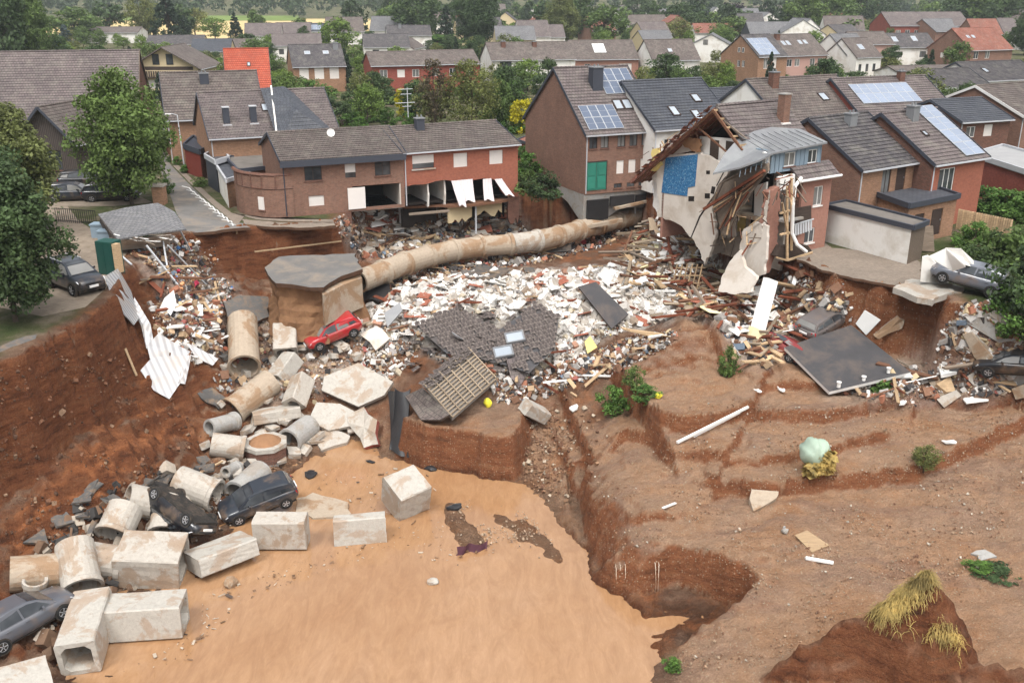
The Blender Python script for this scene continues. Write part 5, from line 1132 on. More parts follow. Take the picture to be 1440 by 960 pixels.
BT = [('dark poplar-like tree behind the barn', 'dark0', 10, 112, 21, 6.5), ('broad dark tree behind the barn', 'near0', 45, 108, 19, 6), ('dark tree right of the barn ridge', 'dark2', 75, 100, 9, 5), ('blue-grey spruce beside the field bungalow', 'blue', 95, 74, 7.5, 3.6), ('round green tree near the field edge', 'green1', 108, 62, 12, 10), ('green tree by the white shed at the field', 'green0', 130, 58, 9, 7),
      ('tall black-green cedar behind the chalet', 'cone0', 240, 68, 17, 6.5), ('black-green conifer beside the tall cedar', 'cone1', 262, 62, 9, 4), ('pale tall tree left of the cedar', 'olive2', 200, 58, 16, 6), ('pale tall tree behind the cedar', 'olive0', 216, 52, 14, 6), ('pale willow right of the cedar', 'olive1', 275, 52, 11, 7),
      ('round light-green tree behind the red roof', 'light0', 303, 57, 8.5, 5.5), ('dark spruce right of the light-green tree', 'cone2', 332, 60, 9.5, 3.4), ('small dark tree between the field houses', 'dark1', 379, 55, 6, 4), ('broad light-green tree behind the three-shutter house', 'light1', 478, 82, 10.5, 6), ('green tree beside the red roof', 'green2', 362, 92, 6.5, 4), ('dark green tree above the red roof', 'dark0', 348, 78, 6, 4),
      ('tall dark oak left of the plane tree', 'dark1', 590, 62, 18, 10), ('bushy green tree behind the brick terrace', 'green0', 555, 58, 13, 9), ('dark conifer beside the plane tree', 'cone1', 628, 66, 12, 4), ('huge dark plane tree behind the terrace', 'near2', 670, 72, 19.5, 7.5), ('broad green hedge tree behind the terrace', 'bush2', 615, 68, 4, 12), ('yellow-green tree in front of the grey-roofed house', 'light2', 722, 62, 7, 5), ('tall lime tree with seed clusters', 'near1', 790, 66, 16, 6.5), ('dark lime tree beside the tall lime', 'dark2', 815, 60, 16, 7), ('round green tree right of the limes', 'green2', 850, 66, 13, 8), ('yellowish shrub tree right of the limes', 'light0', 888, 64, 6, 4),
      ('dark tree behind the distant white gable', 'dark0', 895, 38, 17, 7), ('dark tree behind the tan gable', 'dark1', 955, 55, 13, 8), ('pale willow behind the white gable house', 'olive0', 955, 66, 9, 6), ('dark purple beech between the bungalows', 'purple', 1026, 38, 12, 9), ('green tree under the purple beech', 'green1', 1030, 62, 9, 7), ('bushy green tree beside the small white gable', 'green0', 1012, 66, 7, 6),
      ('large green tree behind the pinkish terrace house', 'green1', 1130, 56, 17, 9), ('tallest green tree behind the cream gabled house', 'green0', 1158, 54, 19, 10), ('large green tree between cream house and school hall', 'green2', 1180, 50, 17, 9), ('dark tall tree left of the school hall', 'dark1', 1205, 42, 19, 10), ('dark tall tree behind the school hall', 'dark0', 1228, 36, 18, 11), ('low bushy tree in front of the school hall', 'olive1', 1238, 52, 9, 8), ('light green tree beside the school hall', 'light1', 1312, 36, 12, 9), ('big dark tree behind the weathered red roof', 'dark2', 1352, 50, 19, 11), ('big green tree beside the dark one', 'green1', 1385, 52, 21, 12), ('big dark tree beyond the big green tree', 'dark1', 1405, 56, 18, 9), ('dark tree standing behind the white marquee', 'near2', 1440, 78, 12, 5), ('slim green tree beside the marquee', 'green2', 1412, 76, 6, 3)]
for lab, k, px, py, h, r_ in BT: tree('garden_tree', lab, k, px, py, h, r_, z=0, group='large trees between the houses')
r2 = random.Random(5)
spots = []
while len(spots) < 160:
    px = r2.uniform(-20, 1460); py = r2.choice([r2.uniform(14, 30), r2.uniform(24, 50), r2.uniform(30, 62)])
    if px < 540 and py < 50: continue
    p = T(px, py, 0)
    if any((p - q).length < 9 for q in spots): continue
    spots.append(p); k = r2.choice(['far0', 'far1', 'far2', 'far0', 'far1'])
    tree('far_tree', {'far0': 'mid-green', 'far1': 'dark green', 'far2': 'pale green'}[k] + ' tree by the ' + near_house(p), k, px, py, r2.uniform(7, 15), r2.uniform(4, 8), z=0, group='distant trees among the roofs')
def clear(p, m):
    for nm_, L_, D_, yw, hx, hy, rs_, lb_ in HOUSES:
        c_, s_ = math.cos(R(yw)), math.sin(R(yw)); dx, dy = p.x - hx, p.y - hy; u_, v_ = dx*c_ + dy*s_, -dx*s_ + dy*c_
        if -m < u_ < L_ + m and -m < v_ < D_ + m: return False
    return True
r3 = random.Random(12); placed = []; tries = 0
while len(placed) < 250 and tries < 9000:
    tries += 1; px, py = r3.uniform(-10, 1450), r3.choice([r3.uniform(58, 110), r3.uniform(70, 150), r3.uniform(100, 185)]); p = T(px, py, 0)
    if 195 < px < 300 and py > 130: continue
    if not clear(p, 2.2) or any((p - q).length < 4 for q in placed): continue
    placed.append(p); k = r3.choice(['green0', 'green1', 'dark0', 'dark2', 'light1', 'olive2', 'bush0', 'bush1', 'bush2', 'bush2', 'cone1'])
    b_ = k.startswith('bush'); kn = GRP.get(k) or {'cone': 'slim conifer', 'dark': 'dark leafy tree', 'gree': 'mid-green tree', 'ligh': 'light green tree', 'oliv': 'olive-green tree'}[k[:4]]
    tree('shrub' if b_ else 'garden_tree', f'{kn} bush beside the {near_house(p)}' if b_ else f'{kn} beside the {near_house(p)}', k, px, py, r3.uniform(1.6, 3.2) if b_ else r3.uniform(3.5, 7), r3.uniform(1.5, 3.0) if b_ else (1.4 if k == 'cone1' else r3.uniform(1.8, 3.6)), group='greenery in the back gardens', cat='shrub' if b_ else 'tree', z=0)
# hedge rows in the gardens
def hedge(label, p0, p1, h, wd):
    a_, b_ = T(*p0, 0), T(*p1, 0); L = (b_ - a_).length; n = max(6, int(L * 2.2)); r = random.Random(int(L * 100))
    C_ = [tuple(a_.lerp(b_, r.random()) - a_ + Vector((r.uniform(-wd, wd) * .4, r.uniform(-wd, wd) * .4, r.uniform(.2, h - .25)))) for _ in range(n * 3)]
    V, F_ = leaves(C_, [.42] * len(C_), 36, .22, 3)
    root = empty('hedge', a_, 0, label, 'hedge'); link('foliage', np_mesh('foliage', V, F_, 'leaf_hedge'), root)
    MB().bar((0, 0, h*.25), b_ - a_ + Vector((0, 0, h*.25)), .12, h*.5).build('stems', 'bark', root)
hedge('clipped green hedge in the garden behind the orange-red house', (478,178), (548,170), 1.7, 1.2)
hedge('clipped green hedge behind the dark extension roof', (1345,298), (1440,312), 1.4, 1.3)
hedge('low hedge in front of the far white gable house', (962,88), (998,86), 1.5, 1.5)
# forest on the far rise: one mass
r = np.random.RandomState(4); Vs, Fs, off = [], [], 0
tx = []
while len(tx) < 2600:
    y = r.uniform(640, 1500) if r.rand() < .75 else r.uniform(1000, 2300); x = r.uniform(-.62, .62) * y
    if y < 760 and x > -60 and r.rand() < .9: continue
    tx.append((x, y))
tx = np.array(tx); tz = height(tx[:, 0], tx[:, 1])
cen, rad_ = [], []
for (x, y), z in zip(tx, tz):
    hh = r.uniform(11, 22)
    for k in range(5): cen.append((x + r.uniform(-3, 3), y + r.uniform(-3, 3), z + hh * r.uniform(.25, .9))); rad_.append(r.uniform(2.5, 4.5))
V, F_ = leaves(cen, rad_, 9, 3.2, 6, .5)
o = link('forest', np_mesh('forest', V, F_, 'leaf_far')); tag(o, 'hazy mass of woodland on the far rise beyond the fields', 'woodland', kind='stuff')
# wheat field strip
m_plain('wheat', (.52, .40, .20), 0.95, 0.1, 0.12, 0.02, dirt=(.40, .33, .15)); m_plain('meadow', (.16, .22, .06), 0.95, 0.1, 0.2, 0.02)
def sheet(name, pts, z, mat, up=0.006):
    P = [T(px, py, 0) for px, py in pts]; MB().add([(p.x, p.y, z + up) for p in P], [tuple(range(len(P)))]).build(name, mat)
    return bpy.data.objects[-1] if False else None
P = [T(*q, 0) for q in ((-40,57),(560,57),(560,27),(-40,27))]
gx, gy = np.meshgrid(np.linspace(0, 1, 30), np.linspace(0, 1, 20))
def quadsheet(name, P, mat, up, nx=24, ny=24, kind='structure'):
    gx, gy = np.meshgrid(np.linspace(0, 1, nx), np.linspace(0, 1, ny)); gx = gx.ravel(); gy = gy.ravel(); A = [np.array(p) for p in P]
    XY = (A[0][None] * ((1-gx)*(1-gy))[:, None] + A[1][None] * (gx*(1-gy))[:, None] + A[2][None] * (gx*gy)[:, None] + A[3][None] * ((1-gx)*gy)[:, None])
    XY[:, 2] = height(XY[:, 0], XY[:, 1]) + up; i2 = np.arange(nx * ny).reshape(ny, nx)
    o = link(name, np_mesh(name, XY, np.stack([i2[:-1, :-1].ravel(), i2[:-1, 1:].ravel(), i2[1:, 1:].ravel(), i2[1:, :-1].ravel()], 1), mat, uv=True)); return tag(o, kind=kind)
quadsheet('field', P, 'wheat', .15)
P = [T(*q, 0) for q in ((150,30),(420,30),(420,24),(150,24))]; quadsheet('field', P, 'meadow', .3)
# ------------------------------------------------------------------ street, driveway, remnants of paving
def slab(name, label, cat, pts, thick, mat, group=None, side=None, soft=0.0):
    """thick slab from pixel corners with heights (px, py, z)"""
    P = [T(*p) for p in pts]; c = sum(P, Vector()) / len(P)
    Q = [p - c for p in P]
    if soft:                                    # broken edge
        q2 = []
        for a_, b_ in zip(Q, Q[1:] + Q[:1]):
            n = max(2, int((b_ - a_).length / soft))
            for i in range(n):
                p = a_.lerp(b_, i / n); k = soft * .28
                q2.append(p + Vector((rnd.uniform(-k, k), rnd.uniform(-k, k), 0)) if i else p)
        Q = q2
    n = len(Q); mb = MB()
    # fan triangulated top/bottom from the centre keeps broken outlines clean
    top = [Vector((0, 0, 0))] + Q; bot = [v + Vector((0, 0, -thick)) for v in top]
    nn = sum((Q[i].cross(Q[(i+1) % n]) for i in range(n)), Vector())
    for i in range(n):
        j = (i + 1) % n; f = (0, i + 1, j + 1) if nn.z > 0 else (0, j + 1, i + 1); g = tuple(x + n + 1 for x in f[::-1])
        mb.f.append(f); mb.m.append(0); mb.c.append(None); mb.f.append(g); mb.m.append(1); mb.c.append(None)
        e = (i + 1, i + n + 2, j + n + 2, j + 1) if nn.z > 0 else (j + 1, j + n + 2, i + n + 2, i + 1)
        mb.f.append(e); mb.m.append(1); mb.c.append(None)
    mb.v = [tuple(v) for v in top + bot]
    o = mb.build(name, [mat, side or mat], None, loc=c); return tag(o, label, cat, group)
def road(name, pts, up, mat, sub=10):
    P = [T(px, py, 0) for px, py in pts]
    o = MB().add([(p.x, p.y, up) for p in P], [tuple(range(len(P)))]).build(name, mat); return tag(o, kind='structure')
rd = [(206,200),(222,200),(240,232),(262,255),(290,282),(318,305),(330,318),(300,321),(262,322),(248,300),(238,270),(226,240)]
road('road', rd, .012, 'asphalt_road')
road('pavement', [(224,202),(230,202),(250,232),(272,254),(300,280),(326,300),(338,303),(360,309),(400,312),(470,313),(468,309),(400,308.6),(368,307),(345,303),(333,318),(322,308),(294,284),(266,257),(244,234)], .03, 'cobbles')
for i in range(11):
    t = i / 10; a_ = T(256 + 62 * t, 262 + 52 * t, 0); b_ = T(266 + 66 * t, 264.5 + 52 * t, 0); c_ = T(272 + 62 * t, 271 + 52 * t, 0)
    mb = MB(); mb.bar((a_.x, a_.y, .022), (b_.x, b_.y, .022), .12, .008); o = mb.build('road_marking', 'road_paint'); tag(o, kind='structure')
    if i < 10: mb = MB(); mb.bar((b_.x, b_.y, .024), (c_.x, c_.y, .024), .1, .008); tag(mb.build('road_marking', 'road_paint'), kind='structure')
road('yard', [(-60,420),(60,445),(120,432),(150,405),(168,372),(185,345),(140,330),(110,310),(95,290),(160,290),(215,285),(150,255),(60,262),(-60,300)], .010, 'yard_gravel')
# street asphalt breaking off over the cut
slab('asphalt_edge', 'broken road edge of grey asphalt overhanging the washed-out cut', 'asphalt', [(250,300,.03),(300,310,.03),(345,314,.03),(352,320,.02),(330,321,.02),(290,326,.0),(262,327,.0)], .22, 'asphalt_road', soft=.5, side='soil_dark')
slab('asphalt_edge', 'old asphalt strip breaking off at the yard scarp', 'asphalt', [(-30,500,.05),(20,478,.05),(52,470,.05),(54,482,-.05),(20,497,-.1),(-30,522,-.1)], .3, 'asphalt', soft=.6, side='concrete_muddy')
slab('pavement_edge', 'cobbled pavement lip broken off below the curved brick wall', 'paving', [(340,308,.04),(400,313,.03),(470,313,.03),(472,317,.0),(430,320,.0),(380,319,.0),(345,315,.0)], .2, 'cobbles', soft=.4, side='soil_dark')
slab('driveway', 'grey paved driveway torn off in a jagged edge over red earth', 'driveway', [(1100,338,.05),(1140,326,.05),(1160,348,.05),(1220,352,.05),(1285,360,.05),(1296,375,.05),(1292,401,.05),(1250,400,.04),(1200,391,.04),(1150,377,.03),(1118,362,.02),(1098,350,.03)], .16, 'cobbles', soft=.45, side='soil_dark')
slab('concrete_floor', 'pale concrete floor slab jutting out over the undercut red earth', 'slab', [(1256,404,.15),(1282,392,.2),(1340,398,.2),(1342,410,.15),(1312,422,.1),(1290,418,.1)], .35, 'concrete_pale', soft=.5, side='concrete')
slab('concrete_floor', 'narrow concrete ledge under the hanging grey car', 'slab', [(1335,398,.1),(1356,404,.1),(1352,412,.05),(1336,410,.05)], .25, 'concrete', soft=.5)
# road remnant standing like an island
slab('road_remnant', 'island of grey asphalt road left standing on a block of earth', 'asphalt', [(372,376,-1.0),(392,361,-.9),(500,356,-.9),(510,378,-1.0),(480,388,-1.2),(455,404,-1.35),(425,402,-1.3),(388,398,-1.2)], .25, 'asphalt_road', soft=.7, side='soil_dark')
def earth_block(label, pts, depth, mat, grow=.16):
    P = [T(*p) for p in pts]; c = sum(P, Vector()) / len(P); Q = []
    for a_, b_ in zip(P, P[1:] + P[:1]):
        n = max(2, int((b_ - a_).length / .35)); Q += [a_.lerp(b_, i / n) - c for i in range(n)]
    n = len(Q); lv = 9; V = []
    for l in range(lv + 1):
        t = l / lv
        for i, q in enumerate(Q):
            k = 1 - .05 * math.sin(t * 3.1) + grow * t * t + float(fbm(np.array(q.x * 1.3 + 7), np.array(q.y * 1.3 + t * depth * 1.6), 91, 3)) * .16 * min(1, t * 4)
            V.append((q.x * k, q.y * k, q.z - t * depth + (rnd.uniform(-.05, .05) if l else 0)))
    F_ = [(l*n + i, l*n + (i+1) % n, (l+1)*n + (i+1) % n, (l+1)*n + i) for l in range(lv) for i in range(n)] + [tuple(range(n))]
    mb = MB(); mb.add(V, F_); o = mb.build('earth_block', mat, loc=c, uv=False); bm_ = bmesh.new(); bm_.from_mesh(o.data); bmesh.ops.recalc_face_normals(bm_, faces=bm_.faces); bm_.to_mesh(o.data); bm_.free(); return tag(o, label, 'earth')
earth_block('block of ochre earth carrying the asphalt island', [(376,382,-1.28),(396,366,-1.2),(498,361,-1.2),(508,382,-1.3),(480,392,-1.5),(455,407,-1.65),(425,405,-1.6),(390,401,-1.5)], 3.6, 'soil_brown')
slab('concrete_wall', 'stained concrete chamber wall under the right half of the asphalt island', 'wall', [(452,409,-1.7),(482,394,-1.6),(506,386,-1.5),(509,390,-1.6),(484,400,-1.7),(454,415,-1.8)], 2.1, 'concrete_muddy')
# ------------------------------------------------------------------ the ruined house
eo = T(1085, 250, 5.4); EY = R(34); er = empty('ruined_house', (eo.x, eo.y, 0), EY, 'half-collapsed house with torn roof, blue-tiled wall and zinc dormer', 'ruined house')
exd = Vector((math.cos(EY), math.sin(EY), 0)); eyd = Vector((-math.sin(EY), math.cos(EY), 0)); e0 = Vector((eo.x, eo.y, 0))
def loc_(p): q = p - e0; return Vector((q.dot(exd), q.dot(eyd), q.z))
def gx(px, py, x=0.0): return loc_(onplane(px, py, e0 + exd * x, exd))
def gy(px, py, y=0.0): return loc_(onplane(px, py, e0 + eyd * y, eyd))
def jag(pts, st, k):
    out = []
    for a_, b_ in zip(pts, pts[1:] + pts[:1]):
        n = max(1, int(math.hypot(b_[0] - a_[0], b_[1] - a_[1]) / st))
        for i in range(n): t = i / n; out.append((a_[0] + (b_[0] - a_[0]) * t + (rnd.uniform(-k, k) if i else 0), a_[1] + (b_[1] - a_[1]) * t + (rnd.uniform(-k, k) if i else 0)))
    return out
def epoly(name, pts, mat, x=None, y=None, th=.25, par=er):
    if name in ('party_wall', 'brick_pier', 'torn_insulation', 'room_wall', 'plaster_face', 'rear_wall'): pts = jag(pts, 4, 1.6)
    P = [gx(px, py, x) if x is not None else gy(px, py, y) for px, py in pts]
    return MB().prism(P, (th, 0, 0) if x is not None else (0, th, 0)).build(name, mat, par)
pw = epoly('party_wall', [(921,228),(930,219),(984,214),(1000,222),(1026,234),(1022,247),(1012,257),(1003,276),(1002,300),(1006,325),(1000,352),(990,372),(984,352),(976,338),(962,322),(950,313),(936,309),(924,303),(927,290),(924,262)], 'plaster_cream', x=0)
epoly('blue_tiles', [(936,222),(981,217),(977,262),(967,264),(966,276),(930,271)], 'tile_blue', x=-.04, th=.035, par=pw)
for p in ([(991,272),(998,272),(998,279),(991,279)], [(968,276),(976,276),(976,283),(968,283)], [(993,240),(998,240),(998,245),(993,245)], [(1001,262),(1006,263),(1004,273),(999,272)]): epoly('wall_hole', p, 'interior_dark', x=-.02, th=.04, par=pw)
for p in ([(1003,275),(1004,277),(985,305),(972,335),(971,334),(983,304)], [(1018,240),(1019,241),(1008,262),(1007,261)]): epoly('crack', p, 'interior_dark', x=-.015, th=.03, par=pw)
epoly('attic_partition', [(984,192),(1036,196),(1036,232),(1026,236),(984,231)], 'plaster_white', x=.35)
for p in ([(999,196),(1011,198),(1009,230),(997,230)], [(1021,198),(1033,200),(1031,214),(1020,212)]): epoly('dark_doorway_panel', p, 'wood_dark', x=.30, th=.04)  # dark panels in place of openings, their inner shade put into the colour
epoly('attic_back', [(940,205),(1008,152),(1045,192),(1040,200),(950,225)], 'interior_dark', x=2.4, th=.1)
epoly('rear_wall', [(918,238),(934,232),(934,262),(926,300),(918,290)], 'plaster_white', x=.6)
zr, ze_ = 9.4, 5.4
# roof: torn rear slope, tiled front slope
def rp_(x, y): return Vector((x, y, zr - abs(y - 5) * .8))
mb = MB(); slope(mb, rp_(6.2, 12.3), rp_(-.9, 12.6), rp_(-.2, 5), rp_(6.2, 5), True, .2); rr = mb.build('rear_roof', 'tile_maroon', er)
mb = MB(); slope(mb, rp_(-.1, 2.6), rp_(6.2, 2.2), rp_(6.2, 5), rp_(-.25, 5), True, .12); rf = mb.build('front_roof', 'tile_mauve', er)
for i in range(8):
    y = 5 - .62 * i - .2; MB().bar(rp_(-.55, y + .1) + Vector((0,0,-.16)), rp_(.9, y + .1) + Vector((0,0,-.16)), .09, .12).build('roof_batten', 'wood_pale', rf) if i < 5 else None
for x in (-.5, .2, .9, 1.6):
    MB().bar(rp_(x, 5) + Vector((0,0,-.25)), rp_(x - .1, 12.4) + Vector((0,0,-.28)), .11, .18).build('rafter', 'wood_brown', rr)
    MB().bar(rp_(x, 5) + Vector((0,0,-.25)), rp_(x, 2.2) + Vector((0,0,-.28)), .11, .18).build('rafter', 'wood_brown', rf)
for i in range(7):
    y = 6 + i * .95; MB().bar(rp_(-1.0 - .2 * (i % 3), y) + Vector((0,0,-.1)), rp_(1.4, y) + Vector((0,0,-.12)), .16, .05).build('sheathing_board', 'wood_red', rr)
MB().bar(gx(1018,170,-.2), gx(1050,196,-.2), .1).build('brace', 'wood_grey', er); MB().bar(gx(978,176,-.3), gx(1022,214,-.3), .1).build('brace', 'wood_brown', er)
epoly('torn_insulation', [(917,210),(926,208),(930,232),(920,241),(914,240)], 'foam_yellow', x=-.25, th=.2); epoly('torn_insulation', [(948,190),(985,196),(984,214),(972,212),(960,204)], 'soil_brown', x=-.1, th=.15)
epoly('ceiling_board', [(932,202),(968,200),(975,212),(936,220)], 'interior_wall', x=.1, th=.1)
# ridge tiles and chimney
n_ = 15
mb = MB()
for i in range(n_): mb.tube([Vector((-.2 + 6.4*i/n_, 5, zr + .03)), Vector((-.2 + 6.4*(i+1)/n_, 5, zr + .06))], .12, 6)
mb.build('ridge_cap', 'tile_mauve', rf)
c = Vector((4.75, 3.6, 0)); k = MB().box(c.x - .3, c.x + .3, c.y - .3, c.y + .3, 7.4, 10.0).build('chimney', 'brick_brown', er); MB().box(c.x - .4, c.x + .4, c.y - .4, c.y + .4, 8.05, 8.16).build('flashing', 'plaster_white', k); MB().box(c.x - .34, c.x + .34, c.y - .34, c.y + .34, 10.0, 10.08).build('chimney_cap', 'concrete_grey', k)
# zinc roof with its slumped left corner, dormer
zp = [Vector((-3.3, 1.9, 5.75)), Vector((-2.0, .9, 6.15)), Vector((-.9, .25, 6.6)), Vector((0, .1, 6.95)), Vector((5.3, .15, 7.2)), Vector((5.5, 2.6, 7.75)), Vector((3.2, 3.2, 8.0)), Vector((1.2, 2.9, 7.9)), Vector((-.4, 2.9, 7.4)), Vector((-1.7, 2.6, 6.7))]
cz = Vector((1.4, 1.7, 7.25)); mb = MB()
for a_, b_ in zip(zp, zp[1:] + zp[:1]): mb.add([cz, a_, b_, cz + Vector((0,0,-.12)), a_ + Vector((0,0,-.12)), b_ + Vector((0,0,-.12))], [(0,1,2),(5,4,3),(1,4,5,2)])
zn = mb.build('zinc_roof', 'zinc', er)
for i in range(9):
    x = -.3 + i * .65; MB().bar((x, .2, 7.0 + x * .045), (x + (.0), 2.8, 7.78), .03, .05).build('standing_seam', 'zinc', zn)
mb = MB(); wall_holes(mb, (.35, .5, 0), (1,0,0), 4.85, 5.55, 7.0, [(1.25,2.35,5.85,6.75),(3.6,4.5,5.85,6.75)]); mb.box(.36, 5.19, .66, 2.0, 5.55, 7.0); dm = mb.build('dormer', 'zinc_blue', er)
M = frame_M((.35, .5, 0), (1,0,0)); window(dm, M, 1.25, 5.85, 1.1, .9, 'win'); window(dm, M, 3.6, 5.85, .9, .9, 'win')
for i in range(13):
    x = .36 + i * .4
    if not any(a_ - .03 < x - .35 < b_ + .03 for a_, b_ in ((1.25,2.35),(3.6,4.5))): MB().box(x, x + .035, .46, .5, 5.55, 7.0).build('seam', 'zinc_blue', dm)
for i in range(7):
    a_ = Vector((-1.9 + i*.33, .95 - i*.13, 5.5 + i*.13)); MB().bar(a_, a_ + Vector((.02, -.02, .42)), .26, .03).build('zinc_edge_panel', 'zinc_blue', zn)
MB().prism([(-.1,.55,5.6),(.35,.55,5.6),(.35,.55,6.95),(-.1,.55,6.9)], (0,.3,0)).build('dormer_cheek', 'paint_white', dm)
mb = MB(); slope(mb, (2.3,-.45,5.05), (6.2,-.45,5.05), (6.2,.6,5.9), (2.3,.6,5.85), True, .1); eb = mb.build('eave_roof', 'tile_mauve', er)
MB().tube([(2.2,-.5,5.0),(6.3,-.5,5.0)], .09, 8).build('gutter', 'paint_white', eb)
# remaining brick front, side and back
wl = MB(); wall_holes(wl, (3.1, 0, 0), (1,0,0), 2.9, -.3, 5.2, [(1.2,2.1,3.05,4.35),(.7,1.7,.55,1.55)]); wl.build('front_wall', 'brick_pink', er)
M = frame_M((3.1, 0, 0), (1,0,0)); window(er, M, 1.2, 3.05, .9, 1.3, 'win', sillm='paint_white'); window(er, M, .7, .55, 1.0, 1.0, 'win', sillm='paint_white')
MB().box(5.78, 6.0, 0.01, 10, -.3, 5.2).build('side_wall', 'brick_pink', er); MB().box(0, 5.77, 9.8, 10, -.5, 5.2).build('rear_wall', 'brick_pink', er)
MB().box(2.9, 3.1, .0, 3.0, -.4, 5.2).build('inner_wall', 'brick_dark', er)
pr = epoly('brick_pier', [(1083,268),(1098,262),(1092,356),(1082,383),(1068,384),(1074,340),(1079,300)], 'brick_pink', y=-.05, th=.5)
epoly('plaster_face', [(1076,300),(1083,268),(1079,300),(1074,345),(1068,384),(1064,386)], 'plaster_cream', y=-.1, th=.1, par=pr)
epoly('lintel', [(1097,250),(1118,245),(1118,264),(1097,268)], 'paint_white', y=-.1, th=.3)
# bay with balconies, the recess's shade put into a near-black back wall
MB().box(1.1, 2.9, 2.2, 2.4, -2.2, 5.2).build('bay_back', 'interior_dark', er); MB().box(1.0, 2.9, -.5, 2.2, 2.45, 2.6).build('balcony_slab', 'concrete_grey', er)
bx = [gy(1094,368,-.7), gy(1117,376,-.7), gy(1146,362,-.7)]
for a_, b_ in ((gy(1092,362,-.8), gy(1107,366,-.8)), (gy(1107,366,-.8), gy(1142,355,-.8)), (gy(1107,366,-.8), gy(1107,262,-.8)), (gy(1113,352,-.8), gy(1113,250,-.8)), (gy(1097,300,-.8), gy(1110,296,-.8)), (gy(1097,330,-.8), gy(1110,327,-.8)), (gy(1100,285,-.8), gy(1108,330,-.8))):
    MB().bar(a_, b_, .12).build('broken_frame', 'wood_pale', er)
MB().tube([gy(1127,250,-.7), gy(1118,262,-.8), gy(1115,290,-.85), gy(1114,328,-.9), gy(1121,344,-1.2), gy(1134,354,-1.4)], .12, 8).build('bent_downpipe', 'paint_white', er)
epoly('balcony_floor', [(1092,360),(1107,366),(1142,353),(1136,345),(1100,346)], 'wood_dark', y=-.6, th=.5); epoly('balcony_panel', [(1117,293),(1141,289),(1141,309),(1117,313)], 'wood_dark', y=-.25, th=.06)
for i in range(7): epoly('baluster', [(1118+i*3.6,316-i*1.0),(1120.4+i*3.6,315.6-i*1.0),(1120.4+i*3.6,331-i*1.2),(1118+i*3.6,331.6-i*1.2)], 'galvanised', y=-.3, th=.05)
MB().bar(gy(1116,316,-.3), gy(1144,308,-.3), .07).build('handrail', 'galvanised', er)
# rooms laid open
MB().box(.3, 2.9, .4, 6.0, 2.35, 2.6).build('floor_slab', 'concrete_muddy', er); MB().box(2.75, 2.88, .4, 6.0, 2.6, 5.2).build('inner_wall', 'interior_wall', er); MB().box(2.3, 2.5, .5, 6, -1.2, 2.35).build('inner_wall', 'interior_wall', er); MB().box(.2, 2.9, 5.6, 5.8, -1, 5.2).build('inner_wall', 'interior_wall', er)
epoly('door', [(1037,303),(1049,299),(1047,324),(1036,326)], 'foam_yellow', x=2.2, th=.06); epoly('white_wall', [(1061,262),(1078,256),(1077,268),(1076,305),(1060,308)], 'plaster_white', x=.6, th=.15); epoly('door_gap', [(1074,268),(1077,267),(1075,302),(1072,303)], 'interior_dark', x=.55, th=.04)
epoly('room_wall', [(1015,320),(1036,305),(1036,332),(1010,338)], 'interior_wall', x=1.2, th=.1)
# slumped piece of roof hanging inside, with splintered beams
hp = [gx(1000,284,-.3), gx(1010,260,-.4), gx(1046,239,-.6), gx(1079,231,-.4), gx(1080,242,-.5), gx(1052,276,-.9), gx(1036,300,-.9), gx(1022,332,-.9), gx(1014,328,-.8), gx(1008,300,-.6)]
hr = MB().prism(hp, (.16, 0, .1)).build('slumped_roof', 'wood_grey', er)
for a_, b_, w_, m_ in (((990,294),(1075,240),.22,'wood_red'),((1005,298),(1072,246),.14,'wood_brown'),((1012,322),(1040,268),.14,'wood_brown'),((1020,318),(1052,270),.12,'wood_red'),((1003,292),(1030,276),.1,'wood_pale'),((1022,330),(1030,290),.1,'wood_pale'),((1000,300),(1004,330),.1,'wood_brown'),((1030,305),(1046,262),.1,'wood_pale')):
    MB().bar(gx(*a_, -1.0), gx(*b_, -.75), w_, w_ * .8).build('splintered_beam', m_, hr)
# fallen outer wall leaning into the pit
fs = [gx(px, py, -.4 - (py - 312) * .008) for px, py in jag([(1046,322),(1062,312),(1079,318),(1078,345),(1074,386),(1060,392),(1046,378),(1040,350)], 5, 1.2)]
MB().prism(fs, (.22,0,0)).build('leaning_wall', 'plaster_cream', er)
fs = [gx(px, py, -.9 - (py - 352) * .035) for px, py in jag([(1040,352),(1047,376),(1064,390),(1056,411),(1034,414),(1010,410),(1014,392),(1026,368)], 5, 1.2)]
MB().prism(fs, (.22,0,.05)).build('leaning_wall', 'plaster_cream', er)
# splinters, laths and hanging shreds at every torn edge
rj = random.Random(77)
for k_ in range(90):
    px, py, x_ = rj.choice([(rj.uniform(905,985), 0, -.2), (rj.uniform(1000,1080), 0, -.7), (rj.uniform(1010,1075), 1, -.6), (rj.uniform(1092,1122), 2, 0)])[:3]
    if py == 0 and px < 990: py = 214 - (px - 905) * .62 + rj.uniform(0, 10)
    elif py == 0: py = 262 - (px - 1000) * .35 + rj.uniform(0, 40)
    elif py == 1: py = rj.uniform(300, 345)
    else: py = rj.uniform(246, 275)
    a_ = gx(px, py, x_); l_ = rj.uniform(.3, 1.2); d_ = Vector((rj.uniform(-.5,.3), rj.uniform(-.8,.8), rj.uniform(-1,.2))).normalized()
    MB().bar(a_, a_ + d_ * l_, rj.uniform(.03,.09), rj.uniform(.03,.07)).build('splinter', rj.choice(['wood_brown','wood_pale','wood_red','wood_grey','wood_dark']), er)
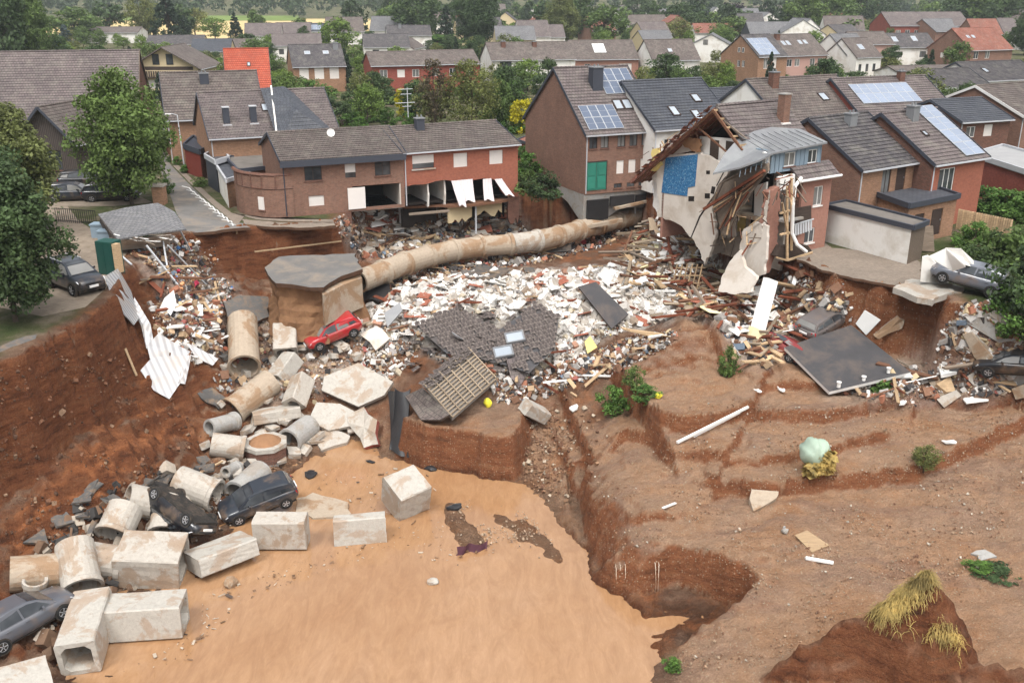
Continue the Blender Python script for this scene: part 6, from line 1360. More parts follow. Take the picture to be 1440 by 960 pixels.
for i in range(26):                              # tiles still clinging to the torn verge
    y = 5.2 + i * .27; o = MB().box(-.2,.2,-.16,.16,-.02,.02).build('loose_tile', 'tile_maroon', rr); o.location = rp_(-.75 + rj.uniform(-.25,.2), y) + Vector((0,0,.08)); o.rotation_euler = (R(-38) + rj.uniform(-.3,.3), rj.uniform(-.3,.3), rj.uniform(-.3,.3))
# street lamps
def lamp(label, px, py, h, lean=(0,0), arm=(1,0), z=0.0):
    p = T(px, py, z); root = empty('street_lamp', p, 0, label, 'street lamp')
    top = Vector((lean[0], lean[1], h)); MB().tube([(0,0,0), top*.5, top], [.08,.06,.045], 8).build('pole', 'galvanised', root)
    a_ = top + Vector((arm[0]*.9, arm[1]*.9, .1)); MB().tube([top, top + Vector((arm[0]*.5, arm[1]*.5, .12)), a_], .035, 6).build('arm', 'galvanised', root)
    MB().box(-.28,.28,-.12,.12,-.05,.06,0,Matrix.Translation(a_)).build('lamp_head', 'paint_white', root)
lamp('grey street lamp beside the brown garage and carport', 259, 233, 5.0, (-.1,0), (-1,0)); lamp('tilted grey street lamp standing by the pipeline at the tall brick house', 893, 303, 5.8, (-.05,0), (1,.2), -2.5); lamp('street lamp behind the big dark tree', 167, 140, 6, (0,0), (-1,0)); lamp('street lamp between solar roof and red flower boxes', 1352, 240, 5.0, (.0,0), (1,0))
# ------------------------------------------------------------------ cars
def car(name, label, loc, rot, paint, L=4.2, W=1.76, Hh=1.47, suv=False, wheels=True, group=None, crush=0.0, bare=False):
    w = W / 2; root = empty(name, loc, 0, label, 'car', group, rot=rot)
    lift = .08 if suv else 0; k = Hh / 1.47
    X_ = [-.5,-.488,-.45,-.40,-.30,-.1,.1,.26,.36,.44,.485,.5]; Wf = [.80,.90,.96,.985,1,1,1,.99,.97,.92,.82,.70]
    ZB = [.46,.36,.27,.23,.21,.2,.2,.2,.22,.25,.32,.42]; ZT = [.78,.90,.96,.97,.97,.95,.94,.93,.86,.79,.71,.60]
    ring = []; V = []; F_ = []
    for x, wf, zb, zt in zip(X_, Wf, ZB, ZT):
        zb = (zb + lift) * k; zt = (zt + lift) * k; ww = w * wf
        half = [(0, zb), (ww*.82, zb), (ww*.97, zb + .10), (ww, zb + .45*(zt - zb)), (ww*.985, zb + .72*(zt - zb)), (ww*.95, zt - .05), (ww*.86, zt), (0, zt + .025)]
        V += [(x * L, y, z) for y, z in half] + [(x * L, -y, z) for y, z in half[-2:0:-1]]
    n = 14
    for i in range(len(X_) - 1):
        for j in range(n): F_.append((i*n + j, i*n + (j+1) % n, (i+1)*n + (j+1) % n, (i+1)*n + j))
    F_.append(tuple(range(n))[::-1]); F_.append(tuple((len(X_)-1)*n + j for j in range(n)))
    if crush: V = [(x, y, z - crush * max(0, z - .5) * (0.5 + 0.5 * math.sin(x * 2.3 + y * 3))) for x, y, z in V]
    mb = MB(); mb.add(V, F_); body = mb.build('body', paint, root, smooth=True)
    MB().box(-.45*L, .45*L, -w*.84, w*.84, (.14 + lift)*k, (.30 + lift)*k).build('underbody', 'underbody', root)
    # greenhouse
    zb = (.93 + lift) * k; zt = Hh + lift * k - crush * .5; rear = -.475 if not suv else -.48
    st = [(rear*L, zb, .90), (rear*L + .30, zb + (zt - zb)*.82, .76), (rear*L + .55, zt - .02, .70), (-.12*L, zt, .70), (.04*L, zt - .03, .68), (.135*L, zt - .17, .74), (.285*L, zb - .02, .92)]
    V = []; F_ = []
    for x, z, f in st: V += [(x, w*f, z), (x, w*f*.86, z + .025), (x, -w*f*.86, z + .025), (x, -w*f, z)]
    for i in range(len(st) - 1):
        for j in range(3): F_.append((i*4 + j, (i+1)*4 + j, (i+1)*4 + j + 1, i*4 + j + 1))
    sideL = [i*4 for i in range(len(st))]; F_.append(tuple(sideL)); F_.append(tuple(i*4 + 3 for i in range(len(st)))[::-1])
    mb = MB(); mb.add(V, F_); cab = mb.build('cabin', paint, root, smooth=False)
    def side(s, pts, nm='side_window'):
        P = []
        for x, t in pts:                                  # t: 0 belt, 1 roof
            z = zb + .03 + (zt - zb - .09) * t; f = .915 + (.70 - .915) * t; P.append(Vector((x, s * (w * f + .012), z)))
        MB().prism(P, (0, -s * .02, 0)).build(nm, 'glass', cab)
    for s in (1, -1):
        side(s, [(-.04*L, .02), (.225*L, .02), (.125*L, .72), (.03*L, .95), (-.05*L, .97)])
        side(s, [(-.06*L, .02), (-.07*L, .97), (-.24*L, .95), (-.27*L, .05)])
        side(s, [(-.29*L, .06), (-.26*L, .93), (rear*L + .52, .84), (rear*L + .24, .14)])
    def quad(nm, a_, b_, f0, f1, t0, t1, mat='glass'):
        xa, za, fa = a_; xb, zb_, fb = b_; P = []
        for t, sg in ((t0, 1), (t0, -1), (t1, -1), (t1, 1)):
            x = xa + (xb - xa)*t; z = za + (zb_ - za)*t; f = (fa + (fb - fa)*t) * .84; P.append(Vector((x, sg * w * f, z)))
        nn = (P[1] - P[0]).cross(P[2] - P[1]).normalized(); nn = nn if nn.z > 0 else -nn
        MB().prism([p + nn * .045 for p in P], -nn * .04).build(nm, mat, cab)
    quad('windscreen', st[6], st[5], 1, 1, .08, .95); quad('windscreen_top', st[5], st[4], 1, 1, .0, .85); quad('rear_window', st[0], st[1], 1, 1, .25, .95)
    if suv:
        for s in (1, -1): MB().bar((-.36*L, s*w*.64, zt + .05), (.02*L, s*w*.64, zt + .04), .04).build('roof_rail', 'galvanised', cab)
    wr = .315 * (1.08 if suv else 1.0) * k
    for sx in (-.305, .315):
        for s in (1, -1):
            M = Matrix.Translation((sx*L, s*(w - .19), wr)) @ Matrix.Rotation(s*math.pi/2, 4, 'Z')
            MB().lathe([(0,.0),(wr*1.17,.0),(wr*1.17,.196),(0,.196)], 18, 0, M).build('wheel_arch', 'underbody', root)
            if not wheels: continue
            wh = MB().lathe([(wr*.62,.03),(wr*.93,.02),(wr,.06),(wr,.18),(wr*.93,.212),(wr*.66,.215),(wr*.62,.19)], 20, 0, M).build('wheel', 'tyre', root, smooth=True)
            rm = MB(); rm.lathe([(wr*.66,.20),(wr*.60,.205),(wr*.55,.17),(.0,.165)], 20, 0, M)
            for q in range(5):
                a_ = q*1.2566; d_ = Vector((0, math.cos(a_), math.sin(a_))); rm.bar(M @ (d_*.03 + Vector((.195,0,0))), M @ (d_*wr*.6 + Vector((.20,0,0))), .055, .03)
            rm.build('rim', 'rim', wh)
    for s in (1, -1):
        MB().prism([(.465*L, s*w*.52, (.60+lift)*k), (.455*L, s*w*.86, (.62+lift)*k), (.425*L, s*w*.93, (.74+lift)*k), (.452*L, s*w*.55, (.72+lift)*k)], (.035, s*.02, .02)).build('headlight', 'lamp_clear', root)
        MB().prism([(-.494*L, s*w*.60, (.70+lift)*k), (-.472*L, s*w*.94, (.70+lift)*k), (-.462*L, s*w*.93, (.88+lift)*k), (-.492*L, s*w*.62, (.86+lift)*k)], (-.035, s*.02, 0)).build('tail_light', 'lamp_red', root)
        MB().bar((.15*L, s*w*.93, zb + .06), (.14*L, s*(w + .16), zb + .08), .09, .13).build('mirror', paint, root)
        for x in (-.02, -.22): MB().box(x*L - .09, x*L + .09, s*w*1.0 - .02, s*w*1.0 + .02, zb - .16, zb - .12).build('door_handle', paint, root)
    MB().box(.498*L, .515*L, -.27, .27, (.38+lift)*k, (.49+lift)*k).build('number_plate', 'plate', root); MB().box(-.515*L, -.498*L, -.27, .27, (.62+lift)*k, (.73+lift)*k).build('number_plate', 'plate', root)
    MB().box(.476*L, .502*L, -w*.52, w*.52, (.52+lift)*k, (.62+lift)*k).build('grille', 'plastic_black', root)
    for y in (-.40, -.24): pass
    return root
def place(px, py, up=0.0): return G(px, py, up)
def face(p0, p1):   # yaw from two pixels on the ground at the same height
    return math.atan2(p1.y - p0.y, p1.x - p0.x)
p = place(118, 412); car('parked_car', 'dark blue-black off-roader with roof rails parked at the scarp edge of the gravel yard', p + Vector((-.9,.9,0)), (0, 0, R(-38)), 'paint_navy', 4.45, 1.84, 1.66, suv=True)
car('parked_car', 'black estate car parked nearest the street under the big tree', T(158,281,0), (0,0,R(8)), 'paint_black', 4.6, 1.8, 1.45)
car('parked_car', 'black car parked behind the black estate', T(120,262,0), (0,0,R(14)), 'paint_black', 4.4, 1.8, 1.45)
car('parked_car', 'dark car parked beside the plank shed', T(104,281,0), (0,0,R(10)), 'paint_navy', 4.3, 1.78, 1.46)
car('parked_car', 'grey car half hidden under the yellow-green tree', T(28,328,0), (0,0,R(20)), 'paint_silver', 4.2, 1.78, 1.46)
car('parked_car', 'pale car parked under the trees by the yard', T(2,346,0), (0,0,R(25)), 'paint_whitecar', 4.2, 1.78, 1.46)
q = G(36, 886, .1); car('wrecked_car', 'dented silver-grey hatchback stranded beside the concrete culvert', q + Vector((0,0,.05)), (R(-5), R(-4), R(53)), 'paint_silver', 4.25, 1.78, 1.48)
q = G(366, 716, .2); car('wrecked_car', 'dark hatchback lying tilted on pipes above the flooded pit', q + Vector((0,0,.15)), (R(-10), R(9), R(207)), 'paint_navy', 4.1, 1.72, 1.45)
q = G(268, 736, .5); car('wrecked_car', 'overturned black car with wheels in the air among pipes', q + Vector((0,-.3,1.45)), (R(180 - 28), R(12), R(-38)), 'paint_black', 4.2, 1.74, 1.46)
q = G(470, 478, .3); car('wrecked_car', 'red hatchback tipped nose down in the rubble beside culvert boxes', q + Vector((0,0,.1)), (R(-8), R(14), R(207)), 'paint_red', 3.9, 1.65, 1.42)
q = T(1385, 402, .6); car('wrecked_car', 'grey hatchback hanging over the scarp with its nose under a white garage door', q + Vector((-.6,.8,-.25)), (0, R(-9), R(146)), 'paint_grey', 4.3, 1.8, 1.45)
q = G(1158, 455, .2); car('wrecked_car', 'crushed taupe car half buried behind the black roof felt', q + Vector((0,0,-.35)), (R(8), R(-10), R(38)), 'paint_taupe', 4.2, 1.75, 1.42, crush=.2)
q = G(1100, 482, .2); car('wrecked_car', 'crushed red car buried between timber and the black roof felt', q + Vector((0,0,-.75)), (R(24), R(-14), R(120)), 'paint_dullred', 3.7, 1.6, 1.35, crush=.35)
q = G(1432, 505, .2); car('wrecked_car', 'black car buried under concrete slabs below the bushes', q + Vector((0,0,-.7)), (R(-10), R(8), R(150)), 'paint_black', 4.2, 1.74, 1.4, crush=.2)
# ------------------------------------------------------------------ concrete pipes and culverts
def axisM(a, b, roll=0.0):
    d = (b - a); return Matrix.Translation((a + b) / 2) @ d.to_track_quat('X', 'Z').to_matrix().to_4x4() @ Matrix.Rotation(roll, 4, 'X')
def pipe(name, label, p1, p2, r, wall=.14, mat='concrete', up=None, dz=(0, 0), bell=True, group=None, cat='pipe', n=22, L=None):
    a = G(*p1, up if up is not None else r * .8) + Vector((0, 0, dz[0])); b = G(*p2, up if up is not None else r * .8) + Vector((0, 0, dz[1]))
    if L:                                     # true length where the axis points at the camera
        m = (a + b) / 2; d = (b - a).normalized() * L / 2; a, b = m - d, m + d
    L = (b - a).length; h = L / 2
    pr = [(r - wall, -h), (r, -h), (r, h - .28), (r + .07, h - .22), (r + .07, h), (r - wall + .05, h), (r - wall, h - .12), (r - wall, -h)] if bell else [(r - wall, -h), (r, -h), (r, h), (r - wall, h), (r - wall, -h)]
    mb = MB(); mb.lathe(pr[::-1], n)
    o = mb.build(name, mat, smooth=False); o.matrix_world = axisM(a, b, rnd.uniform(0, 6)); tag(o, label, cat, group)
    for f in o.data.polygons: f.use_smooth = False
    return o
def culvert(name, label, p1, p2, w_, h_, L=None, mat='concrete_pale', up=None, dz=(0, 0), roll=0.0, wall=.2, closed=False, group=None):
    a = G(*p1, up if up is not None else h_ * .45) + Vector((0, 0, dz[0])); b = G(*p2, up if up is not None else h_ * .45) + Vector((0, 0, dz[1]))
    w_ *= .9; h_ *= .9
    if L: m = (a + b) / 2; d = (b - a).normalized() * L * .45; a, b = m - d, m + d
    h = (b - a).length / 2; c = .14
    def ring(W, H_, ch): W /= 2; H_ /= 2; return [(-W + ch, -H_), (W - ch, -H_), (W, -H_ + ch), (W, H_ - ch), (W - ch, H_), (-W + ch, H_), (-W, H_ - ch), (-W, -H_ + ch)]
    ou, inn = ring(w_, h_, .06), ring(w_ - 2*wall, h_ - 2*wall, .22); mb = MB(); V = []
    jit = lambda: rnd.uniform(-.025, .025)
    for x in (-h, h):
        V += [(x + jit(), y, z) for y, z in ou]
    for x in (-h, h): V += [(x, y, z) for y, z in inn]
    F_ = [(k, (k+1) % 8, 8 + (k+1) % 8, 8 + k) for k in range(8)]
    if closed: F_ += [tuple(range(8))[::-1], tuple(range(8, 16))]
    else:
        F_ += [(16 + k, 24 + k, 24 + (k+1) % 8, 16 + (k+1) % 8) for k in range(8)]
        F_ += [(k, 16 + k, 16 + (k+1) % 8, (k+1) % 8) for k in range(8)] + [(8 + k, 8 + (k+1) % 8, 24 + (k+1) % 8, 24 + k) for k in range(8)]
    mb.add(V, F_)
    o = mb.build(name, mat, uv=False); o.matrix_world = axisM(a, b, roll)
    tag(o, label, 'culvert', group); bm_ = bmesh.new(); bm_.from_mesh(o.data); bmesh.ops.recalc_face_normals(bm_, faces=bm_.faces)
    bmesh.ops.subdivide_edges(bm_, edges=[e for e in bm_.edges if e.calc_length() > .5], cuts=5, use_grid_fill=True)
    for v in bm_.verts:                          # chipped arrises
        if max(abs(v.co.x) / h, 0) > .98 or min(abs(abs(v.co.y) - w_/2), abs(abs(v.co.z) - h_/2)) < .08 and max(abs(v.co.y) / w_, abs(v.co.z) / h_) > .42:
            v.co -= Vector((v.co.x * .010, v.co.y * .012, v.co.z * .012)) * rnd.choice([0, 0, 0, .3, .6, 1.6])
    bm_.to_mesh(o.data); bm_.free()
    return o
PG = 'concrete pipe sections washed into the pit'
for lab, p1, p2, r_, m_, L_, dz in [
  ('pale concrete pipe section lying behind the overturned black car', (188,703),(233,712),.80,'concrete',2.3,(0,0)),
  ('concrete pipe section with open mouth beside a smaller pipe', (256,680),(299,697),.85,'concrete',2.3,(.1,.1)),
  ('concrete pipe section with flat back next to the dark hatchback', (366,669),(334,693),.72,'concrete_grey',2.4,(.2,0)),
  ('concrete pipe ring facing the water with thick collar', (176,727),(162,750),.86,'concrete',1.6,(.3,.1)),
  ('upright-leaning concrete pipe behind the overturned car', (238,716),(230,752),.72,'concrete',2.0,(.5,.1)),
  ('big elbow-like concrete pipe standing over the culverts', (108,786),(117,832),.86,'concrete',2.3,(.8,.1)),
  ('concrete pipe mouth joined to the standing pipe', (132,791),(160,795),.80,'concrete',1.8,(.2,.2)),
  ('mud-caked concrete pipe sloping out of the red bank', (30,806),(96,806),.80,'concrete_muddy',2.8,(.0,.2)),
  ('large mud-covered pipe pointing out of the street bank', (342,462),(344,522),.98,'concrete_muddy',4.6,(.6,.2)),
  ('grey pipe half covered by ochre mud', (378,541),(331,577),.86,'concrete_muddy',3.2,(.1,.1)),
  ('small grey pipe piece at the edge of the red slope', (292,602),(333,591),.52,'concrete_grey',2.0,(0,0)),
  ('short pale pipe piece beside the octagonal manhole block', (302,625),(340,630),.70,'concrete',1.9,(0,0)),
  ('grey pipe lying under the pale concrete slabs', (437,597),(404,622),.74,'concrete_grey',2.2,(0,0)),
  ('small pipe wedged between two large pipes', (252,712),(266,706),.36,'concrete',1.1,(.2,.2)),
  ('short pipe piece leaning near the yellow plank', (318,668),(334,662),.34,'concrete_grey',1.2,(.2,.2))]:
    pipe('concrete_pipe', lab, p1, p2, r_, .13, m_, dz=dz, L=L_, group=PG)
o = pipe('concrete_pipe', 'small upright concrete pipe ring like a bucket beside the silver-grey hatchback', (48,845), (50,815), .46, .09, 'concrete', up=.5, L=1.1, group=PG); o.rotation_euler = (0, R(-80), 0)
pc = T(283, 343, -1.2); mb = MB(); mb.lathe([(.55,-1.2),(.78,-1.2),(.78,1.2),(.58,1.2),(.58,-1.2)][::-1], 20); o = mb.build('concrete_pipe', 'concrete'); o.matrix_world = Matrix.Translation(pc + Vector((0,.4,0))) @ Matrix.Rotation(R(-100), 4, 'Z'); tag(o, 'broken sewer pipe sticking out of the cut below the street', 'pipe', PG)
CG = 'concrete box culverts washed into the pit'
for lab, p1, p2, w_, h_, L_, m_, dz, rl, cl in [
  ('large mud-stained culvert box with bolt holes at the water edge', (176,790),(252,788),2.5,1.9,3.3,'concrete',(.2,.0),R(8),False),
  ('flat pale culvert slab tilted toward the water under the overturned car', (272,798),(350,768),2.2,1.0,3.3,'concrete_pale',(.2,.2),R(-12),True),
  ('upright culvert box with muddy face beside the dark hatchback', (358,748),(434,748),1.2,1.8,2.9,'concrete',(.1,.1),R(4),True),
  ('pale culvert slab with mud holes standing in the water', (470,744),(542,738),.9,1.6,2.9,'concrete_pale',(-.1,-.1),R(-6),True),
  ('big pale concrete block with chipped corner in the water', (548,706),(594,690),2.1,2.0,2.1,'concrete_pale',(.1,.3),R(20),True),
  ('long culvert box with open mouth beside the silver-grey hatchback', (136,850),(108,930),1.75,1.75,4.0,'concrete_pale',(.2,.0),R(3),False),
  ('long pale culvert box lying on its side in the shallow water', (160,868),(252,862),1.8,1.7,3.6,'concrete_pale',(0,0),R(-4),False),
  ('pale concrete culvert corner below the silver-grey hatchback', (2,985),(48,972),2.2,1.6,2.6,'concrete_pale',(.1,.1),R(10),True),
  ('mud-capped culvert box standing above its neighbour', (384,432),(428,446),1.5,1.5,2.2,'concrete_muddy',(.3,.3),R(10),False),
  ('culvert box with dark opening below the mud-capped one', (402,470),(402,498),1.7,1.5,2.2,'concrete',(.4,.1),R(0),False),
  ('slanting culvert box beside the big mud-covered pipe', (410,512),(392,530),1.5,1.2,2.2,'concrete_pale',(.3,0),R(15),False),
  ('broken culvert box leaning on the grey pipe', (428,540),(412,572),1.3,1.3,2.4,'concrete',(.5,.0),R(35),False),
  ('flat muddy culvert slab above the octagonal manhole block', (352,590),(424,578),1.6,.8,3.2,'concrete',(.1,.1),R(-10),True),
  ('pale concrete block with tapered end beside the puddle', (736,572),(768,586),1.1,.9,1.9,'concrete_pale',(.1,.0),R(10),True),
  ('narrow culvert box beside the asphalt island', (392,422),(414,410),1.2,1.0,2.0,'concrete_muddy',(0,0),R(0),False)]:
    culvert('box_culvert', lab, p1, p2, w_, h_, L_, m_, None, dz, rl, closed=cl, group=CG)
# octagonal manhole block
q = G(374, 632, .4); mb = MB(); oc = [(1.25*math.cos(R(22.5+45*i)), 1.25*math.sin(R(22.5+45*i))) for i in range(8)]
root = empty('manhole_block', q - Vector((0,0,.4)), R(12), 'dark brick octagonal manhole block with pale top and soil cap', 'manhole')
MB().prism([(x, y, -.3) for x, y in oc], (0,0,1.0)).build('shaft', 'brick_dark', root); MB().prism([(x*1.06, y*1.06, .7) for x, y in oc], (0,0,.25)).build('slab', 'concrete_pale', root)
MB().lathe([(0,1.25),(.5,1.22),(.8,1.05),(.95,.95)][::-1], 14, 0, Matrix.Rotation(-math.pi/2, 4, 'Y')).build('soil_cap', 'soil_brown', root)
# the exposed sewer pipeline
pl = [(505,396,-3.0),(535,384,-2.9),(575,368,-2.8),(620,355,-2.8),(670,347,-2.8),(725,343,-2.9),(775,335,-3.0),(820,322,-3.0),(865,310,-2.9),(905,302,-2.7),(930,297,-2.6)]
pts = [T(*p) for p in pl]; root = empty('sewer_pipeline', pts[0] - Vector((0,0,.85)), 0, 'long exposed concrete sewer pipeline curving behind the rubble heap', 'pipeline')
dense = []
for i in range(len(pts) - 1):
    for k in range(8): dense.append(pts[i].lerp(pts[i+1], k / 8))
dense.append(pts[-1]); acc = 0; seg = [dense[0]]; segs = []
for a_, b_ in zip(dense[:-1], dense[1:]):
    acc += (b_ - a_).length; seg.append(b_)
    if acc > 2.4: segs.append((seg[0], seg[-1])); seg = [b_]; acc = 0
for a_, b_ in segs:
    h = (b_ - a_).length / 2 + .04; o = MB().lathe([(.70,-h),(.84,-h),(.84,h-.34),(.95,h-.28),(.95,h),(.70,h),(.70,-h)][::-1], 22).build('pipe_segment', 'concrete_muddy' if rnd.random() < .75 else 'concrete', root)
    o.matrix_local = Matrix.Translation(-root.location) @ axisM(a_, b_, rnd.uniform(0, 6))
# supports of the pipeline: earth below it
for i, p in enumerate(dense[::7]):
    pass
# ------------------------------------------------------------------ slabs lying about
def slabG(name, label, cat, pts, thick, mat, side=None, soft=0.0, group=None):
    P = [G(px, py, up) for px, py, up in pts]; return slabW(name, label, cat, P, thick, mat, side, soft, group)
def slabW(name, label, cat, P, thick, mat, side=None, soft=0.0, group=None):
    c = sum(P, Vector()) / len(P); Q = [p - c for p in P]; n0 = sum((Q[i].cross(Q[(i+1) % len(Q)]) for i in range(len(Q))), Vector()).normalized()
    if n0.z < 0: n0 = -n0; Q = Q[::-1]
    Q = [q - n0 * q.dot(n0) * .6 for q in Q]
    if soft:
        q2 = []
        for a_, b_ in zip(Q, Q[1:] + Q[:1]):
            n = max(2, int((b_ - a_).length / soft))
            for i in range(n): q2.append(a_.lerp(b_, i / n) + (Vector((rnd.uniform(-1, 1), rnd.uniform(-1, 1), 0)) * soft * .22 if i else Vector()))
        Q = q2
    n = len(Q); top = [Vector()] + Q; bot = [v - n0 * thick for v in top]; mb = MB(); mb.v = [tuple(v) for v in top + bot]
    for i in range(n):
        j = (i + 1) % n
        for f, m_ in (((0, i+1, j+1), 0), ((n+1, n+2+j, n+2+i), 1), ((i+1, i+n+2, j+n+2, j+1), 1)): mb.f.append(f); mb.m.append(m_); mb.c.append(None)
    o = mb.build(name, [mat, side or mat], loc=c); return tag(o, label, cat, group)
for nm, lab, pts_, th, m_, sd in [
  ('concrete_slab', 'large cracked pale concrete slab beside the black foil', [(452,548,.7),(455,528,.8),(505,512,.9),(552,535,1.0),(540,555,.8),(505,573,.7)], .3, 'concrete_pale', 'concrete'),
  ('concrete_slab', 'octagonal pale concrete cover slab below the cracked slab', [(437,582,.6),(445,566,.7),(478,568,.7),(500,578,.7),(506,596,.5),(462,605,.5),(440,595,.5)], .25, 'concrete_pale', 'concrete'),
  ('concrete_slab', 'steep pale concrete slab leaning left of the black foil', [(488,582,.9),(512,572,1.2),(530,590,1.2),(533,625,.3),(510,628,.3),(497,605,.5)], .3, 'concrete', 'brick_red'),
  ('concrete_slab', 'grey kerb slab at the water edge below the cover slab', [(440,606,.3),(470,604,.4),(492,612,.4),(488,622,.2),(452,632,.2)], .25, 'concrete', None),
  ('concrete_slab', 'submerged flat concrete slab behind the muddy culvert box', [(418,700,.15),(440,692,.2),(490,706,.2),(494,722,.15),(440,728,.1),(416,722,.1)], .2, 'concrete_muddy', None),
  ('wall_slab', 'brown plastered wall slab lying left of the batten grid', [(505,470,.6),(530,458,.8),(548,476,.7),(528,492,.5)], .15, 'plaster_cream', None),
  ('asphalt_slab', 'dark asphalt slab leaning beside the large mud-covered pipe', [(315,425,.4),(335,415,.6),(376,420,.7),(380,440,.6),(362,455,.4),(322,452,.4)], .2, 'asphalt', 'soil_dark'),
  ('asphalt_slab', 'small black asphalt plate in front of the mud-covered pipe', [(308,500,.7),(332,484,.9),(338,494,.8),(316,508,.6)], .12, 'asphalt', None),
  ('asphalt_slab', 'black asphalt plate at the foot of the red slope', [(278,552,.3),(298,545,.4),(320,560,.4),(308,575,.3),(290,566,.2)], .2, 'asphalt', None),
  ('asphalt_slab', 'black asphalt plates lying beside the sewer pipeline', [(652,384,.5),(680,376,.6),(722,375,.6),(700,390,.4),(660,392,.4)], .15, 'asphalt', None),
  ('asphalt_slab', 'upright dark asphalt shard leaning on the pipeline', [(766,355,.2),(776,340,1.0),(798,334,1.2),(804,352,.4)], .15, 'asphalt', None),
  ('asphalt_slab', 'dark broken asphalt on the red slope below the yard beside pipes', [(140,700,.15),(158,693,.3),(172,705,.3),(160,718,.1)], .12, 'asphalt', None),
  ('asphalt_slab', 'asphalt shard sliding down the yard scarp', [(118,690,.1),(138,672,.4),(146,680,.3),(126,702,.1)], .12, 'asphalt', None),
  ('asphalt_slab', 'grey asphalt plate on the mud beside the pipe mouth', [(32,762,.2),(62,742,.3),(70,768,.2)], .12, 'asphalt', None),
  ('asphalt_slab', 'long asphalt shard beside the concrete pipe ring', [(118,770,.2),(130,730,.6),(136,734,.6),(126,772,.2)], .12, 'asphalt', None),
  ('asphalt_slab', 'curled asphalt strip above the pipe sections', [(204,680,.2),(232,662,.4),(238,668,.3),(210,686,.2)], .12, 'asphalt', None),
  ('concrete_slab', 'triangular sandy stone slab lying on the gravel terrace', [(1057,688,.35),(1095,690,.3),(1092,700,.2),(1060,718,.15)], .25, 'concrete_muddy', None),
  ('wooden_board', 'pale plywood board lying split on the gravel', [(1118,752,.1),(1135,745,.12),(1166,766,.1),(1142,776,.08)], .05, 'wood_pale', None),
  ('concrete_slab', 'flat grey stone on the gravel terrace beside green weeds', [(1365,778,.1),(1385,772,.15),(1402,782,.12),(1378,788,.08)], .12, 'concrete_grey', None),
  ('felt_roof', 'big black roof-felt garage roof lying flat on the debris', [(1103,488,.7),(1197,457,1.0),(1281,523,.7),(1166,551,.4)], .2, 'roof_felt', 'paint_white'),
  ('folded_sheet', 'pale blue-white sheet metal panel folded behind the black roof felt', [(1203,455,.5),(1216,436,1.3),(1238,450,1.1),(1218,471,.4)], .05, 'foam_white', None),
  ('concrete_slab', 'tilted concrete floor piece below the undercut slab', [(1228,470,.5),(1262,444,1.4),(1272,450,1.2),(1268,462,.7),(1236,477,.4)], .25, 'concrete_muddy', 'concrete'),
  ('dark_roof_panel', 'dark glossy roof panel leaning in the white rubble', [(813,403,1.2),(838,396,1.4),(884,442,.8),(860,462,.6)], .12, 'roof_felt', 'frame_dark'),
  ('dark_roof_panel', 'grey sheet standing in the end of the white rubble by the red car', [(540,440,1.0),(562,425,1.3),(566,436,1.2),(545,460,.6)], .08, 'zinc', None),
  ('yellow_board', 'yellow insulation board standing in the white rubble', [(822,480,.8),(830,472,1.2),(840,488,.7),(826,497,.4)], .08, 'foam_yellow', None)]:
    o = slabG(nm, lab, nm.split('_')[-1] if nm != 'felt_roof' else 'roof', pts_, th, m_, sd, .7 if 'slab' in nm and 'concrete_pale' != m_ else 0)
for px, py in ((1180,538),(1215,530),(1250,518)):
    q = G(px, py, .9); mb = MB(); mb.lathe([(.10,-.15),(.10,.12),(.14,.12),(.14,.18),(0,.18)][::-1], 10, 0, Matrix.Rotation(-math.pi/2, 4, 'Y')); o = mb.build('roof_vent', 'paint_white', loc=q + Vector((0,0,-.12))); tag(o, 'small white vent pipe standing on the black roof felt', 'vent', 'vents on the black roof felt')
# slabs under the bushes at right, and white wall with garage door
RG = 'broken concrete plates below the bushes by the hanging car'
for i, (lab, pts_, m_) in enumerate([('long pale concrete beam plate slanting below the bushes', [(1338,452,.9),(1350,446,1.2),(1405,505,.8),(1395,518,.5)], 'concrete'), ('grey roofing plate on top of the stacked plates', [(1352,450,1.4),(1385,438,1.6),(1432,478,1.0),(1405,482,.9)], 'concrete_grey'), ('pale beam lying across the stacked plates', [(1376,446,1.5),(1386,440,1.7),(1440,478,1.3),(1434,486,1.1)], 'concrete_pale'), ('narrow pale beam behind the stacked plates', [(1390,440,1.5),(1398,436,1.7),(1445,466,1.4),(1440,474,1.2)], 'concrete'), ('arched concrete plate standing on edge', [(1355,468,1.2),(1368,466,1.4),(1406,512,1.2),(1402,530,.4),(1372,500,.6)], 'concrete_muddy'), ('buff concrete plate lying under the arched one', [(1340,488,.3),(1360,482,.5),(1385,510,.4),(1378,520,.2)], 'concrete_muddy'), ('wide concrete step plate on the gravel terrace', [(1358,530,.3),(1378,518,.5),(1420,548,.5),(1412,556,.3),(1375,548,.2)], 'concrete'), ('dark grey concrete plate beside the buried black car', [(1420,520,.5),(1440,508,.7),(1448,535,.5),(1428,545,.3)], 'concrete_grey'), ('small buff plate beside the dark grey plate', [(1424,545,.4),(1445,538,.5),(1448,556,.3),(1430,560,.2)], 'concrete_muddy'), ('flat concrete curb piece on gravel', [(1316,560,.2),(1345,548,.4),(1352,556,.3),(1328,573,.15)], 'concrete'), ('ochre slab corner beside the bath-shaped white piece', [(1304,535,.2),(1318,528,.5),(1334,548,.3),(1322,556,.1)], 'concrete_muddy'), ('tan slab leaning beside the bath-shaped white piece', [(1318,538,.6),(1335,530,.8),(1345,548,.4),(1330,553,.3)], 'wood_pale')]):
    slabG('concrete_plate', lab, 'plate', pts_, .22, m_, None, 0, RG)
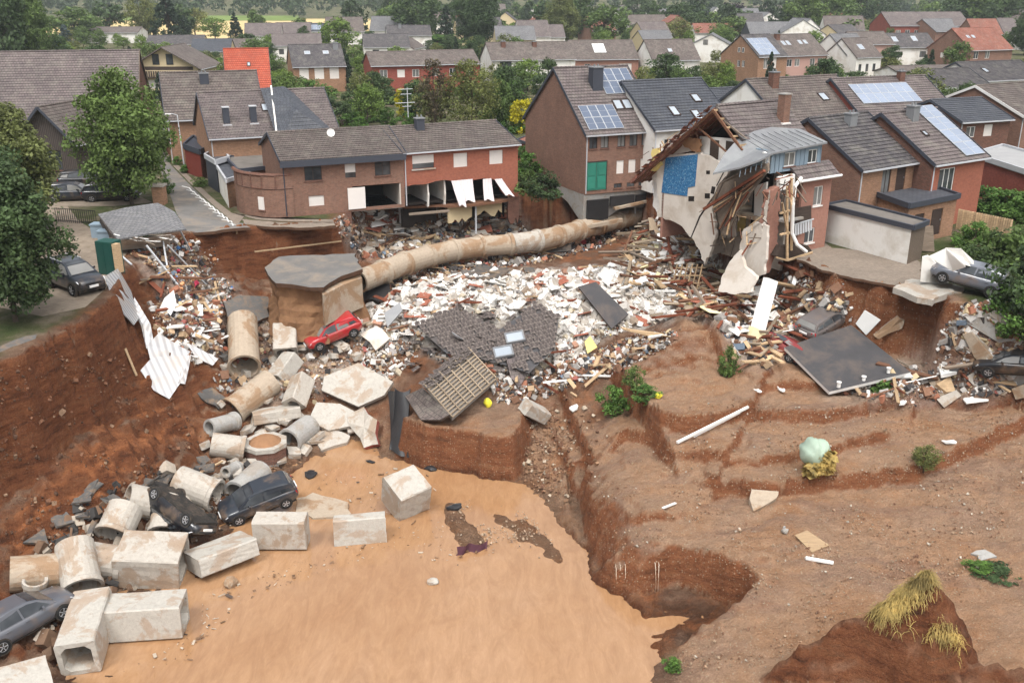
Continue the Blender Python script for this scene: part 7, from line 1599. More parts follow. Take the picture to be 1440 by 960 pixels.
slab('white_wall', 'broken white wall fragment standing on the jutting concrete floor', 'wall', [(1297,362,2.6),(1304,360,2.7),(1320,372,2.0),(1334,386,1.3),(1333,402,.25),(1300,396,.25)], .0, 'plaster_white') if False else None
def pane3(name, label, cat, P, vec, mat, group=None):
    c = sum(P, Vector()) / len(P); o = MB().prism([p - c for p in P], vec).build(name, mat, loc=c); return tag(o, label, cat, group)
Yw = T(1297, 398, .2).y - .4
pane3('white_wall', 'broken white wall fragment standing on the jutting concrete floor', 'wall', [TY(px, py, Yw + dy) for px, py, dy in ((1294,396,0),(1297,362,.2),(1305,360,.3),(1318,372,.5),(1334,386,.8),(1334,401,.7))], (.1, .25, 0), 'plaster_white')
pane3('white_metal_sheet', 'white up-and-over garage door lying over the hanging grey car', 'garage door', [T(1306,360,2.7), T(1330,349,3.0), T(1358,374,2.2), T(1340,380,1.7)], (0, 0, -.07), 'paint_white')
pane3('white_wall', 'white wall piece fallen against the bush behind the hanging car', 'wall', [T(1330,349,2.7), T(1352,350,2.7), T(1369,366,2.0), T(1370,376,1.6), T(1356,372,1.9)], (.1, .3, -.05), 'plaster_white')
pane3('fence_panel', 'brown slatted fence panel beside the white garage', 'fence', [TY(px, py, T(1290,355,0).y) for px, py in ((1286,320),(1312,318),(1314,354),(1284,352))], (.05, .1, 0), 'wood_grey')
fr_ = empty('garden_fence', T(1345,322,0), 0, 'yellowish wooden garden fence among the hedges', 'fence'); a_ = T(1345,322,0); b_ = T(1418,338,0)
for i in range(24): p = a_.lerp(b_, i / 23) - a_; MB().box(p.x - .07, p.x + .07, p.y - .02, p.y + .02, 0, 1.5).build('fence_board', 'wood_pale', fr_)
# ------------------------------------------------------------------ collapsed roofs in the rubble
P = [G(px, py, u) for px, py, u in ((586,478,.7),(638,432,1.1),(702,446,1.3),(752,430,1.1),(786,455,.9),(780,498,.8),(744,538,.5),(712,512,.8),(672,496,1.0),(628,500,.7))]
c = sum(P, Vector()) / len(P); root = empty('collapsed_roof', c, R(20), 'collapsed brown tiled roof with two skylights lying on the white rubble', 'roof')
im = (Matrix.Translation(c) @ Matrix.Rotation(R(20), 4, 'Z')).inverted(); Q = [im @ p for p in P]
def inside(x, y, poly):
    r = False
    for i in range(len(poly)):
        a_, b_ = poly[i], poly[i-1]
        if (a_[1] > y) != (b_[1] > y) and x < (b_[0] - a_[0]) * (y - a_[1]) / (b_[1] - a_[1]) + a_[0]: r = not r
    return r
A = np.array([(q.x, q.y, 1) for q in Q]); cf, *_ = np.linalg.lstsq(A, np.array([q.z for q in Q]), rcond=None); cf[2] += .15
def pz(x, y): return cf[0] * x + cf[1] * y + cf[2]
mb = MB(); mb.v = [(0, 0, cf[2])] + [(q.x, q.y, pz(q.x, q.y)) for q in Q]; mb.f = [(0, i + 1, (i + 1) % len(Q) + 1) for i in range(len(Q))]; mb.m = [0] * len(Q); mb.c = [None] * len(Q); mb.build('sheathing', 'roof_felt', root)
ql = [(q.x, q.y) for q in Q]
tm = MB(); tm.add([(-.17,-.22,.0),(0,-.22,.05),(.17,-.22,.0),(.17,.22,.03),(0,.22,.08),(-.17,.22,.03)], [(0,1,4,5),(1,2,3,4)]); tobj = tm.build('tile', 'tile_brown'); tme = tobj.data; bpy.data.objects.remove(tobj)
nt_ = 0; tx_ = []
for j in range(-16, 17):
    for i in range(-22, 23):
        x, y = i * .36 + (j % 2) * .1, j * .40
        if inside(x, y, ql): tx_.append((x, y))
rnd.shuffle(tx_)
for x, y in tx_:
    if nt_ < 300 and rnd.random() < .93:
        o = link('roof_tile', tme, root, (x + rnd.uniform(-.04, .04), y + rnd.uniform(-.04, .04), pz(x, y) + .07 + rnd.uniform(0, .05))); nt_ += 1
        o.rotation_euler = (math.atan(cf[1]) + rnd.uniform(-.12, .12), -math.atan(cf[0]) + rnd.uniform(-.12, .12), rnd.uniform(-.15, .15))
for px, py in ((724,470),(708,490)):
    q = im @ G(px, py, 1.05); M = Matrix.Translation((q.x, q.y, pz(q.x, q.y) + .2)) @ Euler((math.atan(cf[1]), -math.atan(cf[0]), R(-12))).to_matrix().to_4x4()
    k = MB()
    for b_ in ((-.62,.62,-.5,-.40),(-.62,.62,.40,.5),(-.62,-.52,-.4,.4),(.52,.62,-.4,.4)): k.box(*b_, -.08, .1, 0, M)
    k = k.build('skylight', 'zinc', root); MB().box(-.52,.52,-.4,.4,.0,.05,0,M).build('pane', 'skylight_glass', k)
q = G(642, 474, 1.0); o = MB().lathe([(0,.0),(.25,.03),(.45,.12),(.45,.10),(.25,.0),(0,-.03)], 16).build('satellite_dish', 'galvanised', loc=q); o.rotation_euler = (.4, R(-50), R(30)); tag(o, 'small grey satellite dish lying on the collapsed tiled roof', 'satellite dish')
# battened roof skeleton
P = [G(px, py, u) for px, py, u in ((592,548,1.5),(662,486,1.3),(694,540,1.0),(640,583,.8))]
c = sum(P, Vector()) / 4; root = empty('battened_roof', c, 0, 'stripped roof slope showing its grid of pale battens above the red earth block', 'roof'); Q = [p - c for p in P]; dq = (Q[0] + Q[2] - Q[1] - Q[3]) / 4; Q = [Q[0] - dq, Q[1] + dq, Q[2] - dq, Q[3] + dq]
MB().prism(Q, (0, 0, -.1)).build('underlay', 'flat_roof', root)
for i in range(13): t = i / 12; MB().bar(Q[0].lerp(Q[3], t) + Vector((0,0,.10)), Q[1].lerp(Q[2], t) + Vector((0,0,.10)), .09, .06).build('batten', 'wood_tan', root)
for i in range(7): t = i / 6; MB().bar(Q[0].lerp(Q[1], t) + Vector((0,0,.15)), Q[3].lerp(Q[2], t) + Vector((0,0,.15)), .08, .05).build('rafter', 'wood_tan', root)
for i in range(26):
    t = i / 25; p = Q[0].lerp(Q[1], t) + Vector((rnd.uniform(-.1, .1), rnd.uniform(-.1, .1), .12)); o = link('roof_tile', tme, root, p); o.rotation_euler = (rnd.uniform(-.2, .2), rnd.uniform(-.2, .2), R(45) + rnd.uniform(-.2, .2))
    p = p + (Q[3] - Q[0]).normalized() * .36; o = link('roof_tile', tme, root, p); o.rotation_euler = (rnd.uniform(-.2, .2), rnd.uniform(-.2, .2), R(45) + rnd.uniform(-.2, .2))
# second strip of tiled roof left of the battens
slabG('roof_fragment', 'narrow fragment of brown tiled roof hanging over the red earth block', 'roof', [(572,560,1.0),(592,542,1.3),(634,584,.8),(620,592,.5),(588,586,.6)], .15, 'tile_brown', 'wood_dark')
slabG('roof_fragment', 'folded tiled roof edge leaning right of the batten grid', 'roof', [(712,505,1.0),(738,498,1.1),(752,510,.7),(730,545,.4),(718,530,.6)], .12, 'tile_mauve', 'wood_dark')
# black foil drape
def drape(name, label, top, bot, mat, n=12, m=10, fold=.14, out=.4, cat='sheet'):
    A_ = [Vector(p) for p in top]; B_ = [Vector(p) for p in bot]; V = []
    for j in range(m + 1):
        t = j / m
        for i in range(n + 1):
            s_ = i / n; a_ = A_[0].lerp(A_[1], s_); b_ = B_[0].lerp(B_[1], s_); p = a_.lerp(b_, t); p.z += -.25 * math.sin(math.pi * t) ; p.y -= out * t * (1 - t) * 2
            V.append(p + Vector((fold * math.sin(s_ * 9 + t * 2.5), fold * math.cos(s_ * 13 + t * 3), fold * .6 * math.sin(t * 7 + s_ * 6))))
    mb = MB(); mb.add(V, [(j*(n+1)+i, j*(n+1)+i+1, (j+1)*(n+1)+i+1, (j+1)*(n+1)+i) for j in range(m) for i in range(n)]); o = mb.build(name, mat, smooth=True); return tag(o, label, cat)
drape('black_foil', 'black foil sheet hanging down from the rubble to the water', (G(545,552,1.4), G(575,545,1.5)), (G(545,634,.15), G(580,642,.1)), 'foil_black', n=22, m=18, fold=.2)
drape('black_foil', 'black foil folded over the rubble beside the asphalt island', (G(505,395,.8), G(545,392,.8)), (G(510,425,.4), G(560,418,.4)), 'foil_black', fold=.2)
drape('maroon_cloth', 'dark maroon cloth snagged on the gravel bar in the water', (G(642,770,.4), G(685,760,.4)), (G(640,779,.02), G(688,772,.02)), 'cloth_maroon', fold=.1, out=.1)
# ------------------------------------------------------------------ corrugated sheets and the wrecked shed at left
for lab, pts_, m_ in [('grey corrugated sheet sliding off the yard scarp', [(143,391,.5),(170,375,.9),(183,410,1.0),(195,448,1.0),(188,457,.6),(166,428,.4)], 'corrugated'),
  ('long white corrugated strip hanging down the yard scarp', [(183,424,.9),(191,422,1.0),(210,452,.9),(218,488,.7),(206,490,.5),(200,462,.6)], 'corrugated_white'),
  ('wide white corrugated sheet spread on the shed debris', [(206,486,.6),(224,468,1.0),(252,486,1.0),(270,496,.7),(240,508,.5),(212,504,.4)], 'corrugated_white'),
  ('white corrugated sheet bent down toward the red slope', [(198,520,.4),(214,502,.6),(266,500,.7),(254,538,.4),(238,561,.2),(216,549,.2)], 'corrugated_white'),
  ('narrow white corrugated piece beside the bent sheet', [(258,500,.8),(270,498,.9),(260,540,.4),(251,538,.4)], 'corrugated_white'),
  ('crumpled white sheet standing in the red cut below the shed', [(222,438,.4),(232,418,1.2),(244,408,1.3),(248,428,.8),(238,448,.4)], 'foam_white'),
  ('white sheet scrap lying above the mud-covered pipe', [(262,482,.6),(282,490,.7),(306,505,.6),(300,513,.4),(276,503,.4)], 'corrugated_white')]:
    slabG('corrugated_sheet' if 'corrug' in lab else 'sheet_scrap', lab, 'sheet', pts_, .05, m_)
sh = empty('wrecked_shed', T(200, 330, 0), R(-8), 'collapsed garden shed with sagging grey roof beside the street', 'shed')
inv = (Matrix.Translation(sh.location) @ Matrix.Rotation(R(-8), 4, 'Z')).inverted()
def shp(px, py, z): return inv @ T(px, py, z)
rf_ = [shp(138,301,1.9), shp(180,291,2.3), shp(222,285,2.3), shp(246,298,1.9), shp(262,322,1.2), shp(210,328,1.5), shp(165,336,1.3)]
cz = sum(rf_, Vector()) / 7; mb = MB(); mb.v = [tuple(cz + Vector((0,0,.12)))] + [tuple(p) for p in rf_] + [tuple(cz - Vector((0,0,.0)))] + [tuple(p - Vector((0,0,.1))) for p in rf_]
for i in range(7): j = (i + 1) % 7; mb.f += [(0, j+1, i+1), (8, i+9, j+9), (i+1, j+1, j+9, i+9)]; mb.m += [0]*3; mb.c += [None]*3
mb.build('sagging_roof', 'tile_grey', sh)
MB().prism([shp(140,306,1.8), shp(162,337,1.2), shp(162,352,.0), shp(140,322,.0)], (.15,.1,0)).build('side_wall', 'planks_dark', sh)
MB().prism([shp(166,338,1.2), shp(240,330,1.2), shp(238,346,.2), shp(168,352,.2)], (0,.12,0)).build('front_wall', 'interior_wall', sh)
for i in range(9): a_ = shp(172 + i*8, 330 + rnd.uniform(-3, 3), 1.3); MB().bar(a_ + Vector((-.8, -.3, rnd.uniform(-.4, .2))), a_ + Vector((.9, -.5, rnd.uniform(-.4, .2))), .12, .03).build('roof_slat', 'paint_white' if i % 2 else 'wood_grey', sh)
for a_, b_ in (((150,342),(185,372)),((228,330),(236,380)),((206,345),(250,400)),((250,318),(268,352)),((236,345),(292,402))):
    MB().bar(shp(*a_, 1.0), inv @ G(*b_, .3), .1, .08).build('shed_post', 'galvanised', sh)
gd = empty('green_locker', T(158, 384, 0), R(-20), 'dark green metal locker standing beside the wrecked shed', 'locker')
MB().box(-.6,.6,-.45,.45,0,2.1).build('cabinet', 'door_darkgreen', gd); MB().box(-.58,.0,-.48,-.452,.05,2.05).build('door', 'door_darkgreen', gd); MB().box(.02,.58,-.48,-.452,.05,2.05).build('door', 'door_darkgreen', gd); MB().box(.62,.95,-.4,.0,.2,2.0).build('side_board', 'wood_pale', gd)
for i, (px, py, c_) in enumerate(((142,333,'door_green'),(152,343,'door_green'))): 
    o = MB(); o.box(-.5,.5,-.4,.4,0,.9); o.box(-.55,.55,-.45,.45,.9,1.0); o = o.build('waste_bin', 'zinc_blue', loc=T(px, py, 0)); tag(o, 'grey-green waste bin behind the green locker', 'bin', 'bins behind the green locker')
bn = MB(); bn.box(-.55,.55,-.5,.5,0,1.1); bn.box(-.6,.6,-.55,.55,1.1,1.22); tag(bn.build('waste_bin', 'plastic_blue', loc=T(103,262,0)), 'blue waste bin beside the parked dark cars', 'bin')
gp = empty('brick_gate_post', T(226,287,0), 0, 'stone gate post overgrown with weeds at the street corner', 'gate post'); MB().box(-.45,.45,-.45,.45,0,1.5).build('shaft', 'brick_tan', gp); MB().box(-.55,.55,-.55,.55,1.5,1.65).build('cap', 'concrete_grey', gp)
yf = empty('yard_fence', T(80,312,0), 0, 'dark metal bar fence in front of the parked cars', 'fence'); a_ = T(80,312,0); b_ = T(136,316,0)
for i in range(20): p = a_.lerp(b_, i / 19) - a_; MB().tube([p, p + Vector((0,0,1.1))], .025, 5).build('fence_bar', 'plastic_black', yf)
for z_ in (.15, 1.05): MB().tube([Vector((0,0,z_)), b_ - a_ + Vector((0,0,z_))], .03, 5).build('fence_rail', 'plastic_black', yf)
# foam, poles, single pieces
def bar_(name, label, cat, a_, b_, w_, h_, mat, group=None, roll=0):
    c = (a_ + b_) / 2; o = MB().bar(a_ - c, b_ - c, w_, h_, roll=roll).build(name, mat, loc=c); return tag(o, label, cat, group)
fb = G(1064, 470, .25); bar_('foam_beam', 'tall white foam-clad beam standing out of the debris below the ruin', 'beam', fb, TY(1084, 393, fb.y + 1.2), .95, .4, 'foam_white', roll=R(70)); bar_('foam_beam', 'cream torn lower end of the white beam', 'beam', G(1061, 475, .2), fb + Vector((.05, 0, .35)), 1.0, .5, 'foam_cream', roll=R(70))
bar_('scaffold_pole', 'orange and white survey pole lying across the cut', 'pole', T(358,354,-1.5), T(480,339,-1.5), .1, .1, 'wood_pale'); bar_('scaffold_pole', 'yellow vertical pole standing in the cut below the street', 'pole', T(333,322,-.1), T(333,368,-3.2), .14, .14, 'wood_pale')
bar_('yellow_plank', 'yellow plank lying above the short pipe', 'plank', G(278,666,.4), G(313,648,.6), .14, .06, 'wood_pale'); bar_('yellow_plank', 'pale plank stuck in the red slope below the yard', 'plank', G(176,490,.4), G(192,528,.2), .14, .06, 'wood_pale')
bar_('white_pipe', 'long white plastic pipe lying on the ledge', 'pipe', G(952,622,.15), G(1052,572,.3), .12, .12, 'paint_white'); bar_('white_pipe', 'second white plastic pipe beside the long one', 'pipe', G(975,614,.15), G(1040,580,.25), .08, .08, 'paint_white')
bar_('white_batten', 'white batten lying on the gravel terrace', 'batten', G(1133,784,.08), G(1172,791,.08), .2, .08, 'paint_white'); bar_('white_batten', 'small white batten near the terrace cliff', 'batten', G(932,714,.08), G(950,707,.08), .12, .06, 'paint_white')
bar_('ladder_side', 'aluminium ladder rail leaning below the torn garage', 'ladder', T(563,290,-.5), T(566,330,-3), .35, .06, 'galvanised')
for lab, px, py, sx, sy, sz, m_ in [('white crumpled sheet on the gravel terrace', 1375,562,1.5,.9,.25,'foam_white'),('white bath-shaped tub lying among plates', 1335,524,1.6,.8,.4,'foam_white'),('white block lying below the black roof felt', 1270,568,.8,.4,.3,'foam_white'),('white scrap on the gravel terrace', 1338,622,.8,.4,.15,'foam_white'),('white fragment near the ledge', 1098,547,.9,.4,.2,'foam_white'),('small white fragment beside the long white pipe', 1066,550,.5,.3,.15,'foam_white'),('white carton in the puddle', 807,575,.5,.5,.3,'foam_white'),('pale stone in the muddy water', 609,817,.6,.45,.3,'concrete_pale'),('brown boulder in the muddy water', 324,818,.7,.6,.6,'concrete_muddy'),('dark car tyre heap in the shallow water', 605,658,.8,.5,.3,'plastic_black'),('black scrap floating near the white block', 521,649,.8,.3,.1,'plastic_black'),('black crumpled plastic near the submerged slab', 437,668,.7,.7,.25,'foil_black'),('black striped tube on the gravel bar', 640,714,.9,.3,.3,'plastic_black'),('yellow plastic bag below the batten grid', 686,566,.5,.5,.7,'plastic_yellow'),('yellow bag beside the green shrubs', 926,556,.6,.4,.35,'plastic_yellow'),('grey bundle beside the white batten', 1104,747,.4,.3,.25,'concrete_grey'),('red road sign fallen beside the pipeline', 868,316,.15,.7,.7,'plastic_red'),('red plastic piece beside the pipeline', 820,341,.5,.5,.5,'plastic_red')]:
    q = G(px, py, sz * .3); mb = MB()
    if any(t in lab for t in ('stone', 'boulder', 'bag', 'tyre')):
        bm_ = bmesh.new(); bmesh.ops.create_icosphere(bm_, subdivisions=2, radius=.5)
        for v in bm_.verts: v.co = Vector((v.co.x * sx, v.co.y * sy, v.co.z * sz)) * (1 + rnd.uniform(-.16, .16))
        mb.add([v.co.copy() for v in bm_.verts], [[v.index for v in f.verts] for f in bm_.faces]); bm_.free()
    else:
        n_ = rnd.choice((5, 6, 7)); pp = [Vector((sx * .6 * math.cos(6.283*i/n_) * rnd.uniform(.6, 1.1), sy * .6 * math.sin(6.283*i/n_) * rnd.uniform(.6, 1.1), rnd.uniform(-.3, .3) * sz)) for i in range(n_)]
        mb.prism(pp, (0, 0, sz * .35)); mb.prism([p * .6 + Vector((.1, .05, sz * .4)) for p in pp[:4]], (.05, .02, sz * .2))
    o = mb.build('_'.join(lab.split()[:2]) if lab.split()[1] not in ('crumpled','striped','plastic','bath-shaped','road','car') else lab.split()[0] + '_scrap', m_, loc=q); o.rotation_euler = (0, 0, rnd.uniform(0, 3)); tag(o, lab, 'scrap')
# pale green wrapped bale, weeds, grass
q = G(1143, 655, .2); bl = empty('wrapped_bale', q, 0, 'pale green foil-wrapped straw bale torn open on the ledge', 'bale'); bm_ = bmesh.new(); bmesh.ops.create_icosphere(bm_, subdivisions=3, radius=.78)
mb = MB(); V = [Vector((v.co.x * .95, v.co.y * .9, v.co.z * .95 + .75)) * (1 + .10 * math.sin(v.co.x * 9 + 2 * v.co.y) * math.sin(v.co.z * 7 + 1) + rnd.uniform(-.05, .05)) for v in bm_.verts]; mb.add(V, [[v.index for v in f.verts] for f in bm_.faces]); bm_.free(); mb.build('foil_wrap', 'bale_green', bl, smooth=True)
V, F_ = leaves([(.3, -.5, .3), (.5, -.4, .7), (-.2, -.6, .1), (.6, -.3, .2)], [.45] * 4, 160, .5, 5); link('straw', np_mesh('straw', V, F_, 'straw'), bl)
for lab, k, px, py, h, r_ in [('bushy green shrub uprooted beside the ravine', 'bush2', 862, 580, 1.7, 1.15), ('small green shrub with yellow flowers on the soil mound', 'bush0', 892, 545, 1.4, .8), ('green weeds beside the yellow bag', 'bush2', 908, 562, .9, 1.0), ('green weeds in the gully below the white beam', 'bush0', 1022, 525, 1.8, .8), ('dry thorny shrub on the gravel ledge', 'olive0', 1298, 664, 1.6, .8), ('green weeds below the black roof felt', 'bush2', 1240, 552, .8, .9), ('green sprig beside the flat grey stone', 'bush2', 1375, 800, .35, .7), ('dark root mat beside the flat grey stone', 'bush1', 1400, 806, .2, 1.1), ('yellow weeds at the lower terrace edge', 'bush2', 945, 940, .5, .5)]:
    tree('weed_clump', lab, k, px, py, h, r_, cat='plant')
# straw-topped earth ridges
r = np.random.RandomState(8)
def straw(label, pts_, n, ln, spread, drop):
    Vs = []; base = [T(p[0], p[1], z) for p, z in pts_]
    for _ in range(n):
        i = r.randint(len(base) - 1); p = base[i].lerp(base[i+1], r.rand()); x, y = p.x + r.normal() * spread, p.y + r.normal() * spread; z = Hs(x, y)
        d = Vector((r.normal() * .5 - .1, -abs(r.normal()) * .7 - .2, -drop * r.rand() + .15)).normalized() * ln * r.uniform(.5, 1.2); s_ = d.cross(Vector((0,0,1))).normalized() * .012
        a_ = Vector((x, y, z + .06)); m_ = a_ + d * .5 + Vector((0,0,.12)); e_ = a_ + d
        Vs += [a_ - s_, a_ + s_, m_ + s_, m_ - s_, m_ - s_, m_ + s_, e_ + s_ * .3, e_ - s_ * .3]
    o = link('straw_grass', np_mesh('straw_grass', np.array([tuple(v) for v in Vs]), np.arange(len(Vs)).reshape(-1, 4), 'straw')); tag(o, label, 'grass', kind='stuff')
straw('yellow straw grass hanging over the crest of the red earth mound', [((1240,846),-5.5),((1268,832),-4.9),((1304,810),-4.2)], 3000, .5, .22, 1.0)
straw('yellow straw grass on the dark mound beside the crest', [((1305,905),-6.4),((1330,900),-6.1),((1345,910),-6.3)], 380, .32, .13, .8)
# ------------------------------------------------------------------ scattered rubble: large pieces single, the rest as one mass each
def inpoly_pts(poly, n, seed, clump=0.0):
    r = np.random.RandomState(seed); P = np.array(poly, float); lo, hi = P.min(0), P.max(0); out = []
    while len(out) < n:
        x, y = r.uniform(lo[0], hi[0]), r.uniform(lo[1], hi[1])
        if inside(x, y, poly) and (not clump or r.rand() < sstep(-.1, clump, float(fbm(x / 70, y / 26, seed, 3)) ) + .06): out.append((x, y))
    o = np.array(out); return GM(o[:, 0], o[:, 1])
def rotm(r, n, tilt=1.0):
    a_, b_, c_ = r.uniform(-tilt, tilt, n), r.uniform(-tilt, tilt, n), r.uniform(0, 6.283, n); ca, sa, cb, sb, cc, sc_ = np.cos(a_), np.sin(a_), np.cos(b_), np.sin(b_), np.cos(c_), np.sin(c_); Z = np.zeros(n); O = np.ones(n)
    Rx = np.stack([O, Z, Z, Z, ca, -sa, Z, sa, ca], 1).reshape(n, 3, 3); Ry = np.stack([cb, Z, sb, Z, O, Z, -sb, Z, cb], 1).reshape(n, 3, 3); Rz = np.stack([cc, -sc_, Z, sc_, cc, Z, Z, Z, O], 1).reshape(n, 3, 3)
    return Rz @ Ry @ Rx
CUBE = np.array([(-1,-1,-1),(1,-1,-1),(1,1,-1),(-1,1,-1),(-1,-1,1),(1,-1,1),(1,1,1),(-1,1,1)]) * .5
CF = np.array([(0,3,2,1),(4,5,6,7),(0,1,5,4),(1,2,6,5),(2,3,7,6),(3,0,4,7)])
def litter(name, label, poly, n, size, pal, seed, tilt=.9, jit=.18, lift=.25, elong=(1, 1, 1), cat='rubble', mat='litter'):
    r = np.random.RandomState(seed); P = inpoly_pts(poly, n, seed, .35 if mat == 'stones' else 0)
    S = size[0] * (size[1] / size[0]) ** (r.rand(n, 1) ** 2.6) * (r.uniform(.55, 1.3, (n, 3)) if mat == 'stones' else r.uniform(.28, 1.75, (n, 3))) * np.array(elong)
    V = CUBE[None] * (1 + r.uniform(-jit, jit, (n, 8, 3))) * S[:, None, :]; V = np.einsum('nij,nkj->nki', rotm(r, n, tilt), V)
    P = P.copy(); P[:, 2] += S.min(1) * lift + r.uniform(0, .12, n); V = V + P[:, None, :]
    pal = np.array(pal); c = pal[r.randint(len(pal), size=n)] * r.uniform(.75, 1.15, (n, 1)); c = np.clip(np.concatenate([c, np.ones((n, 1))], 1), 0, 1)
    F_ = (CF[None] + 8 * np.arange(n)[:, None, None]).reshape(-1, 4)
    o = link(name, np_mesh(name, V.reshape(-1, 3), F_, mat, vcol=np.repeat(c, 8, 0))); return tag(o, label, cat, kind='stuff')
WHITE = [(.60,.58,.55)] * 9 + [(.52,.49,.45)] * 8 + [(.43,.39,.34)] * 5 + [(.32,.25,.19)] * 2 + [(.34,.19,.13), (.26,.24,.23), (.48,.42,.32)]
MIX = [(.62,.60,.57)] * 5 + [(.30,.28,.26)] * 6 + [(.20,.11,.07)] * 8 + [(.38,.27,.17)] * 6 + [(.06,.055,.055)] * 6 + [(.36,.16,.10)] * 2 + [(.50,.40,.25)] * 2 + [(.14,.18,.23), (.33,.12,.1)]
WOODP = [(.20,.11,.065)] * 4 + [(.40,.28,.17)] * 4 + [(.13,.06,.035)] * 3 + [(.55,.48,.38)] * 2 + [(.55,.42,.15)]
HEAP = [(508,445),(545,415),(600,395),(660,385),(740,385),(800,382),(850,378),(905,352),(950,340),(985,372),(970,420),(945,450),(890,462),(850,475),(820,500),(780,520),(748,512),(765,470),(745,440),(700,452),(650,438),(605,462),(560,480),(530,490),(505,470)]
litter('white_rubble', 'mass of smashed white aerated-concrete blocks in the central heap', HEAP, 12000, (.05, .42), WHITE, 1)
litter('timber_splinters', 'laths and splinters mixed into the white rubble heap', HEAP, 700, (.12, .45), WOODP + [(.1,.09,.09)] * 3, 51, elong=(2.8, .3, .2), tilt=.5)
litter('white_rubble', 'smashed white blocks spilling down the flank of the heap by the red car', [(500,455),(560,440),(600,470),(590,500),(545,545),(505,520)], 800, (.08, .32), WHITE + MIX, 2)
litter('mixed_rubble', 'fine rubble and scraps along the foot of the collapsed roofs', [(600,500),(660,490),(740,530),(830,500),(900,470),(960,470),(940,490),(860,530),(800,545),(770,560),(700,570),(690,545)], 2600, (.05, .30), MIX + WHITE[:6], 3)
litter('mixed_rubble', 'rubble and rags below the torn-open brick houses', [(470,312),(560,300),(720,285),(740,330),(640,350),(560,362),(510,365),(480,340)], 2600, (.05, .40), MIX + WHITE[:5], 4)
litter('mixed_rubble', 'household litter spilling from the wrecked shed', [(175,345),(230,335),(262,350),(300,375),(330,410),(310,460),(280,470),(250,440),(215,380)], 1900, (.05, .30), MIX + [(.5,.05,.1), (.08,.2,.45), (.6,.3,.15)] + WHITE[:4], 5)
litter('mixed_rubble', 'pale rubble strip between the white sheets and the mud-covered pipe', [(210,430),(250,420),(310,440),(318,500),(280,520),(230,500)], 700, (.07, .35), WHITE[:8] + MIX, 6)
litter('timber_splinters', 'tangle of splintered timber below the ruined house', [(868,370),(905,320),(985,345),(1015,400),(1040,420),(1000,452),(960,440),(930,410),(885,410)], 2600, (.10, .5), WOODP, 7, elong=(2.6, .35, .25), tilt=.6)
litter('white_rubble', 'white plaster rubble under the party wall of the ruined house', [(900,330),(940,308),(990,350),(1020,385),(1000,400),(950,370),(910,352)], 900, (.10, .42), WHITE + WOODP[:3], 8)
litter('mixed_rubble', 'rubble and boards between the white beam and the crushed cars', [(1000,430),(1060,395),(1110,400),(1180,430),(1200,455),(1110,480),(1080,520),(1040,500),(1015,470)], 2600, (.05, .42), MIX + WHITE[:6] + WOODP[:4], 9)
litter('mixed_rubble', 'rubble along the lower edge of the black roof felt', [(1150,548),(1230,540),(1290,520),(1340,545),(1300,575),(1220,562)], 450, (.07, .32), MIX + WHITE[:5], 10)
litter('mixed_rubble', 'rubble between the concrete plates below the bushes', [(1330,470),(1370,440),(1440,470),(1440,560),(1360,560),(1310,530)], 1100, (.05, .4), MIX + WHITE[:5], 11)
litter('mixed_rubble', 'rubble round the culverts and pipes in the middle of the pit', [(350,420),(440,440),(500,480),(500,540),(450,570),(400,560),(330,580),(300,540),(340,480)], 1700, (.04, .36), MIX + [(.32,.22,.14)] * 9, 12)
litter('mixed_rubble', 'dark rubble along the pipeline', [(510,400),(600,372),(720,355),(860,320),(900,320),(860,345),(760,372),(640,385),(540,410)], 1900, (.05, .36), MIX, 13)
litter('mixed_rubble', 'broken asphalt and stones among the pipe sections by the water', [(20,850),(60,770),(140,700),(220,670),(330,640),(400,650),(390,700),(300,760),(140,860),(60,940)], 900, (.08, .42), [(.05,.047,.045)] * 3 + [(.16,.10,.065)] * 4 + [(.38,.33,.27)] * 2, 14)
litter('gravel_stones', 'loose pebbles and cobbles scattered on the gravel terrace', [(840,640),(1000,560),(1440,580),(1440,800),(1310,880),(1200,860),(1080,940),(920,955),(1060,830),(960,780),(860,780),(830,700)], 5500, (.018, .09), [(.34,.25,.17)] * 3 + [(.28,.165,.10)] * 4 + [(.20,.11,.07)] * 2 + [(.45,.40,.33)], 15, jit=.3, mat='stones', cat='stones')
litter('gravel_stones', 'pebbles on the gravel bars in the muddy water', [(628,715),(660,705),(690,745),(720,730),(700,715),(740,720),(800,790),(790,800),(720,770),(700,790),(650,775)], 320, (.03, .12), [(.36,.27,.19)] * 3 + [(.28,.19,.13)], 16, mat='stones', cat='stones')
litter('gravel_stones', 'clods and stones on the red slope below the yard', [(0,560),(150,500),(240,560),(300,640),(200,680),(130,740),(40,800),(0,800)], 650, (.04, .22), [(.17,.085,.05)] * 4 + [(.10,.055,.035)] * 3 + [(.26,.17,.11)], 17, jit=.3, mat='stones', cat='stones')
litter('gravel_stones', 'stones and clods in the ravine beside the red earth block', [(740,600),(800,560),(860,600),(830,690),(790,720),(735,680)], 700, (.05, .22), [(.25,.15,.09)] * 3 + [(.15,.08,.05)] * 2 + [(.4,.33,.25)], 18, jit=.3, mat='stones', cat='stones')
litter('floating_scum', 'twigs and scum drifting on the muddy water along the shore', [(260,890),(300,830),(440,785),(560,745),(620,690),(600,665),(470,650),(440,690),(560,735),(640,730),(700,770),(650,800),(560,780),(450,810),(340,850),(270,930),(170,950)], 420, (.03, .16), [(.20,.12,.07)] * 3 + [(.45,.38,.30)] * 2 + [(.08,.06,.05)], 19, tilt=.1, elong=(1.6, .6, .25), lift=.1, cat='scum')
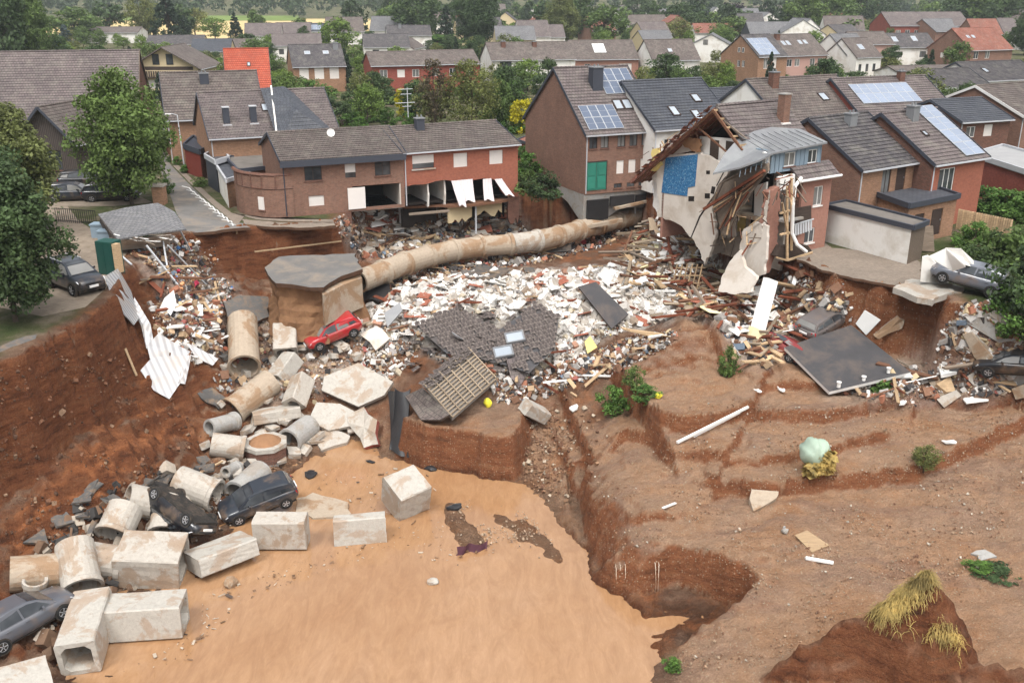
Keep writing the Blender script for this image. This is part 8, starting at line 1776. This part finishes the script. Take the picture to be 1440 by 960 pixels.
# single pieces, the largest of each kind
def variants(n, fn):
    out = []
    for i in range(n): o = fn(i); out.append(o.data); bpy.data.objects.remove(o)
    return out
def _blk(i):
    rr = random.Random(i); mb = MB(); v = [Vector(p) * .5 * (1 + rr.uniform(-.14, .14)) for p in ((-1,-1,-1),(1,-1,-1),(1,1,-1),(-1,1,-1),(-1,-1,1),(1,-1,1),(1,1,1),(-1,1,1))]; mb.add(v, [tuple(f) for f in CF]); return mb.build('block', 'block_white')
def _plk(i):
    rr = random.Random(i + 50); mb = MB(); e = [rr.uniform(.4, .5) for _ in range(4)]
    v = [(-e[0],-.5,-.5),(e[1],-.5,-.5),(e[2],.5,-.5),(-e[3],.5,-.5),(-e[0],-.5,.5),(e[1],-.5,.5),(e[2],.5,.5),(-e[3],.5,.5)]; mb.add(v, [tuple(f) for f in CF]); return mb.build('plank', ('wood_brown', 'wood_pale', 'wood_grey', 'wood_red', 'wood_pale', 'paint_white')[i % 6])
BLK = variants(8, _blk); PLK = variants(12, _plk)
def singles(name, label, cat, group, poly, n, meshes, size, seed, tilt=.9, up=.1):
    r = np.random.RandomState(seed); P = inpoly_pts(poly, n, seed + 100)
    for p in P:
        i = r.randint(len(meshes)); s = [r.uniform(*q) for q in size]; o = link(name, meshes[i], None, (p[0], p[1], p[2] + up + s[2] * .3)); o.scale = s
        o.rotation_euler = (r.uniform(-tilt, tilt), r.uniform(-tilt, tilt) * .6, r.uniform(0, 6.28)); lb = label[i % len(label)] if isinstance(label, list) else label; tag(o, lb, cat, group)
singles('rubble_block', 'larger white aerated-concrete block in the central rubble heap', 'block', 'white blocks in the rubble heap', HEAP, 240, BLK, ((.25,.65),(.2,.42),(.16,.32)), 21, up=.02)
PL = ['dark brown plank in the debris %s', 'pale splintered plank in the debris %s', 'weathered grey plank in the debris %s', 'red-brown roof timber in the debris %s', 'pale splintered plank in the debris %s', 'white painted board in the debris %s']
for where, poly, n, sd in [('below the ruined house', [(865,372),(905,315),(985,345),(1018,398),(1040,420),(1000,455),(955,440),(925,410),(880,405)], 88, 31), ('on the white rubble heap', HEAP, 30, 32), ('below the torn-open brick houses', [(480,312),(720,290),(735,330),(560,360),(490,345)], 38, 33), ('beside the wrecked shed', [(180,350),(240,340),(330,400),(320,500),(240,470),(200,400)], 32, 34), ('between the white beam and the crushed cars', [(1000,430),(1060,395),(1120,405),(1190,440),(1110,480),(1080,525),(1030,500)], 46, 35), ('along the concrete plates and black roof felt', [(1160,550),(1290,525),(1440,500),(1440,560),(1300,575)], 16, 36), ('at the foot of the collapsed roofs', [(600,500),(740,530),(900,470),(950,475),(860,530),(770,560),(690,560)], 26, 37), ('along the pipeline', [(515,405),(600,378),(760,350),(890,315),(860,348),(640,388)], 18, 38)]:
    singles('plank', [l_ % where for l_ in PL], 'plank', 'planks in the debris ' + where, poly, n, PLK, ((1.3,4.4),(.12,.30),(.05,.14)), sd, tilt=.45, up=.2)
TLS = [tme]
singles('roof_tile', 'loose brown roof tile fallen round the collapsed roofs', 'tile', 'loose tiles round the collapsed roofs', [(590,470),(640,430),(700,440),(750,430),(785,455),(775,500),(745,545),(700,545),(640,500),(600,510),(575,540),(560,510)], 150, TLS, ((1.0,1.3),(1.0,1.3),(1.0,1.0)), 61, tilt=.5, up=.08)
BEM = variants(4, lambda i: _plk(i + 12))
for i, me_ in enumerate(BEM): me_.materials.clear(); me_.materials.append(MATS[('wood_red', 'wood_brown', 'wood_tan', 'wood_grey')[i]])
EFRONT = [(868,372),(900,318),(945,312),(990,345),(1020,390),(1045,415),(1005,452),(955,440),(925,410),(880,405)]
singles('roof_beam', ['red-brown roof beam in the timber heap below the ruin', 'dark brown roof beam in the timber heap below the ruin', 'tan roof beam in the timber heap below the ruin', 'grey roof beam in the timber heap below the ruin'], 'beam', 'roof beams in the timber heap below the ruin', EFRONT, 75, BEM, ((2.0,5.0),(.14,.24),(.12,.2)), 71, tilt=.7, up=.35)
singles('roof_beam', ['red-brown beam lying on the white rubble', 'dark brown beam lying on the white rubble', 'tan beam lying on the white rubble', 'grey beam lying on the white rubble'], 'beam', 'beams on the white rubble', HEAP, 26, BEM, ((1.5,4.0),(.12,.2),(.1,.16)), 72, tilt=.35, up=.2)
singles('roof_beam', ['red-brown beam between the white foam beam and the felt roof', 'dark brown beam between the white foam beam and the felt roof', 'tan beam between the white foam beam and the felt roof', 'grey beam between the white foam beam and the felt roof'], 'beam', 'beams beside the white foam beam', [(1000,430),(1060,400),(1120,405),(1190,440),(1110,480),(1080,525),(1030,500)], 26, BEM, ((1.5,4.0),(.12,.2),(.1,.16)), 73, tilt=.5, up=.25)
PLY = variants(3, lambda i: _blk(i + 120))
for i, me_ in enumerate(PLY): me_.materials.clear(); me_.materials.append(MATS[('wood_pale', 'wood_tan', 'foam_cream')[i]])
singles('board_sheet', ['pale plywood sheet in the timber heap below the ruin', 'tan chipboard sheet in the timber heap below the ruin', 'cream insulation sheet in the timber heap below the ruin'], 'board', 'sheets in the timber heap below the ruin', EFRONT, 34, PLY, ((.7,1.8),(.5,1.1),(.04,.1)), 74, tilt=.7, up=.3)
CHK = variants(5, lambda i: (lambda o: o)(_blk(i + 30)))
for me_ in CHK: me_.materials.clear(); me_.materials.append(MATS['concrete'])
singles('concrete_chunk', 'broken concrete chunk among the culverts and pipes', 'chunk', 'concrete chunks among the culverts', [(300,480),(440,440),(500,500),(520,600),(440,640),(300,700),(200,760),(240,690),(310,600)], 70, CHK, ((.4,1.2),(.3,.8),(.15,.4)), 41, tilt=.5)
singles('concrete_chunk', 'broken concrete chunk below the torn-open brick houses', 'chunk', 'concrete chunks below the brick houses', [(480,318),(720,300),(740,335),(600,362),(500,360)], 34, CHK, ((.5,1.6),(.4,1.0),(.15,.4)), 42, tilt=.5)
WSH = variants(4, lambda i: _blk(i + 60))
for i, me_ in enumerate(WSH): me_.materials.clear(); me_.materials.append(MATS[('foam_white', 'plaster_white', 'paint_white', 'brick_orange')[i]])
singles('wall_sheet', ['crumpled white sheet %s', 'white plaster board %s', 'white painted panel %s', 'orange brick wall piece %s'] and ['crumpled white sheet below the torn-open houses', 'white plaster board below the torn-open houses', 'white painted panel below the torn-open houses', 'orange brick wall piece below the torn-open houses'], 'panel', 'panels below the torn-open houses', [(490,312),(720,300),(730,325),(560,345)], 22, WSH, ((.8,1.9),(.6,1.2),(.06,.14)), 43, tilt=.5, up=.3)
singles('wall_sheet', ['crumpled white sheet below the ruin', 'white plaster board below the ruin', 'white painted panel below the ruin', 'brick wall piece below the ruin'], 'panel', 'panels below the ruined house', [(870,350),(960,330),(1010,400),(1090,410),(1110,450),(1040,490),(1000,440),(920,420)], 44, WSH, ((.6,1.7),(.5,1.0),(.05,.12)), 44, tilt=.6, up=.3)
singles('wall_sheet', ['crumpled white sheet in the heap', 'white plaster board in the heap', 'white painted panel in the heap', 'brick wall piece in the heap'], 'panel', 'panels in the white rubble heap', HEAP, 75, WSH, ((.6,1.9),(.4,1.1),(.06,.16)), 45, tilt=.5, up=.2)
singles('wall_sheet', ['crumpled white sheet near the wrecked shed', 'white plaster board near the wrecked shed', 'white painted panel near the wrecked shed', 'brick wall piece near the wrecked shed'], 'panel', 'panels near the wrecked shed', [(215,430),(250,420),(310,440),(320,500),(250,490)], 16, WSH, ((.6,1.8),(.4,.8),(.05,.1)), 46, tilt=.5, up=.2)
ASP = variants(4, lambda i: _blk(i + 80))
for me_ in ASP: me_.materials.clear(); me_.materials.append(MATS['asphalt'])
singles('asphalt_piece', 'broken black asphalt piece beside the pipe sections', 'asphalt', 'asphalt pieces beside the pipe sections', [(40,760),(140,690),(230,660),(330,640),(400,660),(330,690),(240,740),(120,800)], 18, ASP, ((.4,1.1),(.3,.8),(.08,.16)), 47, tilt=.35)
singles('asphalt_piece', 'broken black asphalt piece along the pipeline', 'asphalt', 'asphalt pieces along the pipeline', [(505,410),(560,385),(720,368),(800,350),(760,385),(640,392),(540,425)], 26, ASP, ((.5,1.5),(.4,.9),(.08,.16)), 48, tilt=.35)
# wooden crate-like lattice below the ruin
root = empty('timber_lattice', G(962, 396, .8), 0, 'yellowish timber lattice panel standing in the splintered wood', 'lattice')
for i in range(6): MB().bar((-.9 + i*.36, 0, -.9), (-.5 + i*.36, .3, 1.2), .08, .06).build('lattice_bar', 'wood_pale', root)
for i in range(4): MB().bar((-1.0 + i*.13, -.02 + i*.1, -.7 + i*.55), (1.1 + i*.13, .0 + i*.1, -.7 + i*.55), .08, .06).build('lattice_rail', 'wood_pale', root)
a = NT('trickle', 0.15, 0.6); a.col(a.ramp(a.noise(a.coord(), 6, 3), [(0.35, (.34, .23, .15)), (0.6, (.48, .38, .29))]))
for i, (px, py) in enumerate(((866,797),(872,795),(879,794),(921,791),(926,791))):
    q = G(px, py, .02); mb = MB(); mb.tube([q + Vector((0,.2,.04)), q + Vector((0,-.15,0)), q + Vector((rnd.uniform(-.05,.05),-.38,-.9)), q + Vector((rnd.uniform(-.05,.05),-.48,-1.9))], [.03,.022,.010,.014], 5); o = mb.build('water_trickle', 'trickle', smooth=True); tag(o, 'thin trickle of muddy water falling over the undercut gravel edge', 'trickle', 'trickles over the undercut edge')
# ------------------------------------------------------------------ haze over the town
mb = MB(); mb.box(-2600, 2600, -60, 3100, -13, 75); hz = mb.build('haze', 'glass', uv=False); hz.data.materials.clear()
m = bpy.data.materials.new('haze'); m.use_nodes = True; m.node_tree.nodes.clear(); pv = m.node_tree.nodes.new('ShaderNodeVolumePrincipled'); ou = m.node_tree.nodes.new('ShaderNodeOutputMaterial')
pv.inputs['Color'].default_value = (.80, .87, .92, 1); pv.inputs['Density'].default_value = 0.00019; pv.inputs['Anisotropy'].default_value = 0.0; m.node_tree.links.new(pv.outputs[0], ou.inputs['Volume']); hz.data.materials.append(m); tag(hz, 'thin pale haze hanging in the air over the town', 'haze', kind='stuff')
